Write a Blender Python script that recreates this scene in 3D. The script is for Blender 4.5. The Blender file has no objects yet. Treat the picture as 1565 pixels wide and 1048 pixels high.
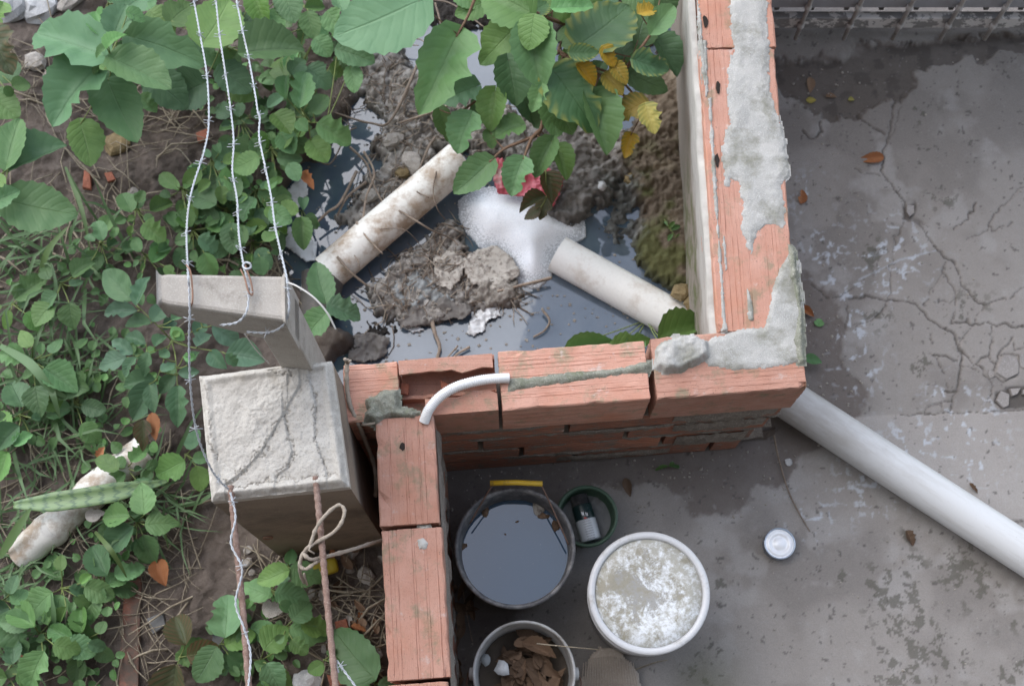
import bpy, math, random
import numpy as np
from mathutils import Vector, Matrix, noise as mnoise
R = math.radians
random.seed(7)
scene = bpy.context.scene
COL = scene.collection

# ------------------------------------------------------------------ camera, sky, sun, exposure
CAM_H = 3.2
FOCAL_PX = 2000.0
PW, PH = 1565.0, 1048.0
TILT = math.atan2(1132 - 524, FOCAL_PX)
cam_d = bpy.data.cameras.new('camera')
cam_d.sensor_width = 36.0
cam_d.sensor_fit = 'HORIZONTAL'
cam_d.lens = 36.0 * FOCAL_PX / PW
cam_d.clip_start = 0.05
cam_d.clip_end = 400
cam = bpy.data.objects.new('camera', cam_d)
COL.objects.link(cam)
cam.location = (0, 0, CAM_H)
cam.rotation_euler = (TILT, 0, 0)
cam_d.dof.use_dof = True
cam_d.dof.focus_distance = 2.6
cam_d.dof.aperture_fstop = 5.0
scene.camera = cam

world = bpy.data.worlds.new('World')
scene.world = world
world.use_nodes = True
wn = world.node_tree
wn.nodes.clear()
SUN_EL, SUN_AZ = 52.0, -50.0          # azimuth east of north (north = +y)
sky = wn.nodes.new('ShaderNodeTexSky')
sky.sky_type = 'NISHITA'
sky.sun_disc = False
sky.sun_elevation = R(SUN_EL)
sky.sun_rotation = R(SUN_AZ)
sky.air_density = 1.0
sky.dust_density = 1.2
hs = wn.nodes.new('ShaderNodeHueSaturation')
hs.inputs['Saturation'].default_value = 0.58
bg = wn.nodes.new('ShaderNodeBackground')
bg.inputs['Strength'].default_value = 0.15
wo = wn.nodes.new('ShaderNodeOutputWorld')
wn.links.new(sky.outputs[0], hs.inputs['Color'])
wn.links.new(hs.outputs[0], bg.inputs['Color'])
wn.links.new(bg.outputs[0], wo.inputs['Surface'])

sd = bpy.data.lights.new('sun', 'SUN')
sd.energy = 0.5
sd.angle = R(60)
sd.color = (1.0, 0.965, 0.92)
sun = bpy.data.objects.new('sun', sd)
COL.objects.link(sun)
el, az = R(SUN_EL), R(SUN_AZ)
tosun = Vector((math.sin(az) * math.cos(el), math.cos(az) * math.cos(el), math.sin(el)))
sun.rotation_euler = tosun.to_track_quat('Z', 'Y').to_euler()
sun.location = (0, 0, 8)

vs = scene.view_settings
scene.display_settings.display_device = 'sRGB'
vs.view_transform = 'Standard'
vs.look = 'None'
vs.exposure = 1.5
vs.gamma = 1.0
vs.use_curve_mapping = False

# ------------------------------------------------------------------ photo measurements -> metres
CT, ST = math.cos(TILT), math.sin(TILT)
def P(px, py, z=0.0):
    """the place at height z that was measured at (px, py) in the photograph"""
    u, v = px - PW / 2, PH / 2 - py
    d = Vector((u, v * CT + FOCAL_PX * ST, v * ST - FOCAL_PX * CT))
    t = (z - CAM_H) / d.z
    return Vector((d.x * t, d.y * t, z))
def proj_np(x, y, z=0.0):
    dz = z - CAM_H
    yc = y * CT + dz * ST
    zc = -y * ST + dz * CT
    s = FOCAL_PX / (-zc)
    return x * s + PW / 2, PH / 2 - yc * s
def mpx(z, py=600):
    return (P(900, py, z) - P(899, py, z)).length

# ------------------------------------------------------------------ numpy noise and shape masks
def vnoise(x, y, seed=0):
    xi = np.floor(x).astype(np.int64); yi = np.floor(y).astype(np.int64)
    xf = x - xi; yf = y - yi
    def h(a, b):
        n = (a * 374761393 + b * 668265263 + seed * 974634137) & 0x7fffffff
        n = ((n ^ (n >> 13)) * 1274126177) & 0x7fffffff
        n = (n ^ (n >> 16)) & 0xffff
        return n / 65535.0
    u = xf * xf * (3 - 2 * xf); v = yf * yf * (3 - 2 * yf)
    return (h(xi, yi) * (1 - u) + h(xi + 1, yi) * u) * (1 - v) + (h(xi, yi + 1) * (1 - u) + h(xi + 1, yi + 1) * u) * v
def fbm(x, y, f, octv=4, seed=0, gain=0.5):
    a, s, t = 1.0, 0.0, 0.0
    for i in range(octv):
        s = s + a * vnoise(x * f, y * f, seed + i * 17)
        t += a
        a *= gain; f *= 2.03
    return s / t
def ridge(x, y, f, octv=3, seed=0):
    a, s, t = 1.0, 0.0, 0.0
    for i in range(octv):
        s = s + a * (1 - np.abs(2 * vnoise(x * f, y * f, seed + i * 31) - 1))
        t += a; a *= 0.5; f *= 2.1
    return s / t
def sstep(a, b, x):
    t = np.clip((x - a) / (b - a), 0, 1)
    return t * t * (3 - 2 * t)
def sdf(px, py, poly):
    """signed distance to a polygon, positive inside"""
    n = len(poly)
    d = np.full(px.shape, 1e9); inside = np.zeros(px.shape, bool)
    for i in range(n):
        ax, ay = poly[i]; bx, by = poly[(i + 1) % n]
        ex, ey = bx - ax, by - ay
        t = np.clip(((px - ax) * ex + (py - ay) * ey) / (ex * ex + ey * ey + 1e-9), 0, 1)
        d = np.minimum(d, np.hypot(px - ax - t * ex, py - ay - t * ey))
        c = ((ay > py) != (by > py)) & (px < ex * (py - ay) / (ey if abs(ey) > 1e-9 else 1e-9) + ax)
        inside ^= c
    return np.where(inside, d, -d)
def linedist(px, py, pts):
    d = np.full(px.shape, 1e9)
    for (ax, ay), (bx, by) in zip(pts[:-1], pts[1:]):
        ex, ey = bx - ax, by - ay
        t = np.clip(((px - ax) * ex + (py - ay) * ey) / (ex * ex + ey * ey + 1e-9), 0, 1)
        d = np.minimum(d, np.hypot(px - ax - t * ex, py - ay - t * ey))
    return d
def lerp(c, k, m):
    return c * (1 - m[:, None]) + np.array(k)[None, :] * m[:, None]

# ------------------------------------------------------------------ object helpers
def tag(o, label=None, cat=None, group=None, kind=None):
    if label: o['label'] = label
    if cat: o['category'] = cat
    if group: o['group'] = group
    if kind: o['kind'] = kind
    return o
def link(name, me, parent=None):
    o = bpy.data.objects.new(name, me)
    COL.objects.link(o)
    if parent: o.parent = parent
    return o
def empty(name, label=None, cat=None, group=None, loc=(0, 0, 0)):
    o = bpy.data.objects.new(name, None)
    o.empty_display_size = 0.05
    COL.objects.link(o)
    o.location = loc
    return tag(o, label, cat, group)
class MB:
    def __init__(s): s.v = []; s.f = []; s.uv = None
    def quad(s, *p):
        b = len(s.v); s.v += [tuple(q) for q in p]; s.f.append(tuple(range(b, b + len(p))))
    def grid(s, rows, closed=False):
        b = len(s.v); m = len(rows[0])
        for r in rows: s.v += [tuple(q) for q in r]
        for i in range(len(rows) - 1):
            for j in range(m if closed else m - 1):
                k = (j + 1) % m
                s.f.append((b + i * m + j, b + i * m + k, b + (i + 1) * m + k, b + (i + 1) * m + j))
        return b, m
    def tube(s, pts, rad, n=6, cap=True, flat=1.0):
        pts = [Vector(p) for p in pts]
        if not hasattr(rad, '__len__'): rad = [rad] * len(pts)
        rows = []
        prev = None
        for i, p in enumerate(pts):
            t = (pts[min(i + 1, len(pts) - 1)] - pts[max(i - 1, 0)])
            if t.length < 1e-9: t = Vector((0, 0, 1))
            t.normalize()
            if prev is None:
                a = Vector((0, 0, 1)) if abs(t.z) < 0.9 else Vector((1, 0, 0))
            else: a = prev
            a = (a - t * a.dot(t))
            if a.length < 1e-6: a = Vector((1, 0, 0)) - t * t.x
            a.normalize(); b = t.cross(a); prev = a
            rows.append([p + (a * math.cos(2 * math.pi * k / n) * flat + b * math.sin(2 * math.pi * k / n)) * rad[i] for k in range(n)])
        b0, m = s.grid(rows, True)
        if cap:
            s.f.append(tuple(b0 + k for k in range(n))[::-1])
            e = b0 + (len(rows) - 1) * m
            s.f.append(tuple(e + k for k in range(n)))
    def lathe(s, prof, n=48, c=(0, 0, 0)):
        c = Vector(c)
        rows = [[(c.x + r * math.cos(2 * math.pi * k / n), c.y + r * math.sin(2 * math.pi * k / n), c.z + z) for k in range(n)] for r, z in prof]
        s.grid(rows, True)
    def box(s, c, d):
        x, y, z = c; a, b, e = d[0] / 2, d[1] / 2, d[2] / 2
        k = len(s.v)
        for sx in (-1, 1):
            for sy in (-1, 1):
                for sz in (-1, 1): s.v.append((x + sx * a, y + sy * b, z + sz * e))
        for f in ((0, 1, 3, 2), (4, 6, 7, 5), (0, 4, 5, 1), (2, 3, 7, 6), (0, 2, 6, 4), (1, 5, 7, 3)):
            s.f.append(tuple(k + i for i in f))
    def mesh(s, name, mat, smooth=True):
        me = bpy.data.meshes.new(name)
        me.from_pydata(s.v, [], s.f)
        if smooth: me.polygons.foreach_set('use_smooth', [True] * len(me.polygons))
        if mat: me.materials.append(mat)
        me.update()
        return me
    def build(s, name, mat, parent=None, smooth=True, bevel=0):
        o = link(name, s.mesh(name, mat, smooth), parent)
        if bevel:
            m = o.modifiers.new('bevel', 'BEVEL'); m.width = bevel; m.segments = 2; m.limit_method = 'ANGLE'
        return o
def fast_mesh(name, verts, faces, mat, col=None, smooth=True, extra=None):
    """numpy quads/tris -> mesh"""
    me = bpy.data.meshes.new(name)
    nv, nf, k = len(verts), len(faces), faces.shape[1]
    me.vertices.add(nv); me.vertices.foreach_set('co', verts.astype(np.float32).ravel())
    me.loops.add(nf * k); me.loops.foreach_set('vertex_index', faces.astype(np.int32).ravel())
    me.polygons.add(nf); me.polygons.foreach_set('loop_start', np.arange(0, nf * k, k, dtype=np.int32))
    me.polygons.foreach_set('use_smooth', np.full(nf, smooth))
    me.materials.append(mat)
    if col is not None:
        a = me.attributes.new('tint', 'FLOAT_COLOR', 'POINT')
        c = np.ones((nv, 4), np.float32); c[:, :3] = col
        a.data.foreach_set('color', c.ravel())
    if extra is not None:
        a = me.attributes.new('wet', 'FLOAT', 'POINT')
        a.data.foreach_set('value', extra.astype(np.float32))
    me.update(calc_edges=True)
    me.validate()
    return me
def smooth_path(pts, sub=6):
    """Catmull-Rom through points"""
    pts = [Vector(p) for p in pts]
    out = []
    for i in range(len(pts) - 1):
        p0 = pts[max(i - 1, 0)]; p1 = pts[i]; p2 = pts[i + 1]; p3 = pts[min(i + 2, len(pts) - 1)]
        for k in range(sub):
            t = k / sub
            out.append(0.5 * ((2 * p1) + (p2 - p0) * t + (2 * p0 - 5 * p1 + 4 * p2 - p3) * t * t + (3 * p1 - p0 - 3 * p2 + p3) * t ** 3))
    out.append(pts[-1])
    return out
def copy_tree(o, parent=None):
    c = o.copy(); COL.objects.link(c)
    if parent: c.parent = parent
    for ch in list(o.children): copy_tree(ch, c)
    return c

# ------------------------------------------------------------------ materials
def new_mat(name):
    m = bpy.data.materials.new(name); m.use_nodes = True
    nt = m.node_tree
    return m, nt, nt.nodes['Principled BSDF']
def N(nt, t, **kw):
    n = nt.nodes.new(t)
    for k, v in kw.items(): setattr(n, k, v)
    return n
def ramp(nt, fac, stops, interp='LINEAR'):
    r = N(nt, 'ShaderNodeValToRGB'); cr = r.color_ramp; cr.interpolation = interp
    while len(cr.elements) < len(stops): cr.elements.new(0.5)
    for e, (p, c) in zip(cr.elements, stops):
        e.position = p; e.color = (c, c, c, 1) if not hasattr(c, '__len__') else (*c, 1)
    nt.links.new(fac, r.inputs[0])
    return r.outputs[0]
def tex_noise(nt, vec, scale, detail=6, rough=0.6, dist=0.0):
    n = N(nt, 'ShaderNodeTexNoise'); n.inputs['Scale'].default_value = scale; n.inputs['Detail'].default_value = detail
    n.inputs['Roughness'].default_value = rough; n.inputs['Distortion'].default_value = dist
    if vec is not None: nt.links.new(vec, n.inputs['Vector'])
    return n.outputs[0]
def mix(nt, fac, a, b, mode='MIX'):
    n = N(nt, 'ShaderNodeMix', data_type='RGBA', blend_type=mode)
    for sock, v in ((n.inputs[0], fac), (n.inputs[6], a), (n.inputs[7], b)):
        if hasattr(v, 'is_output') or isinstance(v, bpy.types.NodeSocket): nt.links.new(v, sock)
        elif hasattr(v, '__len__'): sock.default_value = (*v[:3], 1)
        else: sock.default_value = v
    return n.outputs[2]
def math_n(nt, op, a, b=None, c=None, clamp=False):
    n = N(nt, 'ShaderNodeMath', operation=op); n.use_clamp = clamp
    for i, v in enumerate((a, b, c)):
        if v is None: continue
        if isinstance(v, bpy.types.NodeSocket): nt.links.new(v, n.inputs[i])
        else: n.inputs[i].default_value = v
    return n.outputs[0]
def bump(nt, bs, h, strength=0.4, dist=0.01):
    b = N(nt, 'ShaderNodeBump'); b.inputs['Strength'].default_value = strength; b.inputs['Distance'].default_value = dist
    nt.links.new(h, b.inputs['Height']); nt.links.new(b.outputs[0], bs.inputs['Normal'])
def pos(nt, kind='Object'):
    if kind == 'Position': return N(nt, 'ShaderNodeNewGeometry').outputs['Position']
    return N(nt, 'ShaderNodeTexCoord').outputs[kind]
def rough_mat(name, c1, c2, c3=None, scale=20, rough=0.85, bs_str=0.4, bdist=0.004, fine=250, stain=None, stain_scale=6, stain_lo=0.5, stain_hi=0.68, world=False, spec=0.3, rnd=0.0):
    m, nt, b = new_mat(name)
    v = pos(nt, 'Position' if world else 'Object')
    n1 = tex_noise(nt, v, scale)
    c = mix(nt, ramp(nt, n1, [(0.3, 0.0), (0.7, 1.0)]), c1, c2)
    n2 = tex_noise(nt, v, fine, 3)
    if c3: c = mix(nt, ramp(nt, n2, [(0.52, 0.0), (0.72, 0.9)]), c, c3)
    if stain:
        n3 = tex_noise(nt, v, stain_scale, 8, 0.68)
        c = mix(nt, ramp(nt, n3, [(stain_lo, 0.0), (stain_hi, 1.0)]), c, stain)
    if rnd:
        oi = N(nt, 'ShaderNodeObjectInfo')
        h = N(nt, 'ShaderNodeHueSaturation')
        nt.links.new(math_n(nt, 'MULTIPLY_ADD', oi.outputs['Random'], rnd, 1 - rnd / 2), h.inputs['Value'])
        nt.links.new(c, h.inputs['Color']); c = h.outputs[0]
    nt.links.new(c, b.inputs['Base Color'])
    b.inputs['Roughness'].default_value = rough
    b.inputs['Specular IOR Level'].default_value = spec
    hsum = math_n(nt, 'ADD', math_n(nt, 'MULTIPLY', n1, 0.6), math_n(nt, 'MULTIPLY', n2, 0.5))
    bump(nt, b, hsum, bs_str, bdist)
    return m
def tint_mat(name, fine=180, rough_dry=0.9, rough_wet=0.35, amp=0.5, bstr=0.5, bdist=0.004):
    m, nt, b = new_mat(name)
    v = pos(nt, 'Position')
    a = N(nt, 'ShaderNodeAttribute'); a.attribute_name = 'tint'
    w = N(nt, 'ShaderNodeAttribute'); w.attribute_name = 'wet'
    n1 = tex_noise(nt, v, fine, 5, 0.7)
    n2 = tex_noise(nt, v, fine * 4, 3, 0.6)
    k = math_n(nt, 'MULTIPLY_ADD', n1, amp, 1 - amp / 2)
    k = math_n(nt, 'MULTIPLY', k, math_n(nt, 'MULTIPLY_ADD', n2, amp, 1 - amp / 2))
    h = N(nt, 'ShaderNodeHueSaturation')
    nt.links.new(k, h.inputs['Value']); nt.links.new(a.outputs['Color'], h.inputs['Color'])
    nt.links.new(h.outputs[0], b.inputs['Base Color'])
    nt.links.new(math_n(nt, 'MULTIPLY_ADD', w.outputs['Fac'], rough_wet - rough_dry, rough_dry), b.inputs['Roughness'])
    b.inputs['Specular IOR Level'].default_value = 0.35
    bump(nt, b, math_n(nt, 'ADD', n1, math_n(nt, 'MULTIPLY', n2, 0.5)), bstr, bdist)
    return m

M = {}
M['soil'] = tint_mat('soil', 160, 0.92, 0.3, 0.75, 0.8, 0.008)
M['floor'] = tint_mat('yard_concrete', 260, 0.82, 0.5, 0.48, 0.5, 0.002)
def brick_mat(name, base, dark, pale, dirt, dirt_lo=0.56):
    m, nt, b = new_mat(name)
    v = pos(nt, 'Object')
    mp = N(nt, 'ShaderNodeMapping'); mp.inputs['Scale'].default_value = (0.12, 40, 40)
    nt.links.new(v, mp.inputs[0])
    oi = N(nt, 'ShaderNodeObjectInfo')
    off = N(nt, 'ShaderNodeVectorMath', operation='ADD')
    nt.links.new(mp.outputs[0], off.inputs[0])
    cx = N(nt, 'ShaderNodeCombineXYZ'); nt.links.new(math_n(nt, 'MULTIPLY', oi.outputs['Random'], 37.0), cx.inputs[0])
    nt.links.new(cx.outputs[0], off.inputs[1])
    off2 = N(nt, 'ShaderNodeVectorMath', operation='ADD'); nt.links.new(v, off2.inputs[0]); nt.links.new(cx.outputs[0], off2.inputs[1])
    v2 = off2.outputs[0]
    streak = tex_noise(nt, off.outputs[0], 7.0, 5, 0.65)          # extrusion streaks along the brick
    big = tex_noise(nt, v2, 14, 6, 0.65)
    fine = tex_noise(nt, v2, 320, 3)
    c = mix(nt, ramp(nt, big, [(0.3, 0.0), (0.72, 1.0)]), base, pale)
    c = mix(nt, ramp(nt, streak, [(0.59, 0.0), (0.70, 0.42)]), c, dark)
    c = mix(nt, ramp(nt, fine, [(0.55, 0.0), (0.75, 0.6)]), c, dark)
    d = tex_noise(nt, v2, 19, 9, 0.72)
    c = mix(nt, ramp(nt, d, [(dirt_lo, 0.0), (dirt_lo + 0.12, 0.85)]), c, dirt)
    w = tex_noise(nt, v2, 33, 7, 0.7)
    c = mix(nt, ramp(nt, w, [(0.60, 0.0), (0.70, 0.65)]), c, (0.56, 0.47, 0.42))
    po = N(nt, 'ShaderNodeTexVoronoi'); po.inputs['Scale'].default_value = 150; nt.links.new(v2, po.inputs['Vector'])
    pore = math_n(nt, 'MULTIPLY', ramp(nt, po.outputs[0], [(0.12, 1.0), (0.24, 0.0)]), ramp(nt, tex_noise(nt, v2, 45, 4, 0.7), [(0.52, 0.0), (0.62, 1.0)]))
    c = mix(nt, math_n(nt, 'MULTIPLY', pore, 0.7), c, (0.12, 0.085, 0.065))
    hot = tex_noise(nt, v2, 6, 4, 0.6)
    c = mix(nt, ramp(nt, hot, [(0.52, 0.0), (0.72, 0.5)]), c, (0.50, 0.20, 0.11))
    hv = N(nt, 'ShaderNodeHueSaturation'); nt.links.new(c, hv.inputs['Color'])
    nt.links.new(math_n(nt, 'MULTIPLY_ADD', oi.outputs['Random'], 0.3, 0.85), hv.inputs['Value'])
    nt.links.new(hv.outputs[0], b.inputs['Base Color'])
    b.inputs['Roughness'].default_value = 0.85
    b.inputs['Specular IOR Level'].default_value = 0.25
    hsum = math_n(nt, 'ADD', math_n(nt, 'MULTIPLY', streak, 0.8), math_n(nt, 'MULTIPLY', fine, 0.35))
    bump(nt, b, math_n(nt, 'ADD', hsum, math_n(nt, 'MULTIPLY', big, 0.6)), 0.5, 0.004)
    return m
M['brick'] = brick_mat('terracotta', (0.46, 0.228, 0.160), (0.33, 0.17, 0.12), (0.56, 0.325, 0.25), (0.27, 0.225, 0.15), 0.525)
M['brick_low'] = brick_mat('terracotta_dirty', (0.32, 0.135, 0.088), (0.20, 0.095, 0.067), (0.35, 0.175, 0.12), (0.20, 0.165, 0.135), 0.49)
M['mortar'] = rough_mat('mortar', (0.50, 0.485, 0.45), (0.34, 0.335, 0.31), (0.60, 0.59, 0.57), 16, 0.92, 0.8, 0.006, 420, (0.24, 0.235, 0.19), 13, 0.48, 0.66, True)
M['mortar_dark'] = rough_mat('mortar_mossy', (0.27, 0.27, 0.22), (0.17, 0.175, 0.135), (0.40, 0.39, 0.34), 30, 0.94, 0.7, 0.006, 300, (0.10, 0.12, 0.06), 18, 0.52, 0.68, True)
M['mortar_joint'] = rough_mat('mortar_joint', (0.27, 0.235, 0.20), (0.17, 0.145, 0.12), (0.38, 0.34, 0.30), 40, 0.94, 0.7, 0.006, 260, None, world=True)
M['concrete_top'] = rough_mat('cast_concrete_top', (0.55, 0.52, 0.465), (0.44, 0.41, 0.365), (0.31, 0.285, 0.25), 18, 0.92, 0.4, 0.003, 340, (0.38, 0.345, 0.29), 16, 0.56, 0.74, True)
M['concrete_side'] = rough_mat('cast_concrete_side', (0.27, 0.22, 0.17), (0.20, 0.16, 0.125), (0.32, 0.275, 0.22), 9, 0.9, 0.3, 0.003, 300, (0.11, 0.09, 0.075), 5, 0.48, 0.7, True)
M['concrete_grey'] = rough_mat('grey_concrete_post', (0.43, 0.395, 0.35), (0.33, 0.30, 0.26), (0.52, 0.49, 0.44), 22, 0.92, 0.5, 0.003, 360, (0.17, 0.15, 0.125), 14, 0.55, 0.72, True)
M['plaster'] = None
M['foam'] = None
M['rust'] = rough_mat('rebar_rust', (0.27, 0.185, 0.15), (0.17, 0.10, 0.075), (0.35, 0.27, 0.23), 60, 0.85, 0.6, 0.002, 300)
M['wood'] = rough_mat('dry_twig', (0.27, 0.215, 0.165), (0.16, 0.12, 0.09), (0.36, 0.30, 0.25), 60, 0.9, 0.5, 0.002, 300, rnd=0.6)
M['vine'] = rough_mat('dry_vine', (0.42, 0.36, 0.29), (0.28, 0.23, 0.18), (0.50, 0.44, 0.37), 60, 0.9, 0.5, 0.002, 300, rnd=0.2)
M['straw'] = rough_mat('straw', (0.33, 0.28, 0.20), (0.20, 0.165, 0.12), (0.44, 0.39, 0.30), 30, 0.85, 0.3, 0.002, 200, world=True)
M['stem'] = rough_mat('green_stem', (0.22, 0.27, 0.09), (0.16, 0.20, 0.07), None, 60, 0.6, 0.2, 0.001)
M['bark'] = rough_mat('brown_branch', (0.20, 0.12, 0.075), (0.13, 0.08, 0.05), (0.26, 0.18, 0.13), 80, 0.85, 0.5, 0.002)
M['stone'] = rough_mat('stone', (0.36, 0.33, 0.29), (0.24, 0.215, 0.19), (0.44, 0.41, 0.37), 30, 0.9, 0.5, 0.004, 240, rnd=0.5)
M['stone_pale'] = rough_mat('pale_stone', (0.50, 0.50, 0.49), (0.34, 0.34, 0.34), (0.60, 0.60, 0.59), 26, 0.88, 0.5, 0.006, 240, rnd=0.25)
M['stone_ochre'] = rough_mat('ochre_stone', (0.24, 0.17, 0.08), (0.13, 0.10, 0.05), (0.28, 0.22, 0.12), 40, 0.75, 0.5, 0.004, 240, rnd=0.4)
M['moss'] = rough_mat('moss', (0.085, 0.095, 0.03), (0.05, 0.055, 0.022), (0.13, 0.13, 0.05), 60, 0.95, 1.0, 0.008, 380, world=True)
M['ash'] = rough_mat('ashy_mud', (0.30, 0.27, 0.235), (0.17, 0.15, 0.125), (0.40, 0.38, 0.35), 40, 0.9, 0.8, 0.006, 300, world=True)
M['dead'] = rough_mat('dead_leaf', (0.19, 0.12, 0.075), (0.11, 0.07, 0.045), (0.25, 0.17, 0.11), 60, 0.75, 0.4, 0.002, 200, rnd=0.7)
M['orange_leaf'] = rough_mat('orange_dry_leaf', (0.38, 0.16, 0.065), (0.24, 0.10, 0.045), None, 60, 0.7, 0.3, 0.002)
M['shard'] = rough_mat('brick_shard', (0.34, 0.12, 0.07), (0.22, 0.085, 0.055), (0.38, 0.17, 0.12), 50, 0.9, 0.5, 0.003, 260, rnd=0.3)
M['slab'] = rough_mat('muddy_brick', (0.30, 0.125, 0.085), (0.20, 0.10, 0.075), (0.24, 0.17, 0.13), 30, 0.95, 0.5, 0.003, 200, (0.13, 0.10, 0.08), 14, 0.45, 0.6)
M['slate'] = rough_mat('grey_tile', (0.17, 0.17, 0.165), (0.12, 0.12, 0.115), None, 30, 0.8, 0.3, 0.002)
M['cardboard'] = rough_mat('wet_cardboard', (0.42, 0.365, 0.31), (0.33, 0.285, 0.24), (0.46, 0.41, 0.36), 30, 0.9, 0.2, 0.002)
M['dark_metal'] = rough_mat('gate_paint', (0.60, 0.575, 0.55), (0.44, 0.42, 0.40), (0.66, 0.63, 0.60), 30, 0.6, 0.4, 0.002, 200, (0.16, 0.10, 0.07), 40, 0.6, 0.7, True, 0.4)
M['blue_metal'] = rough_mat('gate_rail_paint', (0.42, 0.425, 0.45), (0.34, 0.34, 0.36), None, 20, 0.55, 0.3, 0.002, 200, (0.20, 0.14, 0.10), 30, 0.66, 0.72, True, 0.4)
M['chipped'] = rough_mat('chipped_paint', (0.32, 0.31, 0.30), (0.24, 0.235, 0.23), None, 20, 0.6, 0.5, 0.002, 200, (0.72, 0.70, 0.68), 26, 0.50, 0.515, True, 0.4)
M['panel'] = rough_mat('sheet_metal', (0.26, 0.25, 0.245), (0.18, 0.175, 0.17), None, 8, 0.7, 0.3, 0.002, 120, world=True)
M['red_dot'] = rough_mat('red_scrap', (0.5, 0.06, 0.04), (0.4, 0.05, 0.035), None, 30, 0.6, 0.1)

def simple(name, c, rough=0.5, spec=0.5, metal=0.0, dirt=None, dscale=14, lo=0.5, hi=0.68, bstr=0.15):
    m, nt, b = new_mat(name)
    v = pos(nt, 'Object')
    n = tex_noise(nt, v, dscale, 8, 0.7)
    n2 = tex_noise(nt, v, dscale * 12, 3, 0.6)
    cc = mix(nt, ramp(nt, n2, [(0.3, 0.0), (0.7, 0.25)]), c, tuple(x * 0.75 for x in c))
    if dirt: cc = mix(nt, ramp(nt, n, [(lo, 0.0), (hi, 0.9)]), cc, dirt)
    nt.links.new(cc, b.inputs['Base Color'])
    nt.links.new(math_n(nt, 'MULTIPLY_ADD', n, 0.3, rough - 0.15), b.inputs['Roughness'])
    b.inputs['Specular IOR Level'].default_value = spec
    b.inputs['Metallic'].default_value = metal
    bump(nt, b, math_n(nt, 'ADD', n, n2), bstr, 0.002)
    return m
def pvc_mat():
    m, nt, b = new_mat('white_pvc')
    v = pos(nt, 'Position')
    a_ = P(1225, 625, .05)
    d = N(nt, 'ShaderNodeVectorMath', operation='DISTANCE'); nt.links.new(v, d.inputs[0]); d.inputs[1].default_value = a_
    m0 = N(nt, 'ShaderNodeMapping'); m0.inputs['Rotation'].default_value = (0, 0, R(35)); nt.links.new(v, m0.inputs[0])
    mp = N(nt, 'ShaderNodeMapping'); mp.inputs['Scale'].default_value = (1.5, 9, 9); nt.links.new(m0.outputs[0], mp.inputs[0])
    n1 = tex_noise(nt, v, 16, 8, 0.7); n2 = tex_noise(nt, mp.outputs[0], 5, 6, 0.7); n3 = tex_noise(nt, v, 260, 4, 0.7)
    near = ramp(nt, math_n(nt, 'ADD', d.outputs['Value'], math_n(nt, 'MULTIPLY_ADD', n1, .3, -.15)), [(0.02, 0.75), (0.30, 0.0)])
    c = mix(nt, ramp(nt, n2, [(0.48, 0.0), (0.72, 0.55)]), (0.66, 0.67, 0.67), (0.48, 0.47, 0.44))
    c = mix(nt, math_n(nt, 'MULTIPLY', near, ramp(nt, n2, [(0.3, .4), (0.6, 1.0)])), c, (0.36, 0.335, 0.30))
    c = mix(nt, ramp(nt, n3, [(0.64, 0.0), (0.72, 0.6)]), c, (0.40, 0.38, 0.35))
    nt.links.new(c, b.inputs['Base Color'])
    nt.links.new(math_n(nt, 'MULTIPLY_ADD', n2, 0.4, 0.2), b.inputs['Roughness'])
    bump(nt, b, n3, 0.1, 0.001)
    return m
M['pvc'] = pvc_mat()
M['pvc_old'] = simple('stained_pvc', (0.78, 0.77, 0.73), 0.55, 0.4, 0, (0.46, 0.39, 0.32), 13, 0.50, 0.72, 0.3)
M['pvc_dirty'] = simple('dirty_pvc', (0.74, 0.72, 0.66), 0.6, 0.4, 0, (0.36, 0.27, 0.19), 17, 0.44, 0.60, 0.4)
M['hole_shade'] = simple('painted_hole_shade', (0.035, 0.028, 0.024), 0.95, 0.1)  # near-black colour stands in for the shade inside small holes
M['pipe_dark'] = simple('pipe_mouth_shade', (0.085, 0.078, 0.07), 0.6, 0.4, 0, (0.16, 0.14, 0.12), 18, 0.5, 0.65, 0.3)  # dark colour stands in for the shaded inside of the open pipe
M['conduit'] = simple('white_conduit', (0.75, 0.75, 0.74), 0.4, 0.5, 0, (0.45, 0.42, 0.36), 16, 0.6, 0.75)
M['white_plastic'] = simple('white_plastic', (0.60, 0.61, 0.62), 0.4, 0.5, 0, (0.30, 0.28, 0.25), 16, 0.54, 0.72)
M['grey_plastic'] = simple('grey_white_plastic', (0.42, 0.42, 0.41), 0.5, 0.4, 0, (0.20, 0.18, 0.16), 12, 0.5, 0.68)
M['black_plastic'] = simple('black_plastic', (0.03, 0.03, 0.032), 0.5, 0.4, 0, (0.14, 0.135, 0.13), 22, 0.5, 0.68)
M['rim_plastic'] = simple('scuffed_black_rim', (0.10, 0.10, 0.105), 0.6, 0.4, 0, (0.25, 0.245, 0.24), 30, 0.45, 0.62)
M['green_plastic'] = simple('green_plastic', (0.055, 0.10, 0.065), 0.5, 0.4, 0, (0.15, 0.16, 0.13), 20, 0.56, 0.7)
M['yellow_plastic'] = simple('yellow_plastic', (0.62, 0.40, 0.03), 0.45, 0.5, 0, (0.22, 0.15, 0.06), 25, 0.55, 0.68)
M['yellow_bottle'] = simple('yellow_bottle', (0.50, 0.40, 0.035), 0.5, 0.4, 0, (0.30, 0.22, 0.05), 25, 0.55, 0.7)
M['galv'] = simple('galvanised_wire', (0.50, 0.525, 0.55), 0.5, 0.5, 0.3, (0.33, 0.31, 0.29), 40, 0.55, 0.7)
M['rust_wire'] = simple('rusty_wire', (0.28, 0.16, 0.11), 0.8, 0.3, 0.0)
M['handle_wire'] = simple('rusty_handle_wire', (0.16, 0.10, 0.075), 0.7, 0.3, 0.2)
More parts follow.
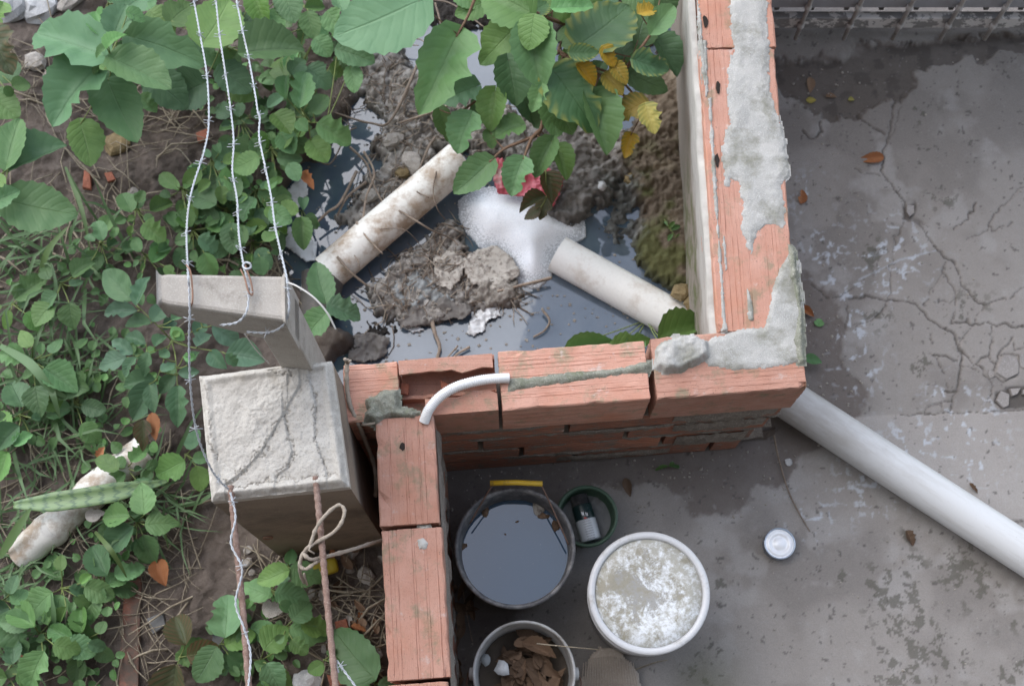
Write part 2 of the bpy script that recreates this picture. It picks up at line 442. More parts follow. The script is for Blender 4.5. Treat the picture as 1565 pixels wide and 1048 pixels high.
M['tin'] = simple('tin', (0.42, 0.48, 0.56), 0.3, 0.5, 0.8)
M['tin_in'] = simple('tin_lid', (0.93, 0.94, 0.95), 0.3, 0.5, 0.1)
M['string'] = simple('pale_string', (0.62, 0.60, 0.56), 0.8, 0.3)
M['pink'] = simple('pink_wrapper', (0.50, 0.09, 0.12), 0.4, 0.5, 0, (0.42, 0.30, 0.27), 22, 0.52, 0.66, 0.4)
M['tan_label'] = simple('tan_print', (0.40, 0.28, 0.14), 0.5, 0.4)
M['paper'] = simple('dirty_paper', (0.46, 0.425, 0.375), 0.85, 0.2, 0, (0.17, 0.145, 0.125), 60, 0.50, 0.60, 0.6)
M['bag'] = simple('white_bag', (0.62, 0.63, 0.63), 0.4, 0.5, 0, (0.30, 0.29, 0.27), 22, 0.5, 0.65, 0.4)
M['grey_rag'] = simple('grey_rag', (0.19, 0.175, 0.16), 0.85, 0.2, 0, (0.11, 0.10, 0.09), 18, 0.46, 0.64, 0.4)
M['pot_fill'] = simple('pot_silt', (0.16, 0.165, 0.165), 0.6, 0.4, 0, (0.09, 0.09, 0.085), 24, 0.5, 0.65, 0.3)
M['silt'] = simple('grey_silt', (0.27, 0.285, 0.285), 0.7, 0.3, 0, (0.17, 0.17, 0.16), 24, 0.5, 0.65, 0.3)

def water_mat(name, c1, c2, ior, rough=0.02):
    m, nt, b = new_mat(name)
    v = pos(nt, 'Position')
    n = tex_noise(nt, v, 7, 5, 0.6)
    n2 = tex_noise(nt, v, 130, 4, 0.7)
    c = mix(nt, ramp(nt, n, [(0.35, 0.0), (0.7, 1.0)]), c1, c2)
    c = mix(nt, ramp(nt, n2, [(0.66, 0.0), (0.74, 0.5)]), c, (0.22, 0.22, 0.22))
    nt.links.new(c, b.inputs['Base Color'])
    b.inputs['Roughness'].default_value = rough
    b.inputs['IOR'].default_value = ior
    bump(nt, b, tex_noise(nt, v, 16, 2), 0.03, 0.004)
    return m
M['pond'] = water_mat('murky_water', (0.055, 0.082, 0.115), (0.105, 0.13, 0.16), 1.82, 0.015)
M['bucket_water'] = water_mat('dark_water', (0.024, 0.056, 0.098), (0.027, 0.06, 0.103), 1.9, 0.01)  # blue base colour stands in for reflected sky

def plaster_mat():
    m, nt, b = new_mat('stained_plaster')
    v = pos(nt, 'Position')
    sep = N(nt, 'ShaderNodeSeparateXYZ'); nt.links.new(v, sep.inputs[0])
    mp = N(nt, 'ShaderNodeMapping'); mp.inputs['Scale'].default_value = (6, 6, 30); nt.links.new(v, mp.inputs[0])
    n1 = tex_noise(nt, v, 9, 7, 0.65); n2 = tex_noise(nt, mp.outputs[0], 2.0, 6, 0.65); n3 = tex_noise(nt, v, 220, 3)
    c = mix(nt, ramp(nt, n2, [(0.35, 0.0), (0.7, 1.0)]), (0.48, 0.46, 0.42), (0.34, 0.32, 0.29))
    # damp, dirt and moss have crept up from the pond
    zz = math_n(nt, 'ADD', sep.outputs[2], math_n(nt, 'MULTIPLY_ADD', n1, 0.30, -0.15))
    dirt = ramp(nt, zz, [(0.30, 1.0), (0.42, 0.0)])
    c = mix(nt, dirt, c, mix(nt, n2, (0.20, 0.165, 0.135), (0.30, 0.26, 0.22)))
    mo = math_n(nt, 'MULTIPLY', ramp(nt, zz, [(0.26, 1.0), (0.40, 0.0)]), ramp(nt, tex_noise(nt, v, 16, 8, 0.7), [(0.46, 0.0), (0.58, 1.0)]))
    ymask = ramp(nt, math_n(nt, 'MULTIPLY', sep.outputs[1], 0.5), [(0.62, 1.0), (0.74, 0.0)])
    c = mix(nt, math_n(nt, 'MULTIPLY', mo, ymask), c, (0.10, 0.115, 0.035))
    nt.links.new(c, b.inputs['Base Color'])
    b.inputs['Roughness'].default_value = 0.9
    bump(nt, b, math_n(nt, 'ADD', n2, math_n(nt, 'MULTIPLY', n3, 0.4)), 0.4, 0.005)
    return m
M['plaster'] = plaster_mat()
def foam_mat():
    m, nt, b = new_mat('soap_foam')
    v = pos(nt, 'Position')
    vo = N(nt, 'ShaderNodeTexVoronoi'); vo.inputs['Scale'].default_value = 340; nt.links.new(v, vo.inputs['Vector'])
    n = tex_noise(nt, v, 60, 5, 0.7)
    c = mix(nt, ramp(nt, vo.outputs[0], [(0.15, 0.0), (0.7, 1.0)]), (0.90, 0.92, 0.94), (0.80, 0.83, 0.87))
    a = N(nt, 'ShaderNodeAttribute'); a.attribute_name = 'wet'
    sp = math_n(nt, 'MULTIPLY', ramp(nt, math_n(nt, 'ADD', tex_noise(nt, v, 230, 4, 0.7), math_n(nt, 'MULTIPLY', a.outputs['Fac'], 0.22)), [(0.60, 0.0), (0.68, 0.8)]), math_n(nt, 'MULTIPLY_ADD', a.outputs['Fac'], 0.75, 0.25))
    c = mix(nt, sp, c, (0.30, 0.32, 0.34))
    nt.links.new(c, b.inputs['Base Color'])
    b.inputs['Roughness'].default_value = 0.5
    b.inputs['Subsurface Weight'].default_value = 0.0
    b.inputs['Subsurface Radius'].default_value = (0.01, 0.01, 0.01)
    bump(nt, b, math_n(nt, 'ADD', vo.outputs[0], n), 0.35, 0.002)
    return m
M['foam'] = foam_mat()
def lid_mat():
    m, nt, b = new_mat('algae_stained_lid')
    v = pos(nt, 'Object')
    n = tex_noise(nt, v, 22, 11, 0.78, 0.3); n2 = tex_noise(nt, v, 60, 9, 0.75); n3 = tex_noise(nt, v, 190, 5, 0.75)
    d = N(nt, 'ShaderNodeVectorMath', operation='LENGTH'); nt.links.new(v, d.inputs[0])
    white = (0.74, 0.77, 0.79)
    off = N(nt, 'ShaderNodeVectorMath', operation='DISTANCE'); nt.links.new(v, off.inputs[0]); off.inputs[1].default_value = (-0.03, 0.008, 0)
    far = N(nt, 'ShaderNodeVectorMath', operation='DISTANCE'); nt.links.new(v, far.inputs[0]); far.inputs[1].default_value = (0.01, -0.03, 0)
    k = math_n(nt, 'SUBTRACT', 1.0, math_n(nt, 'MULTIPLY', off.outputs['Value'], 9.0), None, True)
    g1 = ramp(nt, math_n(nt, 'ADD', n, math_n(nt, 'MULTIPLY', k, 0.16)), [(0.535, 0.0), (0.60, 0.95)])
    c = mix(nt, g1, white, mix(nt, n2, (0.20, 0.195, 0.18), (0.44, 0.435, 0.41)))
    k2 = math_n(nt, 'MULTIPLY', far.outputs['Value'], 2.2)
    g2 = ramp(nt, math_n(nt, 'ADD', n2, math_n(nt, 'MULTIPLY_ADD', n, 0.35, math_n(nt, 'MULTIPLY', k2, 0.5))), [(0.66, 0.0), (0.84, 0.75)])
    c = mix(nt, g2, c, mix(nt, n3, (0.17, 0.155, 0.095), (0.38, 0.345, 0.25)))
    c = mix(nt, ramp(nt, n3, [(0.58, 0.0), (0.68, 0.6)]), c, (0.17, 0.16, 0.13))
    nt.links.new(c, b.inputs['Base Color'])
    b.inputs['Roughness'].default_value = 0.55
    bump(nt, b, n3, 0.2, 0.001)
    return m
M['lid'] = lid_mat()

def leaf_mat(name, c1, c2, vein=(0.16, 0.26, 0.10), mottle=None, mott_lo=0.35, rough=0.5, spots=0.55, trans=0.22):
    m, nt, b = new_mat(name)
    uv = N(nt, 'ShaderNodeTexCoord').outputs['UV']
    sep = N(nt, 'ShaderNodeSeparateXYZ'); nt.links.new(uv, sep.inputs[0])
    u = math_n(nt, 'ABSOLUTE', math_n(nt, 'MULTIPLY_ADD', sep.outputs[0], 2.0, -1.0))
    v = sep.outputs[1]
    s = math_n(nt, 'MULTIPLY_ADD', u, -0.30, v)
    lat = math_n(nt, 'PINGPONG', math_n(nt, 'MULTIPLY', s, 7.0), 0.5)          # 0 on a side vein
    latm = ramp(nt, lat, [(0.0, 1.0), (0.085, 0.0)])
    midm = ramp(nt, u, [(0.0, 1.0), (0.055, 0.0)])
    veins = math_n(nt, 'MAXIMUM', math_n(nt, 'MULTIPLY', latm, 0.35), midm)
    oi = N(nt, 'ShaderNodeObjectInfo')
    ov = N(nt, 'ShaderNodeVectorMath', operation='ADD')
    cx = N(nt, 'ShaderNodeCombineXYZ'); nt.links.new(math_n(nt, 'MULTIPLY', oi.outputs['Random'], 50.0), cx.inputs[2])
    nt.links.new(uv, ov.inputs[0]); nt.links.new(cx.outputs[0], ov.inputs[1])
    n1 = tex_noise(nt, ov.outputs[0], 3.0, 5, 0.6); n2 = tex_noise(nt, ov.outputs[0], 26, 5, 0.7)
    c = mix(nt, ramp(nt, n1, [(0.3, 0.0), (0.7, 1.0)]), c1, c2)
    if mottle:
        mm = math_n(nt, 'MULTIPLY', ramp(nt, lat, [(0.1, 0.0), (0.40, 1.0)]), ramp(nt, math_n(nt, 'ADD', math_n(nt, 'MULTIPLY', u, 0.8), math_n(nt, 'MULTIPLY', n1, 0.5)), [(mott_lo, 0.0), (mott_lo + 0.45, 1.0)]))
        c = mix(nt, mm, c, mottle)
    c = mix(nt, math_n(nt, 'MULTIPLY', veins, 0.42), c, vein)
    c = mix(nt, ramp(nt, n2, [(0.66, 0.0), (0.72, spots)]), c, (0.19, 0.14, 0.07))
    h = N(nt, 'ShaderNodeHueSaturation')
    nt.links.new(math_n(nt, 'MULTIPLY_ADD', oi.outputs['Random'], 0.5, 0.75), h.inputs['Value'])
    r2 = math_n(nt, 'FRACT', math_n(nt, 'MULTIPLY', oi.outputs['Random'], 7.31))
    nt.links.new(math_n(nt, 'MULTIPLY_ADD', r2, 0.05, 0.475), h.inputs['Hue'])
    nt.links.new(math_n(nt, 'MULTIPLY_ADD', r2, -0.25, 1.05), h.inputs['Saturation'])
    nt.links.new(c, h.inputs['Color']); c = h.outputs[0]
    nt.links.new(c, b.inputs['Base Color'])
    nt.links.new(math_n(nt, 'MULTIPLY_ADD', n2, 0.25, rough - 0.12), b.inputs['Roughness'])
    b.inputs['Specular IOR Level'].default_value = 0.4
    hgt = math_n(nt, 'SUBTRACT', math_n(nt, 'MULTIPLY', n2, 0.25), math_n(nt, 'ADD', math_n(nt, 'MULTIPLY', ramp(nt, lat, [(0.0, 1.0), (0.25, 0.0)]), 0.35), midm))
    bump(nt, b, hgt, 0.45, 0.003)
    tr = N(nt, 'ShaderNodeBsdfTranslucent'); nt.links.new(c, tr.inputs['Color'])
    ms = N(nt, 'ShaderNodeMixShader'); ms.inputs[0].default_value = trans
    out = nt.nodes['Material Output']
    nt.links.new(b.outputs[0], ms.inputs[1]); nt.links.new(tr.outputs[0], ms.inputs[2]); nt.links.new(ms.outputs[0], out.inputs['Surface'])
    return m
M['lf'] = leaf_mat('leaf_green', (0.098, 0.210, 0.060), (0.132, 0.258, 0.076))
M['lf_big'] = leaf_mat('leaf_bluish_green', (0.108, 0.232, 0.090), (0.132, 0.262, 0.102), (0.15, 0.27, 0.11))
M['lf_dark'] = leaf_mat('leaf_dark_green', (0.074, 0.158, 0.058), (0.098, 0.192, 0.072), (0.08, 0.14, 0.07))
M['lf_light'] = leaf_mat('leaf_light_green', (0.11, 0.26, 0.065), (0.145, 0.32, 0.085), (0.2, 0.36, 0.14))
M['lf_yellow'] = leaf_mat('leaf_yellow', (0.40, 0.28, 0.025), (0.34, 0.26, 0.03), (0.45, 0.33, 0.08), (0.20, 0.20, 0.03), 0.5)
M['lf_mott'] = leaf_mat('leaf_yellowing', (0.055, 0.135, 0.048), (0.068, 0.158, 0.055), (0.08, 0.16, 0.06), (0.23, 0.26, 0.05), 0.70)
M['lf_brown'] = leaf_mat('leaf_curled_brown_green', (0.06, 0.085, 0.03), (0.085, 0.085, 0.035), (0.16, 0.18, 0.07), (0.13, 0.09, 0.04), 0.3)
M['lf_rose'] = leaf_mat('leaflet_grey_green', (0.080, 0.175, 0.080), (0.098, 0.200, 0.092), (0.12, 0.22, 0.12), spots=0.2)
M['grass'] = leaf_mat('grass_blade', (0.085, 0.16, 0.05), (0.12, 0.20, 0.065), (0.15, 0.24, 0.10), spots=0.2)
def snake_mat():
    m, nt, b = new_mat('banded_leaf')
    uv = N(nt, 'ShaderNodeTexCoord').outputs['UV']
    sep = N(nt, 'ShaderNodeSeparateXYZ'); nt.links.new(uv, sep.inputs[0])
    n = tex_noise(nt, uv, 14, 5, 0.7)
    w = math_n(nt, 'PINGPONG', math_n(nt, 'ADD', math_n(nt, 'MULTIPLY', sep.outputs[1], 13.0), math_n(nt, 'MULTIPLY', tex_noise(nt, uv, 5, 6, 0.75), 2.4)), 0.5)
    c = mix(nt, ramp(nt, w, [(0.06, 0.25), (0.24, 1.0)]), (0.05, 0.10, 0.055), mix(nt, n, (0.12, 0.20, 0.08), (0.19, 0.27, 0.12)))
    nt.links.new(c, b.inputs['Base Color']); b.inputs['Roughness'].default_value = 0.45
    return m
M['snake'] = snake_mat()
def label_mat():
    m, nt, b = new_mat('printed_can_label')
    v = pos(nt, 'Object')
    sep = N(nt, 'ShaderNodeSeparateXYZ'); nt.links.new(v, sep.inputs[0])
    w = math_n(nt, 'PINGPONG', math_n(nt, 'MULTIPLY', sep.outputs[0], 170.0), 0.5)
    n = tex_noise(nt, v, 420, 2)
    side = ramp(nt, math_n(nt, 'ABSOLUTE', math_n(nt, 'MULTIPLY', sep.outputs[1], 60.0)), [(0.55, 1.0), (0.62, 0.0)])
    pr = math_n(nt, 'MULTIPLY', math_n(nt, 'MULTIPLY', ramp(nt, w, [(0.28, 0.0), (0.32, 1.0)]), ramp(nt, n, [(0.4, 0.0), (0.48, 1.0)])), side)
    c = mix(nt, math_n(nt, 'MULTIPLY', pr, 0.7), (0.52, 0.55, 0.57), (0.17, 0.18, 0.2))
    nt.links.new(c, b.inputs['Base Color']); b.inputs['Roughness'].default_value = 0.4
    return m
M['can_label'] = label_mat()

# ------------------------------------------------------------------ ground sheet, soil and pond bed
mb = MB()
mb.quad((-60, -60, -0.35), (60, -60, -0.35), (60, 60, -0.35), (-60, 60, -0.35))
M['far_ground'] = rough_mat('far_earth', (0.12, 0.095, 0.075), (0.08, 0.065, 0.05), None, 3, 0.95, 0.3, 0.01, world=True)
tag(mb.build('ground', M['far_ground'], smooth=False), kind='structure')

mb = MB()
mb.box((0, -0.62, 3.6), (11.0, 0.24, 7.6))
M['render_wall'] = rough_mat('rendered_wall', (0.20, 0.19, 0.175), (0.165, 0.155, 0.14), None, 2, 0.9, 0.2, 0.004, 60, (0.2, 0.18, 0.16), 1.5, 0.55, 0.7, True)
tag(mb.build('house_wall', M['render_wall'], smooth=False), kind='structure')
POND_Z = -0.05
def make_soil():
    res = 0.0048
    xs = np.arange(-1.75, 0.66, res); ys = np.arange(-0.35, 2.55, res)
    X, Y = np.meshgrid(xs, ys)
    sh = X.shape
    x, y = X.ravel(), Y.ravel()
    px, py = proj_np(x, y, 0.0)
    jit = (fbm(x, y, 14, 4, 3) - 0.5) * 60
    n1 = fbm(x, y, 9, 5, 11); n2 = fbm(x, y, 45, 4, 21); n3 = ridge(x, y, 38, 3, 31)
    n4 = fbm(x, y, 95, 3, 35, .7); n5 = ridge(x, y, 80, 2, 37)
    h = (n1 - 0.5) * 0.07 + (n2 - 0.5) * 0.022
    col = np.tile(np.array([0.165, 0.133, 0.11]), (len(x), 1))
    col = lerp(col, (0.105, 0.083, 0.068), sstep(0.5, 0.68, fbm(x, y, 7, 5, 41)))
    col = lerp(col, (0.22, 0.178, 0.145), sstep(0.58, 0.72, fbm(x, y, 24, 4, 51)) * 0.7)
    wet = np.zeros(len(x))
    pond = [(560, -400), (548, 60), (535, 140), (505, 215), (455, 250), (425, 300), (415, 340), (430, 385), (452, 425), (500, 470), (530, 520), (500, 560), (480, 640), (1300, 640), (1300, -400)]
    pm = sstep(-8, 10, sdf(px, py, pond) + jit * 0.55)
    bed = -0.125 + (n1 - 0.5) * 0.05
    # islands of mud and rubble (outline, height above water, roughness)
    isl = np.full(len(x), -1.0); top = np.zeros(len(x)); kind = np.zeros(len(x))
    islands = [
        ([(552, 432), (600, 392), (650, 345), (684, 322), (702, 338), (722, 378), (758, 398), (780, 432), (805, 436), (800, 446), (772, 468), (742, 482), (705, 478), (665, 492), (610, 482), (575, 470)], 0.030, 1),
        ([(548, 60), (610, 60), (640, 90), (760, 130), (860, 170), (960, 180), (985, 240), (968, 262), (905, 315), (880, 335), (850, 310), (800, 260), (740, 230), (680, 230), (600, 320), (540, 355), (500, 330), (540, 290), (575, 240), (560, 210), (590, 180), (530, 130)], 0.035, 1),
        ([(760, 190), (880, 190), (915, 240), (925, 300), (885, 338), (850, 335), (800, 290)], 0.045, 2),
        ([(955, 200), (1010, 60), (1130, 60), (1130, 500), (1070, 490), (1035, 445), (1008, 432), (985, 412), (975, 375), (966, 350), (978, 315), (962, 285)], 0.050, 3),
        ([(920, 260), (960, 265), (968, 300), (975, 350), (945, 362), (918, 352), (912, 330), (940, 310)], 0.014, 4),
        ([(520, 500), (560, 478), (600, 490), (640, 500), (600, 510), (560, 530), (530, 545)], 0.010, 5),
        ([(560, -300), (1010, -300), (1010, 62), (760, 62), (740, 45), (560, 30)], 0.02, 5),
    ]
    h_p = bed.copy(); c_p = np.tile(np.array([0.13, 0.13, 0.125]), (len(x), 1))
    for poly, up, k in islands:
        m = sstep(-16, 14, sdf(px, py, poly) + jit * 0.6 + (n4 - .5) * 22)
        bank = 0.03 * sstep(0, 62, sdf(px, py, poly) + jit * 0.3) * sstep(500, 440, py) if k == 3 else 0.0
        tgt = POND_Z + up * 0.75 + bank + (n2 - 0.45) * 0.024 + (n3 - 0.6) * 0.014 + (n1 - 0.5) * 0.024 + (n4 - 0.5) * 0.016 + (n5 - 0.6) * 0.012
        h_p = h_p * (1 - m) + np.maximum(h_p, tgt) * m
        if k == 1:
            cc = lerp(np.tile(np.array([0.40, 0.365, 0.325]), (len(x), 1)), (0.50, 0.475, 0.44), sstep(0.5, 0.7, fbm(x, y, 42, 4, 61)))
            cc = lerp(cc, (0.19, 0.168, 0.148), sstep(0.54, 0.68, fbm(x, y, 30, 5, 71)))
            cc = lerp(cc, (0.52, 0.50, 0.47), sstep(0.60, 0.72, n4) * 0.7); cc = lerp(cc, (0.09, 0.075, 0.062), sstep(0.44, 0.32, n4) * 0.8)
        elif k == 2:
            cc = lerp(np.tile(np.array([0.33, 0.31, 0.285]), (len(x), 1)), (0.21, 0.195, 0.178), sstep(0.45, 0.6, n3))
        elif k == 3:
            cc = lerp(np.tile(np.array([0.22, 0.17, 0.12]), (len(x), 1)), (0.14, 0.14, 0.055), sstep(0.52, 0.66, fbm(x, y, 11, 5, 81)) * sstep(150, 300, py))
            cc = lerp(cc, (0.36, 0.29, 0.20), sstep(0.62, 0.74, fbm(x, y, 26, 4, 91)) * 0.8)
        elif k == 4:
            cc = lerp(np.tile(np.array([0.30, 0.31, 0.29]), (len(x), 1)), (0.15, 0.15, 0.135), sstep(0.5, 0.62, n3))
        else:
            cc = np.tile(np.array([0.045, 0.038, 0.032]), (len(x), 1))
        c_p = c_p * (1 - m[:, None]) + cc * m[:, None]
    h = h * (1 - pm) + h_p * pm
    col = col * (1 - pm[:, None]) + c_p * pm[:, None]
    wet = np.clip(sstep(POND_Z + 0.03, POND_Z - 0.005, h) * pm, 0, 1)
    col = col * (1 - 0.25 * wet[:, None])
    nx, ny = sh[1], sh[0]
    idx = np.arange(nx * ny).reshape(ny, nx)
    f = np.stack([idx[:-1, :-1].ravel(), idx[:-1, 1:].ravel(), idx[1:, 1:].ravel(), idx[1:, :-1].ravel()], 1)
    fx = x[f].mean(1); fy = y[f].mean(1)
    keep = ~((fx > -0.20) & (fy < 0.72))
    me = fast_mesh('soil', np.stack([x, y, h], 1), f[keep], M['soil'], col, True, wet)
    tag(link('soil', me), kind='structure')
    return xs, ys, h.reshape(sh)
SX, SY, SH = make_soil()
def soil_z(x, y):
    i = int(min(max((x - SX[0]) / (SX[1] - SX[0]), 0), len(SX) - 1)); j = int(min(max((y - SY[0]) / (SY[1] - SY[0]), 0), len(SY) - 1))
    return float(SH[j, i])
def G(px, py, up=0.0):
    """ground point of the soil seen at a photo position"""
    z = 0.0
    for _ in range(3):
        p = P(px, py, z); z = soil_z(p.x, p.y)
    p = P(px, py, z); p.z += up
    return p
mb = MB()
a, b_, c_, d_ = P(405, 640, POND_Z), P(1130, 640, POND_Z), P(1130, -260, POND_Z), P(405, -260, POND_Z)
nxw = 30
mb.grid([[(a.x + (b_.x - a.x) * i / nxw, 0.72 + (2.5 - 0.72) * j / nxw, POND_Z) for i in range(nxw + 1)] for j in range(nxw + 1)])
tag(mb.build('water', M['pond']), kind='structure')

# ------------------------------------------------------------------ yard floor with cracks
def Z6(pts): return [(1165 + a / 2.995, 340 + b / 2.995) for a, b in pts]
def Z5(pts): return [(1165 + a / 2.995, b / 2.995) for a, b in pts]
CRACKS = [
    (Z5([(605, 440), (590, 520), (575, 620), (555, 715), (540, 780), (590, 850), (645, 915), (665, 985), (740, 1030)]), 1.5),
    (Z5([(640, 430), (625, 520), (600, 600), (575, 640)]), 0.8),
    (Z5([(440, 530), (500, 580), (555, 625)]), 1.5), (Z5([(180, 600), (240, 640), (275, 600), (265, 560)]), 1.5), (Z5([(420, 770), (480, 795), (540, 805)]), 0.8),
    (Z5([(640, 1000), (690, 1010), (770, 1040)]), 1.0),
    (Z6([(690, -10), (740, 30), (765, 70), (830, 160), (880, 190), (905, 260), (960, 330), (1020, 385)]), 1.5),
    (Z6([(660, 0), (610, 70), (592, 170), (578, 360)]), 1.0),
    (Z6([(230, 285), (290, 340), (355, 345), (420, 300), (450, 290)]), 0.9),
    (Z6([(400, 350), (480, 335), (575, 360), (640, 360), (700, 370), (770, 440), (810, 475), (860, 495), (890, 535), (908, 590), (905, 650), (895, 720), (890, 775), (830, 775)]), 1.8),
    (Z6([(575, 360), (540, 420), (485, 465), (430, 472)]), 1.4),
    (Z6([(835, 185), (830, 230), (880, 290), (880, 350), (882, 430), (865, 465)]), 1.2), (Z6([(830, 230), (775, 300), (740, 372)]), 0.7),
    (Z6([(810, 370), (850, 360), (880, 345)]), 0.9),
    (Z6([(865, 465), (930, 450), (975, 460), (1075, 465), (1150, 470), (1200, 480)]), 1.8),
    (Z6([(1055, 470), (1055, 540), (1030, 610), (970, 650), (912, 592)]), 1.2), (Z6([(975, 640), (1005, 665), (1035, 700), (1055, 745), (1040, 800)]), 1.4),
    (Z6([(905, 655), (960, 662), (1000, 685)]), 0.8), (Z6([(905, 560), (930, 500), (975, 460)]), 0.7),
    (Z6([(1020, 385), (985, 430), (972, 455)]), 1.0), (Z6([(1020, 385), (1075, 350), (1150, 335), (1200, 285)]), 1.0),
    (Z6([(1150, 520), (1110, 575), (1080, 620), (1055, 690), (1100, 725), (1160, 705), (1175, 620), (1150, 600), (1090, 608)]), 1.6),
    (Z6([(1030, 610), (1060, 650)]), 1.0), (Z6([(1150, 540), (1165, 585), (1200, 570)]), 1.4),
    (Z6([(890, 775), (862, 800), (856, 868)]), 1.2), (Z6([(740, 870), (770, 840), (820, 818), (860, 815)]), 1.0), (Z6([(815, 820), (820, 868)]), 0.8),
    (Z6([(790, 600), (830, 690), (845, 760)]), 0.9), (Z6([(770, 600), (850, 605), (890, 640)]), 1.2), (Z6([(770, 515), (775, 540)]), 1.0), (Z6([(385, 385), (388, 495)]), 1.0),
    (Z6([(945, 80), (1000, 60), (1040, 20), (1055, 45), (1150, 0)]), 0.7),
    (Z5([(885, 1048), (955, 985), (978, 935)]), 1.1), (Z5([(1030, 1048), (1060, 985), (1105, 935), (1198, 850)]), 0.9),
    ([(1378, 633), (1420, 632), (1470, 630), (1580, 627)], 1.3),
]
FRAG_HOLES = [[(1522, 602), (1545, 592), (1580, 588), (1580, 624), (1530, 624), (1520, 614)], Z5([(640, 940), (690, 930), (705, 965), (680, 1015), (650, 1010)])]
def make_floor():
    res = 0.0034
    xs = np.arange(-0.24, 1.62, res); ys = np.arange(-0.12, 2.12, res)
    X, Y = np.meshgrid(xs, ys); sh = X.shape
    x, y = X.ravel(), Y.ravel()
    px, py = proj_np(x, y, 0.0)
    n1 = fbm(x, y, 5, 5, 103); n2 = fbm(x, y, 30, 5, 113); n3 = fbm(x, y, 110, 3, 123)
    jx = (fbm(x, y, 45, 4, 133) - 0.5) * 11; jy = (fbm(x, y, 45, 4, 143) - 0.5) * 11
    h = (n1 - 0.5) * 0.010 + (n2 - 0.5) * 0.003
    col = np.tile(np.array([0.29, 0.268, 0.247]), (len(x), 1))
    col = lerp(col, (0.228, 0.209, 0.192), sstep(0.42, 0.62, n1))
    col = lerp(col, (0.34, 0.323, 0.307), sstep(0.55, 0.72, fbm(x, y, 12, 5, 153)) * 0.7)
    # newer slab south of the joint
    slab = sstep(-2, 3, sdf(px, py, [(1378, 633), (1600, 626), (1600, 800), (1500, 790), (1250, 640)]) + jx * 0.2)
    col = lerp(col, (0.36, 0.335, 0.312), slab * 0.7)
    h = h + slab * 0.004
    jit = (fbm(x, y, 20, 6, 163, 0.62) - 0.5) * 120
    def stain(poly, soft=10, j=1.0):
        return sstep(-soft, soft, sdf(px, py, poly) + jit * j)
    damp = stain([(600, 640), (1240, 600), (1238, 660), (1200, 735), (1160, 742), (1148, 758), (1105, 782), (1060, 785), (1050, 755), (1010, 735), (960, 742), (905, 735), (880, 800), (780, 960), (700, 1100), (560, 1100)], 4, 0.35)
    damp = np.maximum(damp, stain([(1190, 390), (1230, 425), (1250, 440), (1275, 450), (1292, 500), (1285, 540), (1318, 590), (1312, 650), (1230, 690), (1150, 700)], 4, 0.3))
    gate = stain([(1150, 88), (1290, 92), (1310, 70), (1400, 66), (1500, 60), (1600, 55), (1600, 82), (1530, 82), (1500, 92), (1440, 100), (1400, 112), (1380, 148), (1340, 160), (1310, 178), (1260, 180), (1200, 150)], 4, 0.35)
    col = lerp(col, (0.145, 0.122, 0.107), damp * (0.7 + 0.3 * n2))
    col = lerp(col, (0.125, 0.106, 0.092), gate * (0.75 + 0.25 * n2))
    col = lerp(col, (0.085, 0.073, 0.064), gate * sstep(0.5, 0.62, fbm(x, y, 22, 5, 233)) * 0.7)
    h = h - gate * 0.010 - damp * 0.002
    sill = stain([(1150, 50), (1300, 60), (1320, 75), (1290, 88), (1150, 88)], 6, 0.3)
    col = lerp(col, (0.235, 0.21, 0.19), sill * 0.8)
    far = sstep(62, 48, py)
    col = lerp(col, (0.20, 0.18, 0.165), far * 0.6)
    # grit and scuffs
    col = lerp(col, (0.32, 0.31, 0.30), sstep(0.78, 0.84, n3) * 0.4)
    col = lerp(col, (0.08, 0.072, 0.066), sstep(0.74, 0.79, fbm(x, y, 80, 4, 173)) * 0.7)
    # lime bloom
    bloom = ridge(x, y, 26, 3, 183) * 0.6 + fbm(x, y, 90, 3, 193) * 0.4
    area = np.zeros(len(x))
    for cx, cy, r in ((1285, 440, 45), (1300, 500, 40), (1310, 560, 45), (1360, 395, 70), (1260, 380, 40), (1390, 690, 60), (1480, 650, 60), (1330, 740, 60), (1240, 790, 40), (1450, 610, 40), (1240, 300, 35), (1480, 690, 60)):
        area = np.maximum(area, np.exp(-((px - cx) ** 2 + (py - cy) ** 2) / (2 * (r * 0.6) ** 2)))
    col = lerp(col, (0.50, 0.53, 0.57), sstep(0.68, 0.77, bloom) * np.clip(area * 1.4, 0, 1) * 0.85)
    streak = sstep(2.2, 0.4, np.abs(linedist(px, py, [(1312, 428), (1345, 412), (1375, 397), (1430, 383)]) + jx * 0.25))
    col = lerp(col, (0.42, 0.45, 0.49), streak * 0.55)
    # dark moss specks
    marea = np.zeros(len(x))
    for cx, cy, r, k in ((1370, 900, 50, 1), (1385, 960, 45, 1), (1400, 1010, 60, 1), (1390, 870, 30, .8), (1470, 870, 40, 1), (1500, 905, 35, .8), (1540, 940, 30, .6), (1550, 1030, 40, 1), (1440, 1000, 40, .9), (1100, 890, 20, .9), (1290, 885, 15, .9), (1390, 815, 12, 1), (1070, 1040, 40, .5), (1410, 560, 20, 1), (1395, 610, 14, .9), (1340, 480, 25, .7), (1340, 390, 25, .8), (1410, 170, 20, .9), (1440, 300, 25, .7), (1480, 480, 40, .6), (1260, 330, 20, .6)):
        marea = np.maximum(marea, k * np.exp(-((px - cx) ** 2 + (py - cy) ** 2) / (2 * (r * 0.75) ** 2)))
    sp = fbm(x, y, 44, 5, 203, 0.68)
    moss = sstep(0.60, 0.65, sp + marea * 0.16 - 0.06)
    moss = moss * np.clip(marea * 2, 0, 1)
    col = lerp(col, (0.095, 0.090, 0.072), moss * 0.7)
    col = lerp(col, (0.12, 0.12, 0.075), np.exp(-((px - 1080) ** 2 + (py - 1040) ** 2) / (2 * 35 ** 2)) * 0.6)
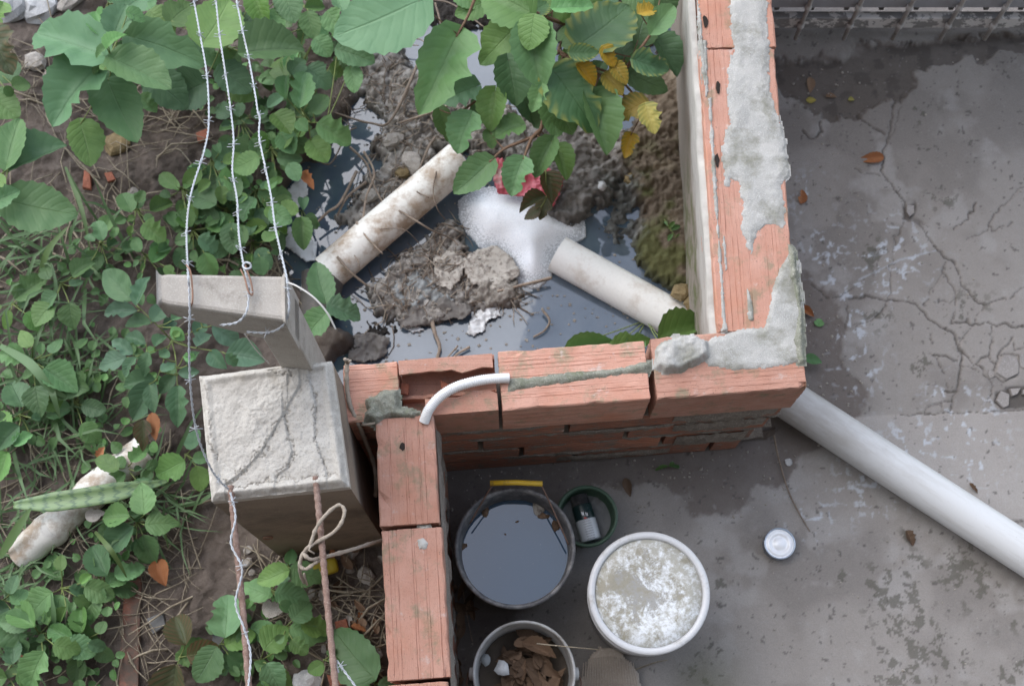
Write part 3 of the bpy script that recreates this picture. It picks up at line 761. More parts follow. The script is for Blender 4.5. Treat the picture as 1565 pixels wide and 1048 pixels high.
    # cracks are grooves filled with dark dirt
    groove = np.zeros(len(x))
    for pts, w in CRACKS:
        d = linedist(px + jx, py + jy, pts)
        ww = w * (0.1 + 1.1 * fbm(x, y, 22, 4, 213))
        groove = np.maximum(groove, sstep(ww + 0.8, ww * 0.1, d) * np.clip(0.35 + 0.8 * w * fbm(x, y, 14, 3, 219), 0, 1))
    for poly in FRAG_HOLES:
        groove = np.maximum(groove, sstep(-3, 3, sdf(px + jx, py + jy, poly)))
    h = h - groove * 0.006
    col = lerp(col, (0.085, 0.075, 0.066), groove * 0.88)
    wet = np.clip(damp * 0.35 + gate * 0.2, 0, 1)
    nx, ny = sh[1], sh[0]
    idx = np.arange(nx * ny).reshape(ny, nx)
    f = np.stack([idx[:-1, :-1].ravel(), idx[:-1, 1:].ravel(), idx[1:, 1:].ravel(), idx[1:, :-1].ravel()], 1)
    fx = x[f].mean(1); fy = y[f].mean(1)
    keep = ~((fx < 0.58) & (fy > 0.74))
    me = fast_mesh('yard_floor', np.stack([x, y, h], 1), f[keep], M['floor'], col, True, wet)
    return tag(link('yard_floor', me), kind='structure')
floor = make_floor()
# loose fragments of the broken slab
M['frag'] = rough_mat('slab_fragment', (0.31, 0.29, 0.275), (0.24, 0.22, 0.205), (0.40, 0.385, 0.37), 30, 0.9, 0.4, 0.003, 260, world=True)
def plate(name, poly, z0, thick, mat, parent=None, seed=0, z_of=None):
    rnd = random.Random(seed)
    pts = [P(a, b, z0) for a, b in poly]
    if (sum((q.x - p.x) * (q.y + p.y) for p, q in zip(pts, pts[1:] + pts[:1]))) > 0: pts = pts[::-1]
    c = sum(pts, Vector()) / len(pts)
    mb = MB(); n = len(pts)
    lo = [(p.x, p.y, z0) for p in pts]
    mid = [(p.x, p.y, z0 + thick * 0.75 + rnd.uniform(-.1, .1) * thick) for p in pts]
    up = [((p * 0.9 + c * 0.1).x, (p * 0.9 + c * 0.1).y, z0 + thick + rnd.uniform(-.15, .15) * thick) for p in pts]
    b0, m = mb.grid([lo, mid, up], True)
    mb.f.append(tuple(b0 + 2 * n + k for k in range(n)))
    return mb.build(name, mat, parent, smooth=False)
for i, poly in enumerate([
    Z6([(1095, 612), (1150, 618), (1168, 650), (1165, 700), (1110, 725), (1062, 695), (1070, 655)]),
    Z6([(1085, 775), (1125, 790), (1120, 845), (1095, 855), (1062, 820)]),
    Z6([(1125, 765), (1175, 762), (1160, 790), (1135, 800)]),
    Z6([(1030, 680), (1050, 685), (1055, 712), (1035, 720), (1025, 700)]),
    Z6([(1165, 610), (1200, 600), (1200, 680), (1172, 665)]),
    Z6([(1185, 770), (1200, 765), (1200, 795), (1180, 792)]),
    Z5([(655, 945), (690, 948), (690, 985), (668, 1000), (652, 980)])]):
    plate('concrete_fragment', poly, -0.009, 0.014, M['frag'], floor, i)

# ------------------------------------------------------------------ patches: clipped rough heightfields
def patch(name, poly, z0, thick, mat, parent=None, res=0.004, seed=0, jag=6, rough=0.5, freq=60, soft=8, prof=1.0, flr=None, wetedge=False, blur=0):
    pts = [P(a, b, z0) for a, b in poly]
    x0, x1 = min(p.x for p in pts) - .01, max(p.x for p in pts) + .01
    y0, y1 = min(p.y for p in pts) - .01, max(p.y for p in pts) + .01
    xs = np.arange(x0, x1 + res, res); ys = np.arange(y0, y1 + res, res)
    X, Y = np.meshgrid(xs, ys); sh = X.shape; x, y = X.ravel(), Y.ravel()
    px, py = proj_np(x, y, z0)
    s = sdf(px, py, poly) + (fbm(x, y, 48, 5, seed + 5, 0.68) - 0.5) * 2.6 * jag
    t = sstep(-0.5, soft, s) ** prof
    if blur:
        tg = t.reshape(sh)
        for _ in range(blur):
            q = np.pad(tg, 1, mode='edge'); tg = (q[:-2, 1:-1] + q[2:, 1:-1] + q[1:-1, :-2] + q[1:-1, 2:] + q[1:-1, 1:-1]) / 5
        t = tg.ravel()
    h = z0 + t * thick * (1 + rough * (fbm(x, y, freq, 4, seed) - 0.5) * 2) + (fbm(x, y, freq * 3, 3, seed + 9) - 0.5) * thick * rough * 0.5
    idx = np.arange(sh[0] * sh[1]).reshape(sh)
    f = np.stack([idx[:-1, :-1].ravel(), idx[:-1, 1:].ravel(), idx[1:, 1:].ravel(), idx[1:, :-1].ravel()], 1)
    keep = (s[f] > -2).any(1)
    h = np.where(s < 0, (z0 - 0.004) if flr is None else flr, h)
    f = f[keep]
    used = np.unique(f); mp = np.zeros(len(x), int); mp[used] = np.arange(len(used))
    me = fast_mesh(name, np.stack([x, y, h], 1)[used], mp[f], mat, None, True, (1 - sstep(0, 34, s))[used] if wetedge else None)
    return link(name, me, parent)

# ------------------------------------------------------------------ hollow bricks
_bc = {}
def brick_mesh(L, D, H, mat, seed, fluted=False):
    key = (round(L, 3), round(D, 3), round(H, 3), mat.name, seed, fluted)
    if key in _bc: return _bc[key]
    rnd = random.Random(seed * 7 + 1)
    pr = []
    def vgroove(a, b, pts_at, w, dep, inward):
        out = [a]
        for t in pts_at:
            L_ = (b - a).length; e = (b - a) / L_
            out += [a + e * (t * L_ - w), a + e * (t * L_) + inward * dep, a + e * (t * L_ + w)]
        return out
    V2 = Vector
    c = 0.003
    A, B, C_, D_ = V2((0, 0)), V2((D, 0)), V2((D, H)), V2((0, H))
    side = [0.30, 0.62] if not fluted else [0.16, 0.36, 0.58, 0.80]
    tops = rnd.sample([0.10, 0.17, 0.24, 0.30, 0.41, 0.47, 0.53, 0.58, 0.70, 0.77, 0.84, 0.90], 8); tops.sort()
    tops = [t + rnd.uniform(-.025, .025) for t in tops]
    pr += vgroove(A + V2((c, 0)), B - V2((c, 0)), [], 0, 0, V2((0, 1)))
    pr += [B - V2((c, 0))]
    pr += vgroove(B + V2((0, c)), C_ - V2((0, c)), side, 0.0045, 0.004, V2((-1, 0))) + [C_ - V2((0, c))]
    pr += vgroove(C_ - V2((c, 0)), D_ + V2((c, 0)), tops, 0.0009, 0.0012, V2((0, -1))) + [D_ + V2((c, 0))]
    pr += vgroove(D_ - V2((0, c)), A + V2((0, c)), side, 0.0045, 0.004, V2((1, 0))) + [A + V2((0, c))]
    mb = MB(); ns = max(4, int(L / 0.018))
    st = [0, 0.002] + [L * i / ns for i in range(1, ns)] + [L - 0.002, L]
    rows = []
    for i, xx in enumerate(st):
        ins = 0.0018 if i in (0, len(st) - 1) else 0.0
        row = []
        endw = 1.0 + 1.6 * max(0, 1 - min(xx, L - xx) / 0.02)
        for jq, q in enumerate(pr):
            cy, cz = D / 2, H / 2
            k = Vector((q.x - cy, q.y - cz)); k.x *= (1 - ins / (D / 2)); k.y *= (1 - ins / (H / 2))
            if cz - abs(k.y) < 0.0022 and abs(k.x) < cy - 0.006 and k.y > 0 and cz - k.y > 0.001:    # a groove floor: fades in and out
                f_ = 0.75 + 0.7 * mnoise.noise(Vector((xx * 9, jq * 3.7, seed)))
                k.y = cz - (cz - k.y) * max(0.0, min(1.3, f_))
            if abs(k.x) > cy - 0.004 and k.y > cz - 0.004:                                          # chipped arris
                ch = max(0.0, mnoise.noise(Vector((xx * 45, k.x * 200, seed * 3.1))) - 0.18) * 0.013 * endw
                k.x -= math.copysign(ch, k.x); k.y -= ch * 0.7
            j = 0.0005
            row.append((xx + (rnd.uniform(0, .0022) if i == 0 else -rnd.uniform(0, .0022) if i == len(st) - 1 else 0), cy + k.x + rnd.uniform(-j, j), cz + k.y + rnd.uniform(-j, j)))
        rows.append(row)
    b0, m = mb.grid(rows, True)
    mb.f = [tuple(reversed(q)) for q in mb.f]
    mb.f.append(tuple(b0 + k for k in range(m))); mb.f.append(tuple(b0 + (len(st) - 1) * m + k for k in range(m))[::-1])
    me = mb.mesh('brick', mat, False)
    _bc[key] = me
    return me
_bs = [0]
ZT = 0.430                              # underside of the top course
def brick(parent, origin, direction, L, D, H, mat, fluted=False, tilt=0.0):
    _bs[0] += 1
    o = link('brick', brick_mesh(L, D, H, mat, _bs[0] % 5, fluted), parent)
    ang = math.atan2(direction[1], direction[0])
    o.location = origin
    o.rotation_euler = (tilt, random.uniform(-.003, .003), ang + random.uniform(-.004, .004))
    return o

TOP = 0.60
# ---- front wall (runs left to right)
fw = empty('brick_wall', 'low terracotta hollow brick wall behind the buckets, its top brick broken open near the concrete post', 'wall')
F0 = P(527, 645, TOP); F1 = P(1234, 589, TOP)          # front top edge, left and right end
fd = (F1 - F0); fd.z = 0; FL = fd.length; fd.normalize()
fn = Vector((-fd.y, fd.x, 0))                           # to the back
FD = 0.122
def fpt(s, t, z): return Vector((F0.x, F0.y, 0)) + fd * s + fn * t + Vector((0, 0, z))
def s_of(px, py, z=TOP): return (P(px, py, z) - F0).dot(fd)
sA, sB, sC = s_of(612, 635), s_of(764, 626), s_of(1000, 605)
brick(fw, fpt(0.0, 0, ZT), fd, sA, FD, TOP - ZT - 0.004, M['brick'], True)
brick(fw, fpt(sB + 0.004, -0.002, ZT), fd, sC - sB - 0.012, FD + 0.004, TOP - ZT + 0.002, M['brick'], True)
brick(fw, fpt(sC + 0.005, -0.004, ZT), fd, FL - sC - 0.005, FD + 0.01, TOP - ZT, M['brick'], True)
# broken hollow brick: floor, two outer walls, web, remains of the top
bk = MB()
def slab(mb, s0, s1, t0, t1, z0, z1, rag=0.0, seed=0, edge='t1'):
    rnd = random.Random(seed); n = 9
    rows = [[], [], [], []]
    for i in range(n + 1):
        s = s0 + (s1 - s0) * i / n
        r = rnd.uniform(-rag, rag)
        a, b = t0, t1
        if edge == 't1': b += r
        elif edge == 't0': a += r
        za = z1 + (rnd.uniform(-rag, rag) * 0.6 if edge == 'z' else 0)
        for k, q in enumerate((fpt(s, a, z0), fpt(s, b, z0), fpt(s, b, za), fpt(s, a, za))): rows[k].append(q)
    st = [[rows[k][i] for k in range(4)] for i in range(n + 1)]
    b0, m = mb.grid(st, True)
    mb.f.append((b0, b0 + 1, b0 + 2, b0 + 3)); e = b0 + n * 4; mb.f.append((e + 3, e + 2, e + 1, e))
s0, s1 = sA + 0.002, sB - 0.003
slab(bk, s0, s1, 0.0, FD, ZT, ZT + 0.012)
slab(bk, s0, s1, 0.0, 0.010, ZT + 0.0125, TOP - 0.012, 0.0, 1)
slab(bk, s0, s1, FD - 0.010, FD, ZT + 0.0125, TOP - 0.011, 0.0, 2)
slab(bk, s0, s1, 0.052, 0.059, ZT + 0.0125, TOP - 0.055, 0.012, 3, 'z')
slab(bk, s0 + 0.05, s1, 0.0005, 0.040, TOP - 0.0118, TOP - 0.001, 0.007, 4, 't1')
slab(bk, s0, s1 - 0.004, 0.090, FD - 0.0005, TOP - 0.0108, TOP - 0.001, 0.005, 5, 't0')
slab(bk, s0, s1, 0.0105, 0.0515, ZT + .07, ZT + .079, 0.004, 6, 't1')
slab(bk, s0, s1, 0.0595, FD - 0.0105, ZT + .085, ZT + .094, 0.004, 7, 't0')
o = bk.build('brick', M['brick'], fw, smooth=False)
o['label'] = 'brick with its top broken away'
# shards lying in the broken brick
for i, poly in enumerate([[(672, 580), (690, 590), (688, 602), (676, 600)], [(613, 585), (626, 587), (624, 604), (612, 603)], [(740, 600), (756, 596), (758, 604), (744, 606)]]):
    o = plate('shard', poly, TOP - 0.045, 0.006, M['shard'], fw, i)
# lower courses
zc = 0.0
for k, (z0, z1) in enumerate([(0.0, 0.102), (0.108, 0.210), (0.216, 0.318), (0.324, 0.425)]):
    s = [-0.17, -0.30, -0.06, -0.2][k]
    while s < FL - 0.02:
        e = min(s + 0.325, FL - [0.05, 0.035, 0.02, 0.008][k])
        if e - s > 0.05:
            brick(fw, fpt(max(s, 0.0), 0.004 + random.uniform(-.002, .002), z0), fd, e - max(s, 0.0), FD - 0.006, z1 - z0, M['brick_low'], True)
        s += 0.335
mj = MB()
for z in (0.105, 0.213, 0.321, 0.4275):
    c = fpt(FL / 2, FD / 2, z)
    rows = []
    for i in range(61):
        s = FL * i / 60
        r = random.uniform(-.004, .003)
        rows.append([fpt(s, 0.003 + r, z - 0.0028), fpt(s, FD - 0.004, z - 0.0028), fpt(s, FD - 0.004, z + 0.0028), fpt(s, 0.003 + r, z + 0.0028)])
    mj.grid(rows, True)
mj.build('mortar_joint', M['mortar_joint'], fw)
# smeared mortar on the front face near the right corner and along joints
def face_smear(s0, s1, z0, z1, seed, mat, thick=0.008):
    rnd = random.Random(seed); n, m = 26, 10
    rows = []
    for i in range(n + 1):
        r = []
        u = i / n
        wob = rnd.uniform(-.006, .006); wob2 = rnd.uniform(-.006, .006)
        for j in range(m + 1):
            v = j / m
            e = min(u, 1 - u) * 6; e2 = min(v, 1 - v) * 5
            t = min(1, e) * min(1, e2)
            k = t * thick * (0.6 + 0.8 * mnoise.noise(Vector((u * 9 + seed, v * 5, 0)))) - 0.003
            zz = (z0 + wob) * (1 - v) + (z1 + wob2) * v + 0.006 * mnoise.noise(Vector((u * 14, v * 3, seed)))
            r.append(fpt(s0 + (s1 - s0) * u, -k, zz))
        rows.append(r)
    mb = MB(); mb.grid(rows)
    return mb.build('mortar_smear', mat, fw)
face_smear(FL - 0.25, FL - 0.02, 0.355, 0.425, 1, M['mortar_joint'], 0.012)
face_smear(FL - 0.24, FL - 0.03, 0.255, 0.315, 2, M['mortar_joint'], 0.010)
face_smear(FL - 0.22, FL - 0.05, 0.10, 0.19, 3, M['mortar_joint'], 0.009)
face_smear(FL - 0.50, FL - 0.22, 0.02, 0.07, 4, M['mortar_joint'], 0.007)
face_smear(0.2, 0.42, 0.40, 0.43, 5, M['mortar_joint'], 0.006)
face_smear(0.46, 0.68, 0.30, 0.33, 6, M['mortar_joint'], 0.005)
face_smear(0.30, 0.62, 0.10, 0.125, 7, M['mortar_joint'], 0.005)
patch('mortar_cap', [(776, 578), (850, 570), (930, 565), (975, 553), (993, 553), (990, 572), (960, 573), (900, 580), (800, 597), (776, 600)], TOP + 0.001, 0.006, M['mortar_dark'], fw, 0.003, 3, 3, 0.5)
patch('mortar_lump', [(560, 612), (585, 596), (608, 596), (612, 622), (640, 630), (636, 642), (600, 640), (575, 652), (556, 640)], TOP - 0.004, 0.020, M['mortar_dark'], fw, 0.003, 5, 4, 0.4, 45)
o = patch('mortar_cap', [(1002, 530), (1030, 514), (1060, 512), (1082, 520), (1085, 545), (1068, 556), (1040, 568), (1015, 572), (1000, 562)], TOP + 0.003, 0.022, M['mortar'], fw, 0.003, 7, 3, 0.4, 40)
o['label'] = 'pale rounded lump of mortar at the corner'

# ---- right (east) wall, runs away from the camera
ew = empty('brick_wall', 'long brick wall capped with crumbling grey mortar between the pond and the cracked yard', 'wall')
E0 = P(1226, 558, TOP); E1 = P(1176, -40, TOP)
ed = (E1 - E0); ed.z = 0; ed.normalize()
en = Vector((-ed.y, ed.x, 0))                             # towards the pond
EL = 1.9; EW = 0.168
def ept(s, t, z): return Vector((E0.x, E0.y, 0)) + ed * s + en * t + Vector((0, 0, z))
for k, (z0, z1, w, off) in enumerate([(0.0, 0.146, 0.105, 0.02), (0.152, 0.300, 0.118, -.12), (0.306, 0.456, 0.132, 0.0), (0.462, TOP, EW, -.2)]):
    s = off if k else 0.0
    if k == 3: s = 0.075
    Lb = 0.66 if k == 3 else 0.33
    while s < EL:
        a = max(s, 0.02 if k == 3 else 0.0)
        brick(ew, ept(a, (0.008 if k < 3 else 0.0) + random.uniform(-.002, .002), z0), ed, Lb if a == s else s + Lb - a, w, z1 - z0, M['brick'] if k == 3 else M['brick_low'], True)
        s += Lb + (0.0015 if k == 3 else 0.007)
mj = MB()
for z in (0.149, 0.303, 0.459):
    rows = []
    for i in range(81):
        s = EL * i / 80; r = random.uniform(-.004, .003)
        rows.append([ept(s, 0.006 + r, z - 0.0028), ept(s, 0.10, z - 0.0028), ept(s, 0.10, z + 0.0028), ept(s, 0.006 + r, z + 0.0028)])
    mj.grid(rows, True)
mj.build('mortar_joint', M['mortar_joint'], ew)
# plaster coat on the pond side, its upper edge broken
pl = MB(); rows = []
for i in range(161):
    s = -0.02 + (EL + 0.02) * i / 160
    top = TOP - 0.025 + 0.016 * mnoise.noise(Vector((s * 9, 0, 3))) + 0.008 * mnoise.noise(Vector((s * 40, 0, 5)))
    bul = 0.004 * mnoise.noise(Vector((s * 6, 0, 8)))
    r = [ept(s, EW + 0.001, top)]
    for j in range(9):
        z = top - 0.002 - (top + 0.16) * (j / 8) ** 1.2
        r.append(ept(s, EW + 0.014 + bul + 0.004 * mnoise.noise(Vector((s * 11, z * 11, 1))) - 0.052 * (j / 8), z))
    rows.append(r)
pl.grid(rows)
pl.build('plaster_coat', M['plaster'], ew)
CAP = [(1115, -60), (1115, 0), (1114, 20), (1120, 77), (1112, 107), (1114, 140), (1110, 160), (1115, 190), (1107, 204), (1104, 234), (1108, 284), (1115, 287), (1117, 274), (1125, 277), (1134, 300), (1137, 320), (1132, 345), (1140, 378), (1150, 386), (1158, 352), (1175, 342), (1198, 350), (1199, 317), (1194, 284), (1205, 267), (1202, 234), (1195, 187), (1187, 177), (1175, 134), (1177, 84), (1174, 47), (1172, 0), (1170, -60)]
patch('mortar_cap', CAP, TOP + 0.0008, 0.004, M['mortar'], ew, 0.0028, 11, 5, 0.5, 40, 12)
patch('mortar_cap', [(1206, 388), (1220, 400), (1228, 470), (1229, 553), (1180, 562), (1128, 566), (1082, 560), (1070, 530), (1088, 516), (1114, 512), (1130, 503), (1168, 500), (1177, 460), (1184, 428)], TOP + 0.0005, 0.004, M['mortar'], ew, 0.0028, 17, 4, 0.45, 40)
o = patch('moss_strip', [(1208, 375), (1216, 385), (1226, 470), (1232, 556), (1220, 556), (1213, 520), (1220, 480), (1212, 440), (1206, 420)], TOP + 0.004, 0.010, M['mortar_dark'], ew, 0.0032, 19, 3, 0.6, 60)
for i, pl_ in enumerate([[(1066, -10), (1069, -10), (1077, 90), (1080, 130), (1076, 130), (1070, 70)], [(1074, 60), (1080, 62), (1083, 140), (1079, 150), (1076, 110)], [(1083, 150), (1087, 150), (1094, 260), (1098, 330), (1093, 330), (1087, 240)], [(1092, 300), (1096, 300), (1108, 470), (1112, 505), (1105, 505), (1100, 420)], [(1104, 360), (1108, 360), (1112, 410), (1108, 415)], [(1140, 440), (1147, 445), (1152, 490), (1144, 492)]]):
    patch('mortar_streak', pl_, TOP + 0.0005, 0.0025, M['mortar'], ew, 0.002, 300 + i, 2.5, 0.6, 70, 2)
# flat patches in shade colour for chipped holes in the hollow top bricks
for (a, b) in ((1097, 134), (1096, 245), (1078, 33)):
    hm = MB()
    c = P(a, b, TOP + 0.0022)
    ring = [(c.x + 0.0065 * math.cos(t) * random.uniform(.6, 1.2), c.y + 0.015 * math.sin(t) * random.uniform(.7, 1.2), c.z) for t in [k * 2 * math.pi / 10 for k in range(10)]]
    hm.v = ring; hm.f = [tuple(range(10))]
    hm.build('chip_hole_shade', M['hole_shade'], ew, smooth=False)

# ---- left (west) wall towards the camera
ww = empty('brick_wall', 'terracotta hollow brick wall between the weedy soil and the buckets, coming towards the viewer', 'wall')
W0 = P(574, 640, TOP); W1 = P(592, 1045, TOP)
wd = (W1 - W0); wd.z = 0; wd.normalize()
wnn = Vector((-wd.y, wd.x, 0))                            # to the right (east)
WW = 0.119
def wpt(s, t, z): return Vector((W0.x, W0.y, 0)) + wd * s + wnn * t + Vector((0, 0, z))
wa = (P(580, 808, TOP) - W0).dot(wd); wb = (P(592, 1043, TOP) - W0).dot(wd)
brick(ww, wpt(0.0, 0.0, ZT), wd, wa - 0.003, WW, TOP - ZT + 0.004, M['brick'])
brick(ww, wpt(wa + 0.003, 0.0015, ZT), wd, wb - wa - 0.005, WW + 0.002, TOP - ZT, M['brick'])
brick(ww, wpt(wb + 0.004, -0.003, ZT), wd, 0.325, WW, TOP - ZT, M['brick'])
brick(ww, wpt(wb + 0.336, -0.003, ZT), wd, 0.325, WW, TOP - ZT, M['brick'])
WLn = wb + 0.66
for k, (z0, z1) in enumerate([(-0.05, 0.138), (0.144, 0.282), (0.288, 0.424)]):
    s = [-0.05, -0.2, -0.02][k]
    while s < WLn - 0.05:
        a = max(s, -0.012)
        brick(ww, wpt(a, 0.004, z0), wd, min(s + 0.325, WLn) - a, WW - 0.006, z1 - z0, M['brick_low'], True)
        s += 0.335
mj = MB()
for z in (0.141, 0.285, 0.427):
    rows = []
    for i in range(61):
        s = WLn * i / 60; r = random.uniform(-.008, .003)
        rows.append([wpt(s, 0.002 + r, z - 0.0028), wpt(s, WW - 0.002 - r, z - 0.0028), wpt(s, WW - 0.002 - r, z + 0.0028), wpt(s, 0.002 + r, z + 0.0028)])
    mj.grid(rows, True)
mj.build('mortar_joint', M['mortar_joint'], ww)
# flat shade-coloured peg hole and pale plaster spots on the top bricks
hm = MB(); c = P(615, 682, TOP + 0.0048)
ring = [(c.x + 0.0062 * math.cos(t) * random.uniform(.7, 1.2), c.y + 0.010 * math.sin(t) * random.uniform(.7, 1.2), c.z) for t in [k * 2 * math.pi / 9 for k in range(9)]]
hm.v = ring; hm.f = [tuple(range(9))]
hm.build('peg_hole_shade', M['hole_shade'], ww, smooth=False)
patch('mortar_spot', [(638, 825), (648, 821), (654, 830), (650, 838), (640, 838)], TOP + 0.0015, 0.004, M['mortar'], ww, 0.002, 23, 2)
patch('mortar_spot', [(640, 803), (655, 802), (658, 809), (642, 810)], TOP - 0.004, 0.010, M['mortar'], ww, 0.002, 25, 2)
wsm = MB(); rows = []
for i in range(40):
    s = 0.02 + (wb + 0.3) * i / 39
    rows.append([wpt(s, WW - 0.004, 0.42), wpt(s, WW + 0.006 + 0.006 * mnoise.noise(Vector((s * 20, 1, 0))), 0.46 + 0.04 * mnoise.noise(Vector((s * 12, 0, 0)))), wpt(s, WW + 0.008 + 0.005 * mnoise.noise(Vector((s * 30, 2, 0))), 0.52), wpt(s, WW + 0.001, 0.56 + 0.03 * mnoise.noise(Vector((s * 15, 4, 0))))])
wsm.grid(rows)
wsm.build('mortar_smear', M['mortar_joint'], ww)

# ------------------------------------------------------------------ big concrete post
PT = 0.78
post = empty('concrete_post', 'thick square cast concrete post with a cracked pale top and two rusty bars', 'concrete post')
q = [P(302, 572, PT), P(506, 550, PT), P(533, 742, PT), P(322, 765, PT)]       # back-left, back-right, front-right, front-left
cen = sum(q, Vector()) / 4
def lerp4(u, v):
    return (q[3] * (1 - u) + q[2] * u) * (1 - v) + (q[0] * (1 - u) + q[1] * u) * v
n = 170
ridges = [[(345, 740), (372, 720), (400, 690), (420, 655), (440, 620), (458, 590)], [(432, 628), (440, 665), (446, 690), (438, 715), (420, 728)], [(472, 575), (482, 620), (480, 665), (492, 700), (500, 730)], [(405, 567), (440, 572), (470, 560)], [(315, 590), (318, 640), (328, 700)], [(350, 745), (420, 735), (470, 728), (525, 728)]]
gx = np.linspace(0, 1, n); U, V_ = np.meshgrid(gx, gx)
xx = np.zeros(U.size); yy = np.zeros(U.size)
for arr, comp in ((xx, 0), (yy, 1)):
    arr[:] = ((q[3][comp] * (1 - U) + q[2][comp] * U) * (1 - V_) + (q[0][comp] * (1 - U) + q[1][comp] * U) * V_).ravel()
ppx, ppy = proj_np(xx, yy, PT)
jj = (fbm(xx, yy, 70, 5, 301, 0.7) - 0.5) * 34
hh = (fbm(xx, yy, 14, 4, 311, .4) - 0.5) * 0.013 + (fbm(xx, yy, 60, 5, 321, .65) - 0.5) * 0.006
# flaked layers: terraces bounded by the traced cracks
step = np.zeros(U.size)
for k, r in enumerate(ridges):
    d = linedist(ppx + jj, ppy + jj * 0.7, r)
    hh -= 0.0060 * sstep(1.5, 0.1, d) * (0.3 + 0.9 * vnoise(xx * 30, yy * 30, 341))
    if k < 4:
        hh += 0.0045 * sstep(60, 0.5, d) * (ppx < np.interp(ppy, [a[1] for a in sorted(r, key=lambda z: z[1])], [a[0] for a in sorted(r, key=lambda z: z[1])]))
ed_ = np.minimum(np.minimum(U, 1 - U), np.minimum(V_, 1 - V_)).ravel()
hh -= 0.012 * sstep(0.035, 0.0, ed_ + (fbm(xx, yy, 50, 3, 331) - 0.5) * 0.03)
hh += 0.006 * sstep(0.10, 0.05, ed_) * sstep(0.02, 0.05, ed_)
idx = np.arange(n * n).reshape(n, n)
f = np.stack([idx[:-1, :-1].ravel(), idx[:-1, 1:].ravel(), idx[1:, 1:].ravel(), idx[1:, :-1].ravel()], 1)
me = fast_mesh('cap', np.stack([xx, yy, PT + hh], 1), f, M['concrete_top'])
link('cap', me, post)
# shaft follows the cap's edge
border = list(idx[0, :]) + list(idx[1:, -1]) + list(idx[-1, -2::-1]) + list(idx[-2:0:-1, 0])
sh = MB(); rows = []
for z in (None, PT - 0.035, PT - 0.2, 0.3, 0.0, -0.1):
    row = []
    for b in border:
        px_, py_ = xx[b], yy[b]
        if z is None: row.append((px_, py_, PT + hh[b]))
        else:
            lipk = 1.0
            if z == PT - 0.035 and V_.ravel()[b] == 0: lipk = 1.0
            dx, dy = px_ - cen.x, py_ - cen.y
            row.append((cen.x + dx * lipk * 1.003, cen.y + dy * lipk * 1.003, z + (0.010 * (mnoise.noise(Vector((px_ * 30, py_ * 30, 2)))) if z > 0.7 else 0)))
    rows.append(row)
top_rows = rows[:2]
lip = MB(); lip.grid(top_rows, True); lip.build('cap_edge', M['concrete_top'], post)
sh.grid(rows[1:], True)
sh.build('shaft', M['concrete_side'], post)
def rebar(pts, r=0.0052):
    mb = MB(); path = smooth_path(pts, 30)
    rad = [r * (1.13 if (i // 2) % 2 else 0.95) for i in range(len(path))]
    mb.tube(path, rad, 8)
    return mb
RB1 = [P(352, 742, 0.782), P(361, 830, 0.79), P(371, 930, 0.80), P(381, 1060, 0.83)]
RB2 = [P(482, 728, 0.782), P(490, 810, 0.79), P(499, 910, 0.80), P(514, 1060, 0.83)]
rebar(RB1, 0.0058).build('rebar', M['rust'], post)
rebar(RB2, 0.0058).build('rebar', M['rust'], post)
# little rusty ring cast in the front face
mb = MB(); fl, fr = q[3], q[2]
c = fl * 0.83 + fr * 0.17; c.z = 0.12
c = P(409, 819, 0.2)
nrm = Vector((-(fr - fl).y, (fr - fl).x, 0)).normalized() * -1
# put it on the face plane
fdir = (fr - fl); fdir.z = 0; fdir.normalize()
def on_face(px, py):
    best = None
    for k in range(200):
        z = k * 0.004
        p = P(px, py, z); d = abs((p - fl).dot(nrm))
        if best is None or d < best[0]: best = (d, p)
    return best[1]
c = on_face(409, 819)
ringp = [c + fdir * 0.010 * math.cos(t) + Vector((0, 0, 1)) * 0.016 * math.sin(t) + nrm * 0.004 for t in [k * 2 * math.pi / 18 for k in range(18)]]
mb.tube(ringp, 0.0016, 5)
mb.build('ring', M['rust_wire'], post)

# ------------------------------------------------------------------ slender fence post with bracket arm
AT = 1.10
fp = empty('concrete_fence_post', 'slender grey concrete fence post with a short arm that carries the barbed wire', 'fence post')
tl, tr, br, bl = P(240, 417, AT), P(436, 421, AT), P(437, 490, AT), P(241, 463, AT)
ax = (tr - tl); ax.normalize()
cl = P(380, 483, AT)                                    # where column's left edge meets the front
mb = MB()
def col_ring(z, grow=1.0):
    a = cl + Vector((0, 0, 0)); 
    back_l = tl + (tr - tl) * 0.70
    return [Vector((p.x, p.y, z)) for p in (cl, br, tr, back_l)]
mb.grid([col_ring(-0.12), col_ring(0.5), col_ring(AT - 0.10)], True)
mb.build('column', M['concrete_grey'], fp, smooth=False, bevel=0.005)
mb = MB(); rows = []
for k in range(13):
    u = k / 12
    bk_ = tl + (tr - tl) * u; ft = bl + (br - bl) * u
    low = AT - (0.065 + 0.075 * min(1, u / 0.7))
    j = 0.0012 * mnoise.noise(Vector((u * 9, 0, 0)))
    if k == 0:
        bk_ = bk_ + (ft - bk_) * 0.06; ft = ft + (bk_ - ft) * 0.06
    rows.append([Vector((ft.x, ft.y, low)), Vector((bk_.x, bk_.y, low)), Vector((bk_.x, bk_.y, AT + j)), Vector((ft.x, ft.y, AT + j))])
b0, m = mb.grid(rows, True)
mb.f.append((b0, b0 + 1, b0 + 2, b0 + 3)); e = b0 + 12 * 4; mb.f.append((e + 3, e + 2, e + 1, e))
mb.f = [tuple(reversed(x)) for x in mb.f]
mb.build('arm', M['concrete_grey'], fp, smooth=False, bevel=0.007)

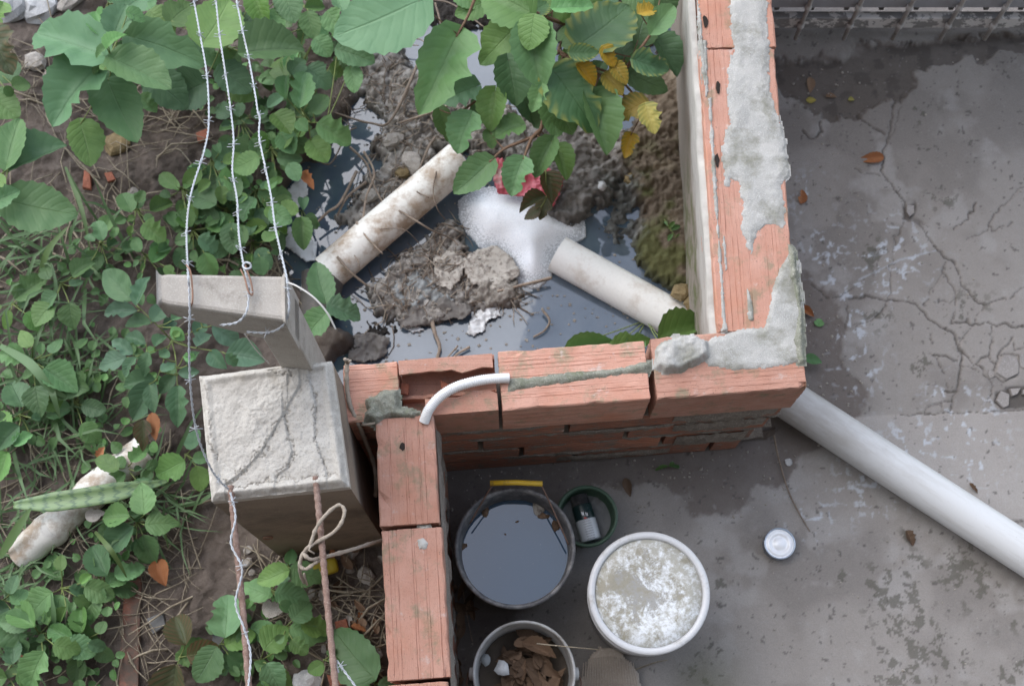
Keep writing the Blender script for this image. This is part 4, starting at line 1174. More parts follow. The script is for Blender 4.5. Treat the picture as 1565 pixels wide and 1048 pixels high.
# ------------------------------------------------------------------ barbed wire
barb_me = []
for k in range(3):
    rnd = random.Random(k + 60); mb = MB()
    hel = []
    for i in range(22):
        t = i / 21; a = t * 2 * math.pi * 2.3
        hel.append((-0.006 + 0.012 * t, 0.0033 * math.cos(a), 0.0033 * math.sin(a)))
    s = rnd.uniform(0.7, 1.3)
    mb.tube([(-0.012, 0.010 * s, 0.007), (-0.008, 0.005, 0.005)] + hel + [(0.008, -0.006, -0.002), (0.011, -0.015 * s, 0.004)], 0.0011, 5)
    mb.tube([(-0.002, -0.016, 0.002 * s), (0.001, -0.004, 0.0035), (0.002, 0.004, 0.003), (0.004, 0.016 * s, 0.001)], 0.0011, 5)
    barb_me.append(mb.mesh('barb', M['galv']))
def barbed(label, pts, spacing, phase=0.03, barbs=True):
    root = empty('barbed_wire', label, 'barbed wire', None)
    path = smooth_path(pts, 40)
    L = [0.0]
    for a, b in zip(path[:-1], path[1:]): L.append(L[-1] + (b - a).length)
    mb = MB()
    for ph in (0, math.pi):
        st = []
        d = 0.0; k = 0
        while d < L[-1]:
            while k < len(L) - 2 and L[k + 1] < d: k += 1
            t = (d - L[k]) / max(L[k + 1] - L[k], 1e-9)
            p = path[k].lerp(path[k + 1], t); tan = (path[k + 1] - path[k]).normalized()
            side = tan.cross(Vector((0, 0, 1))); 
            if side.length < 1e-3: side = Vector((1, 0, 0))
            side.normalize(); up = side.cross(tan)
            a = d / 0.024 * 2 * math.pi + ph
            st.append(p + (side * math.cos(a) + up * math.sin(a)) * 0.0013)
            d += 0.004
        mb.tube(st, 0.00112, 5)
    mb.build('strand', M['galv'], root)
    if barbs:
        d = phase; k = 0; i = 0
        while d < L[-1] - 0.02:
            while k < len(L) - 2 and L[k + 1] < d: k += 1
            tan = (path[k + 1] - path[k]).normalized()
            o = link('barb', barb_me[i % 3], root)
            o.location = path[k]
            o.scale = (.64, .64, .64)
            rot = tan.to_track_quat('X', 'Z')
            o.rotation_euler = (rot.to_matrix() @ Matrix.Rotation(random.uniform(-1, 1), 3, 'X')).to_euler()
            i += 1; d += spacing * random.uniform(0.85, 1.15)
    return root
def wp(lst): return [P(a, b, z) for a, b, z in lst]
barbed('leftmost barbed wire, running over the tip of the arm down to the big post',
       wp([(230, -420, 0.62), (266, -200, 0.67), (292, -25, 0.72), (305, 50, 0.76), (316, 115, 0.80), (319, 185, 0.84), (312, 230, 0.88), (292, 295, 0.93), (285, 350, 0.99), (287, 415, 1.112), (289, 440, 1.113), (290, 480, 1.10), (289, 530, 1.06), (292, 600, 1.0), (302, 665, 0.92), (325, 720, 0.85), (350, 748, 0.80)]), 0.115)
barbed('middle strand of barbed wire, tied off in a knot on the arm',
       wp([(276, -420, 0.62), (306, -200, 0.67), (327, -25, 0.72), (335, 50, 0.76), (344, 110, 0.80), (352, 165, 0.84), (357, 215, 0.88), (355, 262, 0.92), (362, 305, 0.97), (365, 360, 1.03), (372, 405, 1.108), (379, 430, 1.112), (380, 455, 1.112), (376, 478, 1.112), (362, 493, 1.10), (336, 497, 1.085)]), 0.115, 0.05)
barbed('rightmost strand of barbed wire, looped around the corner of the arm',
       wp([(296, -420, 0.62), (330, -200, 0.67), (357, -25, 0.72), (368, 35, 0.76), (380, 90, 0.80), (390, 145, 0.84), (394, 172, 0.86), (397, 180, 0.87), (396, 210, 0.89), (405, 255, 0.93), (414, 300, 0.97), (420, 345, 1.02), (430, 390, 1.08), (438, 425, 1.112), (441, 450, 1.106), (441, 478, 1.10), (432, 498, 1.08), (410, 508, 1.06), (375, 507, 1.05)]), 0.095, 0.02)
barbed('loose length of barbed wire wound along the left rusty bar of the big post',
       wp([(352, 752, 0.80), (360, 790, 0.805), (353, 830, 0.805), (370, 870, 0.812), (360, 920, 0.81), (373, 960, 0.815), (383, 1000, 0.82), (378, 1060, 0.845)]), 0.11, 0.02)
barbed('short end of barbed wire hooked on the right rusty bar at the bottom', wp([(552, 1060, 0.82), (530, 1030, 0.82), (513, 1008, 0.815), (518, 1030, 0.82)]), 0.2, 0.06)
# tie wires on the arm
for i, (pts, lab) in enumerate([
    (wp([(285, 405, 1.105), (291, 415, 1.114), (294, 440, 1.114), (294, 462, 1.11), (290, 470, 1.09)]), 'rusty tie wire round the tip of the arm'),
    (wp([(372, 398, 1.09), (377, 412, 1.118), (384, 432, 1.117), (386, 450, 1.114), (380, 446, 1.118), (374, 425, 1.117), (368, 412, 1.11)]), 'rusty tie wire round the middle of the arm'),
    (wp([(383, 404, 1.10), (383, 409, 1.118), (376, 411, 1.121), (371, 406, 1.115), (376, 401, 1.11), (383, 403, 1.118)]), 'bright wire knot on the back edge of the arm')]):
    mb = MB(); mb.tube(smooth_path(pts, 6), 0.0015 if i < 2 else 0.0018, 6)
    tag(mb.build('tie_wire', M['rust_wire'] if i < 2 else M['galv']), lab, 'wire')
mb = MB(); mb.tube(smooth_path(wp([(440, 432, 1.112), (455, 438, 1.12), (480, 455, 1.12), (500, 478, 1.11), (513, 503, 1.09)]), 8), [0.0016] * 33, 6)
tag(mb.build('string', M['string']), 'stiff pale string sticking out from the corner of the arm', 'string')
mb = MB(); mb.tube(smooth_path(wp([(374, 510, 1.04), (392, 535, 0.95), (411, 555, 0.85)]), 6), 0.0012, 5)
tag(mb.build('string', M['string']), 'thin slack thread hanging under the arm to the big post', 'string')

# ------------------------------------------------------------------ pipes
def pipe_mesh(pts, r, mat, name, parent=None, n=40, wall=0.004, sub=10, irregular=0.0, seed=0, open_end=True):
    path = smooth_path(pts, sub)
    mb = MB()
    mb.tube(path, [r * (1 + irregular * mnoise.noise(Vector((i * 0.35, seed, 0)))) for i in range(len(path))], n, cap=False)
    if irregular:
        for i, v in enumerate(mb.v):
            vv = Vector(v); nn = mnoise.noise(vv * 22 + Vector((seed, 0, 0))) * irregular * 0.6 * r
            ctr = path[i // n]; d = (vv - ctr).normalized(); mb.v[i] = tuple(vv + d * nn)
    if open_end:
        outer = mb.v[:n]
        t = (path[1] - path[0]).normalized()
        rows = [[Vector(o) for o in outer], [path[0] + (Vector(o) - path[0]) * ((r - wall) / r) for o in outer], [path[0] + t * 0.12 + (Vector(o) - path[0]) * ((r - wall) / r) for o in outer]]
        b0, m = mb.grid(rows, True)
        mb.f.append(tuple(b0 + 2 * n + k for k in range(n)))
    return mb.build(name, mat, parent)
dp = empty('drain_pipe', 'smooth white drain pipe lying across the yard and through the wall corner into the pond', 'pipe')
r_ = 0.050
pA = P(852, 388, POND_Z + 0.03); pB = P(1040, 493, POND_Z + 0.02)
pC = P(1238, 632, 0.055); pD = P(1400, 738, 0.055); pE = P(1640, 893, 0.055)
dm = (pB - pA).normalized()
pipe_mesh([pA, pB, pB + dm * 0.13], r_, M['pvc_old'], 'pipe_inlet', dp, seed=3)['label'] = 'stained stub of the pipe that lies in the pond'
dm2 = (pD - pC).normalized()
pipe_mesh([pC - dm2 * 0.12, pC, pD, pE], r_, M['pvc'], 'pipe_run', dp, open_end=False)
lp = empty('drain_pipe', 'old stained white pipe with roots draped over it in the mud left of the foam', 'pipe')
la = P(704, 243, 0.035); lb = P(500, 418, 0.0)
ld = (lb - la).normalized()
pipe_mesh([la, la.lerp(lb, .5), lb], 0.0495, M['pvc_dirty'], 'pipe_body', lp, seed=5, irregular=0.012)
pipe_mesh([lb + ld * 0.045 + Vector((0.018, -0.085, -0.012)), lb + ld * 0.03 + Vector((0.006, -0.04, -0.008)), lb + ld * 0.006], 0.051, M['pipe_dark'], 'pipe_mouth', lp, sub=5)  # open mouth of the pipe, its inner shade given as dark colour
# short white pipe lying in the weeds, lower left
pipe_mesh([G(40, 852, 0.03), G(88, 810, 0.035), G(150, 755, 0.04), G(228, 690, 0.03)], 0.040, M['pvc_dirty'], 'broken_pipe', None, n=28, sub=8, irregular=0.22, seed=9)
tag(bpy.data.objects['broken_pipe'], 'rough dirty white pipe lying in the weeds left of the big post', 'pipe')

# corrugated conduit crossing the broken brick
path = smooth_path(wp([(648, 645, TOP + 0.002), (656, 625, TOP + 0.016), (674, 605, TOP + 0.02), (700, 590, TOP + 0.02), (735, 581, TOP + 0.016), (764, 578, TOP + 0.013), (778, 578, TOP + 0.010)]), 40)
mb = MB(); mb.tube(path, [0.0108 if (i // 2) % 2 else 0.0097 for i in range(len(path))], 14)
tag(mb.build('conduit', M['conduit']), 'white corrugated conduit curving over the broken brick', 'conduit')

# ------------------------------------------------------------------ buckets and small vessels
def bucket_center(px, py, z): return P(px, py, z)
# black bucket of water
zr = 0.265
c = P(787, 836, zr); Rb = (P(880, 836, zr) - P(694, 836, zr)).length / 2
bb = empty('bucket', 'black bucket full of dark still water with a yellow grip on its handle', 'bucket', None, (c.x, c.y, 0))
mb = MB()
mb.lathe([(0.0, 0.004), (Rb * 0.78, 0.004), (Rb * 0.82, 0.012), (Rb * 0.955, zr - 0.03), (Rb * 0.955, zr - 0.014), (Rb * 0.965, zr - 0.010)], 64)
mb.build('body', M['black_plastic'], bb)
mb = MB()
mb.lathe([(Rb * 0.962, zr - 0.016), (Rb * 0.995, zr - 0.014), (Rb, zr - 0.004), (Rb * 0.985, zr + 0.001), (Rb * 0.945, zr + 0.001), (Rb * 0.925, zr - 0.005), (Rb * 0.905, zr - 0.03), (Rb * 0.87, 0.10)], 64)
mb.build('rim', M['rim_plastic'], bb)
mb = MB(); rows = []
wz = zr - 0.080
mb.lathe([(0.0005, wz), (Rb * 0.5, wz), (Rb * 0.895, wz)], 64)
w_o = mb.build('water_fill', M['bucket_water'])
w_o.location = bb.location
tag(w_o, 'dark still water filling the black bucket', 'water')
def loc(o, v): return Vector(v) - o.location
hnd = MB()
h_pts = [(722, 800, zr - 0.005), (735, 768, zr + 0.015), (752, 741, zr + 0.045)]
hnd.tube(smooth_path([loc(bb, P(*p)) for p in [(718, 800, zr - .01), (735, 770, zr + .015), (753, 741, zr + .04), (762, 739, zr + .042)]], 6), 0.0019, 6)
ho = hnd.build('handle_wire', M['handle_wire'], bb)
hnd = MB()
hnd.tube(smooth_path([loc(bb, P(*p)) for p in [(869, 832, zr - .01), (848, 785, zr + .018), (827, 741, zr + .04), (820, 740, zr + .042)]], 6), 0.0019, 6)
hnd.build('handle_wire', M['handle_wire'], bb)
mb = MB(); mb.tube([loc(bb, P(749, 738, zr + .042)), loc(bb, P(789, 737, zr + .043)), loc(bb, P(829, 739, zr + .042))], 0.0062, 10)
mb.build('grip', M['yellow_plastic'], bb)
# floating scraps in the water
def flat_scrap(name, px, py, z, r, mat, seed, label, cat, group=None, asp=1.0):
    rnd = random.Random(seed); n = 9; c = P(px, py, z); mb = MB()
    a0 = rnd.uniform(0, 6)
    ring = []
    for k in range(n):
        t = k * 2 * math.pi / n; rr = r * rnd.uniform(0.6, 1.2)
        x_, y_ = rr * math.cos(t) * asp, rr * math.sin(t)
        ring.append((c.x + x_ * math.cos(a0) - y_ * math.sin(a0), c.y + x_ * math.sin(a0) + y_ * math.cos(a0), c.z + rnd.uniform(0, .4) * r * 0.5))
    mb.v = ring + [(c.x, c.y, c.z + r * 0.25)]
    mb.f = [(k, (k + 1) % n, n) for k in range(n)]
    o = mb.build(name, mat)
    m = o.modifiers.new('thick', 'SOLIDIFY'); m.thickness = 0.0012
    return tag(o, label, cat, group)
for i, (a, b, r) in enumerate([(822, 775, .013), (830, 788, .009), (850, 803, .010), (742, 781, .008), (706, 835, .010), (790, 797, .003), (772, 816, .0022)]):
    flat_scrap('leaf_scrap', a, b, wz + 0.001, r, M['paper'] if i == 0 else M['dead'], 400 + i, 'small dead scrap floating on the bucket water', 'leaf scrap', 'scraps floating in the black bucket', 1.6)

# green pot with the spray can
zg = 0.115
c = P(897, 788, zg); Rg = (P(945, 788, zg) - P(850, 788, zg)).length / 2
gp = empty('flower_pot', 'shallow dark green plastic pot holding a small spray can', 'pot', None, (c.x, c.y, 0))
mb = MB()
mb.lathe([(0.0, 0.003), (Rg * 0.8, 0.003), (Rg * 0.95, zg - 0.012), (Rg, zg - 0.010), (Rg, zg), (Rg * 0.90, zg), (Rg * 0.88, zg - 0.008), (Rg * 0.76, 0.02), (0.0, 0.018)], 48)
mb.build('pot_shell', M['green_plastic'], gp)
mb = MB(); rows = []
for i in range(13):
    r0 = Rg * 0.83 * i / 12
    rows.append([(r0 * math.cos(t), r0 * math.sin(t), 0.060 + 0.008 * mnoise.noise(Vector((r0 * math.cos(t) * 60, r0 * math.sin(t) * 60, 3)))) for t in [k * 2 * math.pi / 40 for k in range(40)]])
mb.grid(rows, True); mb.build('pot_filling', M['pot_fill'], gp)
zcn = 0.088
ca, cb_ = P(884, 757, zcn), P(904, 826, zcn)
cv = cb_ - ca; cL = cv.length; rc = 0.0245
can = empty('spray_can', 'small spray can with a black cap lying in the green pot', 'spray can', None, ca)
can.rotation_euler = cv.to_track_quat('X', 'Z').to_euler()
def cyl(prof, mat, name, parent):
    mb = MB(); n = 28
    rows = [[(x_, r * math.cos(2 * math.pi * k / n), r * math.sin(2 * math.pi * k / n)) for k in range(n)] for x_, r in prof]
    mb.grid(rows, True); mb.f = [tuple(reversed(x)) for x in mb.f]
    return mb.build(name, mat, parent)
cyl([(0.0, 0.0), (0.0, rc * 0.80), (0.002, rc * 0.86), (cL * 0.22, rc * 0.9), (cL * 0.225, rc * 0.95)], M['black_plastic'], 'cap', can)
cyl([(cL * 0.225, rc * 0.95), (cL * 0.26, rc), (cL * 0.545, rc)], simple('dark_green_band', (0.012, 0.03, 0.03), 0.3), 'shoulder', can)
cyl([(cL * 0.545, rc), (cL * 0.55, rc * 1.01), (cL * 0.96, rc * 1.01), (cL * 0.985, rc * 0.97), (cL, rc * 0.9), (cL, 0.0)], M['can_label'], 'label_band', can)
mb = MB(); mb.v = [(cL * 0.50, -0.003, rc + .0006), (cL * 0.545, -0.0055, rc + .0004), (cL * 0.545, 0.0045, rc + .0006)]; mb.f = [(0, 1, 2)]
mb.build('warning_mark', M['red_dot'], can, smooth=False)
mb = MB()
for k in range(5): mb.box((cL * 0.42 + 0.0012 * k, -0.006 + 0.003 * k, rc * 0.96), (0.008, 0.0012, 0.0016))
mb.build('print', M['tin_in'], can, smooth=False)

# white bucket with its stained lid
zl = 0.32
c = P(992, 905, zl); Rl = (P(1086, 905, zl) - P(899, 905, zl)).length / 2
wbk = empty('bucket', 'closed white bucket whose lid is blotched with grey and green algae', 'bucket', None, (c.x, c.y, 0))
mb = MB(); mb.lathe([(0, 0.003), (Rl * 0.84, 0.003), (Rl * 0.86, 0.01), (Rl * 0.95, zl - 0.075), (Rl * 0.985, zl - 0.074), (Rl * 0.985, zl - 0.066), (Rl * 0.955, zl - 0.064), (Rl * 0.96, zl - 0.02)], 64)
mb.build('body', M['white_plastic'], wbk)
ld_ = empty('lid', loc=(0, 0, zl)); ld_.parent = wbk
ld_.location = (0, 0, 0)
mb = MB(); mb.lathe([(Rl * 0.965, zl - 0.022), (Rl * 0.995, zl - 0.020), (Rl, zl - 0.004), (Rl * 0.985, zl), (Rl * 0.90, zl + 0.001), (Rl * 0.885, zl - 0.003), (Rl * 0.875, zl - 0.009)], 72)
bpy.data.objects.remove(ld_)
lid_rim = mb.build('lid', M['white_plastic'], wbk)
mb = MB(); mb.lathe([(Rl * 0.876, -0.0095), (Rl * 0.868, -0.006), (Rl * 0.6, -0.0055), (Rl * 0.3, -0.006), (0.0004, -0.006)], 72)
lt = mb.build('lid_panel', M['lid'], lid_rim); lt.location = (0, 0, zl)
# white bucket of dead leaves
zb = 0.275
c = P(801, 1028, zb); Rw = (P(880, 1028, zb) - P(722, 1028, zb)).length / 2
lbk = empty('bucket', 'open greyish white bucket half full of dead brown leaves, cut by the bottom edge', 'bucket', None, (c.x, c.y, 0))
mb = MB(); mb.lathe([(0, 0.003), (Rw * 0.84, 0.003), (Rw * 0.955, zb - 0.02), (Rw * 0.985, zb - 0.018), (Rw, zb - 0.012), (Rw, zb), (Rw * 0.955, zb), (Rw * 0.94, zb - 0.01), (Rw * 0.86, 0.02), (0, 0.015)], 64)
mb.build('body', M['grey_plastic'], lbk)
for sx in (-1, 1):
    mb = MB(); mb.lathe([(0.014, -0.004), (0.014, 0.004), (0.006, 0.006), (0.0005, 0.006)], 16)
    e = mb.build('ear', M['grey_plastic'], lbk); e.location = (sx * (Rw + 0.003), 0.0, zb - 0.035); e.rotation_euler = (0, sx * R(90), 0)
hnd = MB(); hp = [Vector((-Rw - 0.008, 0.0, zb - .035)), Vector((-Rw - .012, -0.03, zb - 0.05)), Vector((-Rw * 0.8, -Rw * 0.85, zb - .06)), Vector((0, -Rw * 1.12, zb - .06)), Vector((Rw * .8, -Rw * 0.85, zb - .06)), Vector((Rw + .012, -0.03, zb - 0.05)), Vector((Rw + .008, 0, zb - .035))]
hnd.tube(smooth_path(hp, 6), 0.0018, 6); hnd.build('handle', M['handle_wire'], lbk)
mb = MB(); rows = []
for i in range(10):
    r0 = Rw * 0.9 * i / 9
    rows.append([(r0 * math.cos(t), r0 * math.sin(t), 0.155 + 0.02 * mnoise.noise(Vector((r0 * math.cos(t) * 25, r0 * math.sin(t) * 25, 7)))) for t in [k * 2 * math.pi / 32 for k in range(32)]])
mb.grid(rows, True)
lo_ = mb.build('leaf_mulch', M['far_ground']); lo_.location = lbk.location
tag(lo_, 'dark rotting leaf mulch in the open white bucket', 'mulch', None, 'stuff')

# tin
zt = 0.034
c = P(1192, 830, zt); Rt = (P(1216, 830, zt) - P(1168, 830, zt)).length / 2
tn = empty('tin_can', 'small shiny round tin standing alone on the concrete floor', 'tin', None, (c.x, c.y, 0))
mb = MB(); mb.lathe([(0, 0.001), (Rt * 0.95, 0.001), (Rt * 0.985, 0.004), (Rt * 0.97, zt - 0.007), (Rt, zt - 0.005), (Rt, zt), (Rt * 0.93, zt + 0.0005), (Rt * 0.90, zt - 0.004)], 48)
mb.build('body', M['tin'], tn)
mb = MB(); mb.lathe([(Rt * 0.90, zt - 0.004), (Rt * 0.80, zt - 0.0045), (Rt * 0.78, zt - 0.003), (Rt * 0.58, zt - 0.003), (Rt * 0.56, zt - 0.0045), (Rt * 0.40, zt - 0.0045), (Rt * 0.38, zt - 0.0035), (0.0003, zt - 0.0035)], 48)
mb.build('end_panel', M['tin_in'], tn)

# ------------------------------------------------------------------ gate
gt = empty('metal_gate', 'dark metal bar gate with chipped paint at the far edge of the yard', 'gate', None, (0.95, 1.83, 0))
gx0, gx1, gy = 0.60, 1.75, 1.835
mb = MB()
def gbox(x0, x1, y0, y1, z0, z1): return ((x0 + x1) / 2 - gt.location.x, (y0 + y1) / 2 - gt.location.y, (z0 + z1) / 2), (x1 - x0, y1 - y0, z1 - z0)
for name, (y0, y1, z0, z1), mat in (('rail', (gy, gy + 0.022, 0.075, 0.125), 'chipped'), ('rail', (gy + 0.004, gy + 0.046, 0.17, 0.21), 'blue_metal'), ('rail', (gy + 0.002, gy + 0.03, 1.10, 1.14), 'blue_metal'), ('sheet_panel', (gy + 0.085, gy + 0.089, 0.04, 1.15), 'panel')):
    mb = MB(); mb.box(*gbox(gx0, gx1, y0, y1, z0, z1)); mb.build(name, M[mat], gt, smooth=False, bevel=0.003)
mb = MB(); mb.box(*gbox(gx0, gx1, gy + 0.04, gy + 0.06, 0.235, 0.262)); mb.build('rail', M['chipped'], gt, smooth=False, bevel=0.002)
for k in range(12):
    xk = gx0 + 0.02 + 0.095 * k
    mb = MB(); mb.box(*gbox(xk, xk + 0.012, gy + 0.070, gy + 0.084, 0.05, 1.14)); mb.build('panel_rib', M['panel'], gt, smooth=False)
for px_ in (1143, 1218, 1292, 1367, 1440, 1508, 1580, 1650):
    p = P(px_, 63, 0.045)
    mb = MB()
    path = [Vector((p.x - gt.location.x, gy - 0.0075 - gt.location.y, 0.03 + 0.001)), Vector((p.x - gt.location.x, gy - 0.0075 - gt.location.y, 0.3)), Vector((p.x - gt.location.x, gy - 0.0075 - gt.location.y, 1.15))]
    mb.tube(path, 0.0060, 10)
    for zz in (0.10, 0.19): mb.lathe([(0.0068, zz - 0.012), (0.0095, zz - 0.004), (0.0095, zz + 0.004), (0.0068, zz + 0.012)], 8, (p.x - gt.location.x, gy - 0.007 - gt.location.y, 0))
    mb.build('bar', M['dark_metal'], gt)

# ------------------------------------------------------------------ foam, packet, paper and rubbish in the pond
fo = patch('soap_foam', [(700, 306), (728, 288), (770, 284), (815, 296), (840, 300), (866, 330), (894, 338), (896, 362), (868, 380), (850, 395), (842, 424), (822, 442), (792, 436), (780, 408), (760, 388), (732, 378), (712, 355), (700, 332)], POND_Z + 0.003, 0.050, M['foam'], None, 0.0026, 31, 2.2, 0.07, 10, 46, 0.9, POND_Z - 0.01, True, 60)
tag(fo, 'white heap of soap foam floating where the two pipes meet', 'foam')
fo = patch('soap_foam', [(795, 425), (830, 425), (826, 440), (800, 438)], POND_Z + 0.002, 0.010, M['foam'], None, 0.003, 33, 4, 0.4, 60, 8, 0.6, POND_Z - 0.01, True)
tag(fo, 'small drift of froth at the lower edge of the foam heap', 'foam')
def crumple(name, poly, z0, thick, mat, label, cat, seed=0, freq=26, res=0.0034, jag=4, sharp=1.0):
    pts = [P(a, b, z0) for a, b in poly]
    x0, x1 = min(p.x for p in pts) - .01, max(p.x for p in pts) + .01
    y0, y1 = min(p.y for p in pts) - .01, max(p.y for p in pts) + .01
    xs = np.arange(x0, x1 + res, res); ys = np.arange(y0, y1 + res, res)
    X, Y = np.meshgrid(xs, ys); sh_ = X.shape; x, y = X.ravel(), Y.ravel()
    px, py = proj_np(x, y, z0)
    s = sdf(px, py, poly) + (fbm(x, y, 40, 3, seed + 5) - 0.5) * 2 * jag
    rg = 0.55 * ridge(x + (fbm(x, y, 20, 2, seed + 3) - .5) * .03, y, freq, 2, seed) + 0.45 * ridge(x, y + (fbm(x, y, 30, 2, seed + 4) - .5) * .03, freq * 2.7, 2, seed + 8)
    h = z0 + sstep(-1, 6, s) * thick * 0.15 + thick * 1.15 * rg ** (2.6 * sharp)
    idx = np.arange(sh_[0] * sh_[1]).reshape(sh_)
    f = np.stack([idx[:-1, :-1].ravel(), idx[:-1, 1:].ravel(), idx[1:, 1:].ravel(), idx[1:, :-1].ravel()], 1)
    keep = (s[f] > -1).all(1); f = f[keep]
    used = np.unique(f); mp = np.zeros(len(x), int); mp[used] = np.arange(len(used))
    o = link(name, fast_mesh(name, np.stack([x, y, h], 1)[used], mp[f], mat))
    m = o.modifiers.new('thick', 'SOLIDIFY'); m.thickness = 0.0012
    return tag(o, label, cat)
zi = POND_Z + 0.045
pk = crumple('wrapper', [(748, 262), (760, 244), (800, 262), (835, 258), (862, 275), (848, 318), (830, 318), (800, 300), (762, 298)], zi + 0.012, 0.022, M['pink'], 'crumpled pink plastic wrapper half under the foam', 'wrapper', 41, 22)
b = plate('print', [(838, 284), (848, 286), (846, 297), (837, 295)], zi + 0.024, 0.010, M['tan_label'], pk, 2)
crumple('paper', [(705, 398), (735, 378), (762, 376), (785, 395), (795, 420), (775, 440), (745, 445), (720, 432)], zi - 0.020, 0.016, M['paper'], 'crumpled dirty paper with ink specks at the edge of the foam', 'paper', 43, 18)
crumple('paper', [(662, 392), (690, 382), (708, 392), (706, 425), (690, 448), (668, 436)], zi - 0.020, 0.016, M['paper'], 'smaller crumpled brown paper left of the specked one', 'paper', 45, 20)
crumple('plastic_bag', [(712, 512), (722, 480), (735, 474), (768, 470), (766, 482), (745, 490), (740, 508), (725, 515)], POND_Z + 0.002, 0.020, M['bag'], 'torn white plastic scrap floating below the crumpled paper', 'plastic scrap', 47, 28)
crumple('plastic_bag', [(618, 498), (640, 496), (650, 506), (630, 510)], POND_Z + 0.001, 0.010, M['bag'], 'small white plastic flake floating near the wall', 'plastic scrap', 49, 30)
crumple('plastic_bag', [(432, 300), (450, 280), (475, 270), (470, 300), (455, 318), (438, 318)], POND_Z + 0.012, 0.012, M['white_plastic'], 'white plastic sheet in the water, upper of the two left of the old pipe', 'plastic scrap', 51, 16)
crumple('plastic_bag', [(425, 352), (445, 348), (485, 370), (485, 398), (468, 402), (440, 380)], POND_Z + 0.014, 0.014, M['white_plastic'], 'white plastic sheet in the water, lower of the two left of the old pipe', 'plastic scrap', 53, 16)
crumple('rag', [(608, 488), (640, 462), (680, 455), (720, 468), (722, 484), (690, 490), (640, 500), (615, 505)], POND_Z + 0.012, 0.026, M['grey_rag'], 'grey wet rag lying at the water edge above the wall', 'rag', 55, 14)
crumple('rag', [(528, 520), (560, 508), (600, 516), (590, 545), (560, 556), (535, 550)], POND_Z + 0.006, 0.02, M['grey_rag'], 'dark wet rag in the water behind the left end of the wall', 'rag', 57, 22)
sm = patch('scum', [(590, 432), (640, 410), (665, 430), (690, 450), (700, 466), (660, 470), (640, 482), (600, 465)], POND_Z + 0.006, 0.020, M['silt'], None, 0.004, 61, 8, 0.9, 60, 8, 1.0, POND_Z - 0.02)
tag(sm, kind='stuff')
sm = patch('scum', [(735, 425), (790, 430), (800, 440), (785, 462), (745, 470), (720, 458)], POND_Z + 0.018, 0.018, M['ash'], None, 0.004, 63, 8, 0.9, 60, 8, 1.0, POND_Z - 0.02)
tag(sm, kind='stuff')

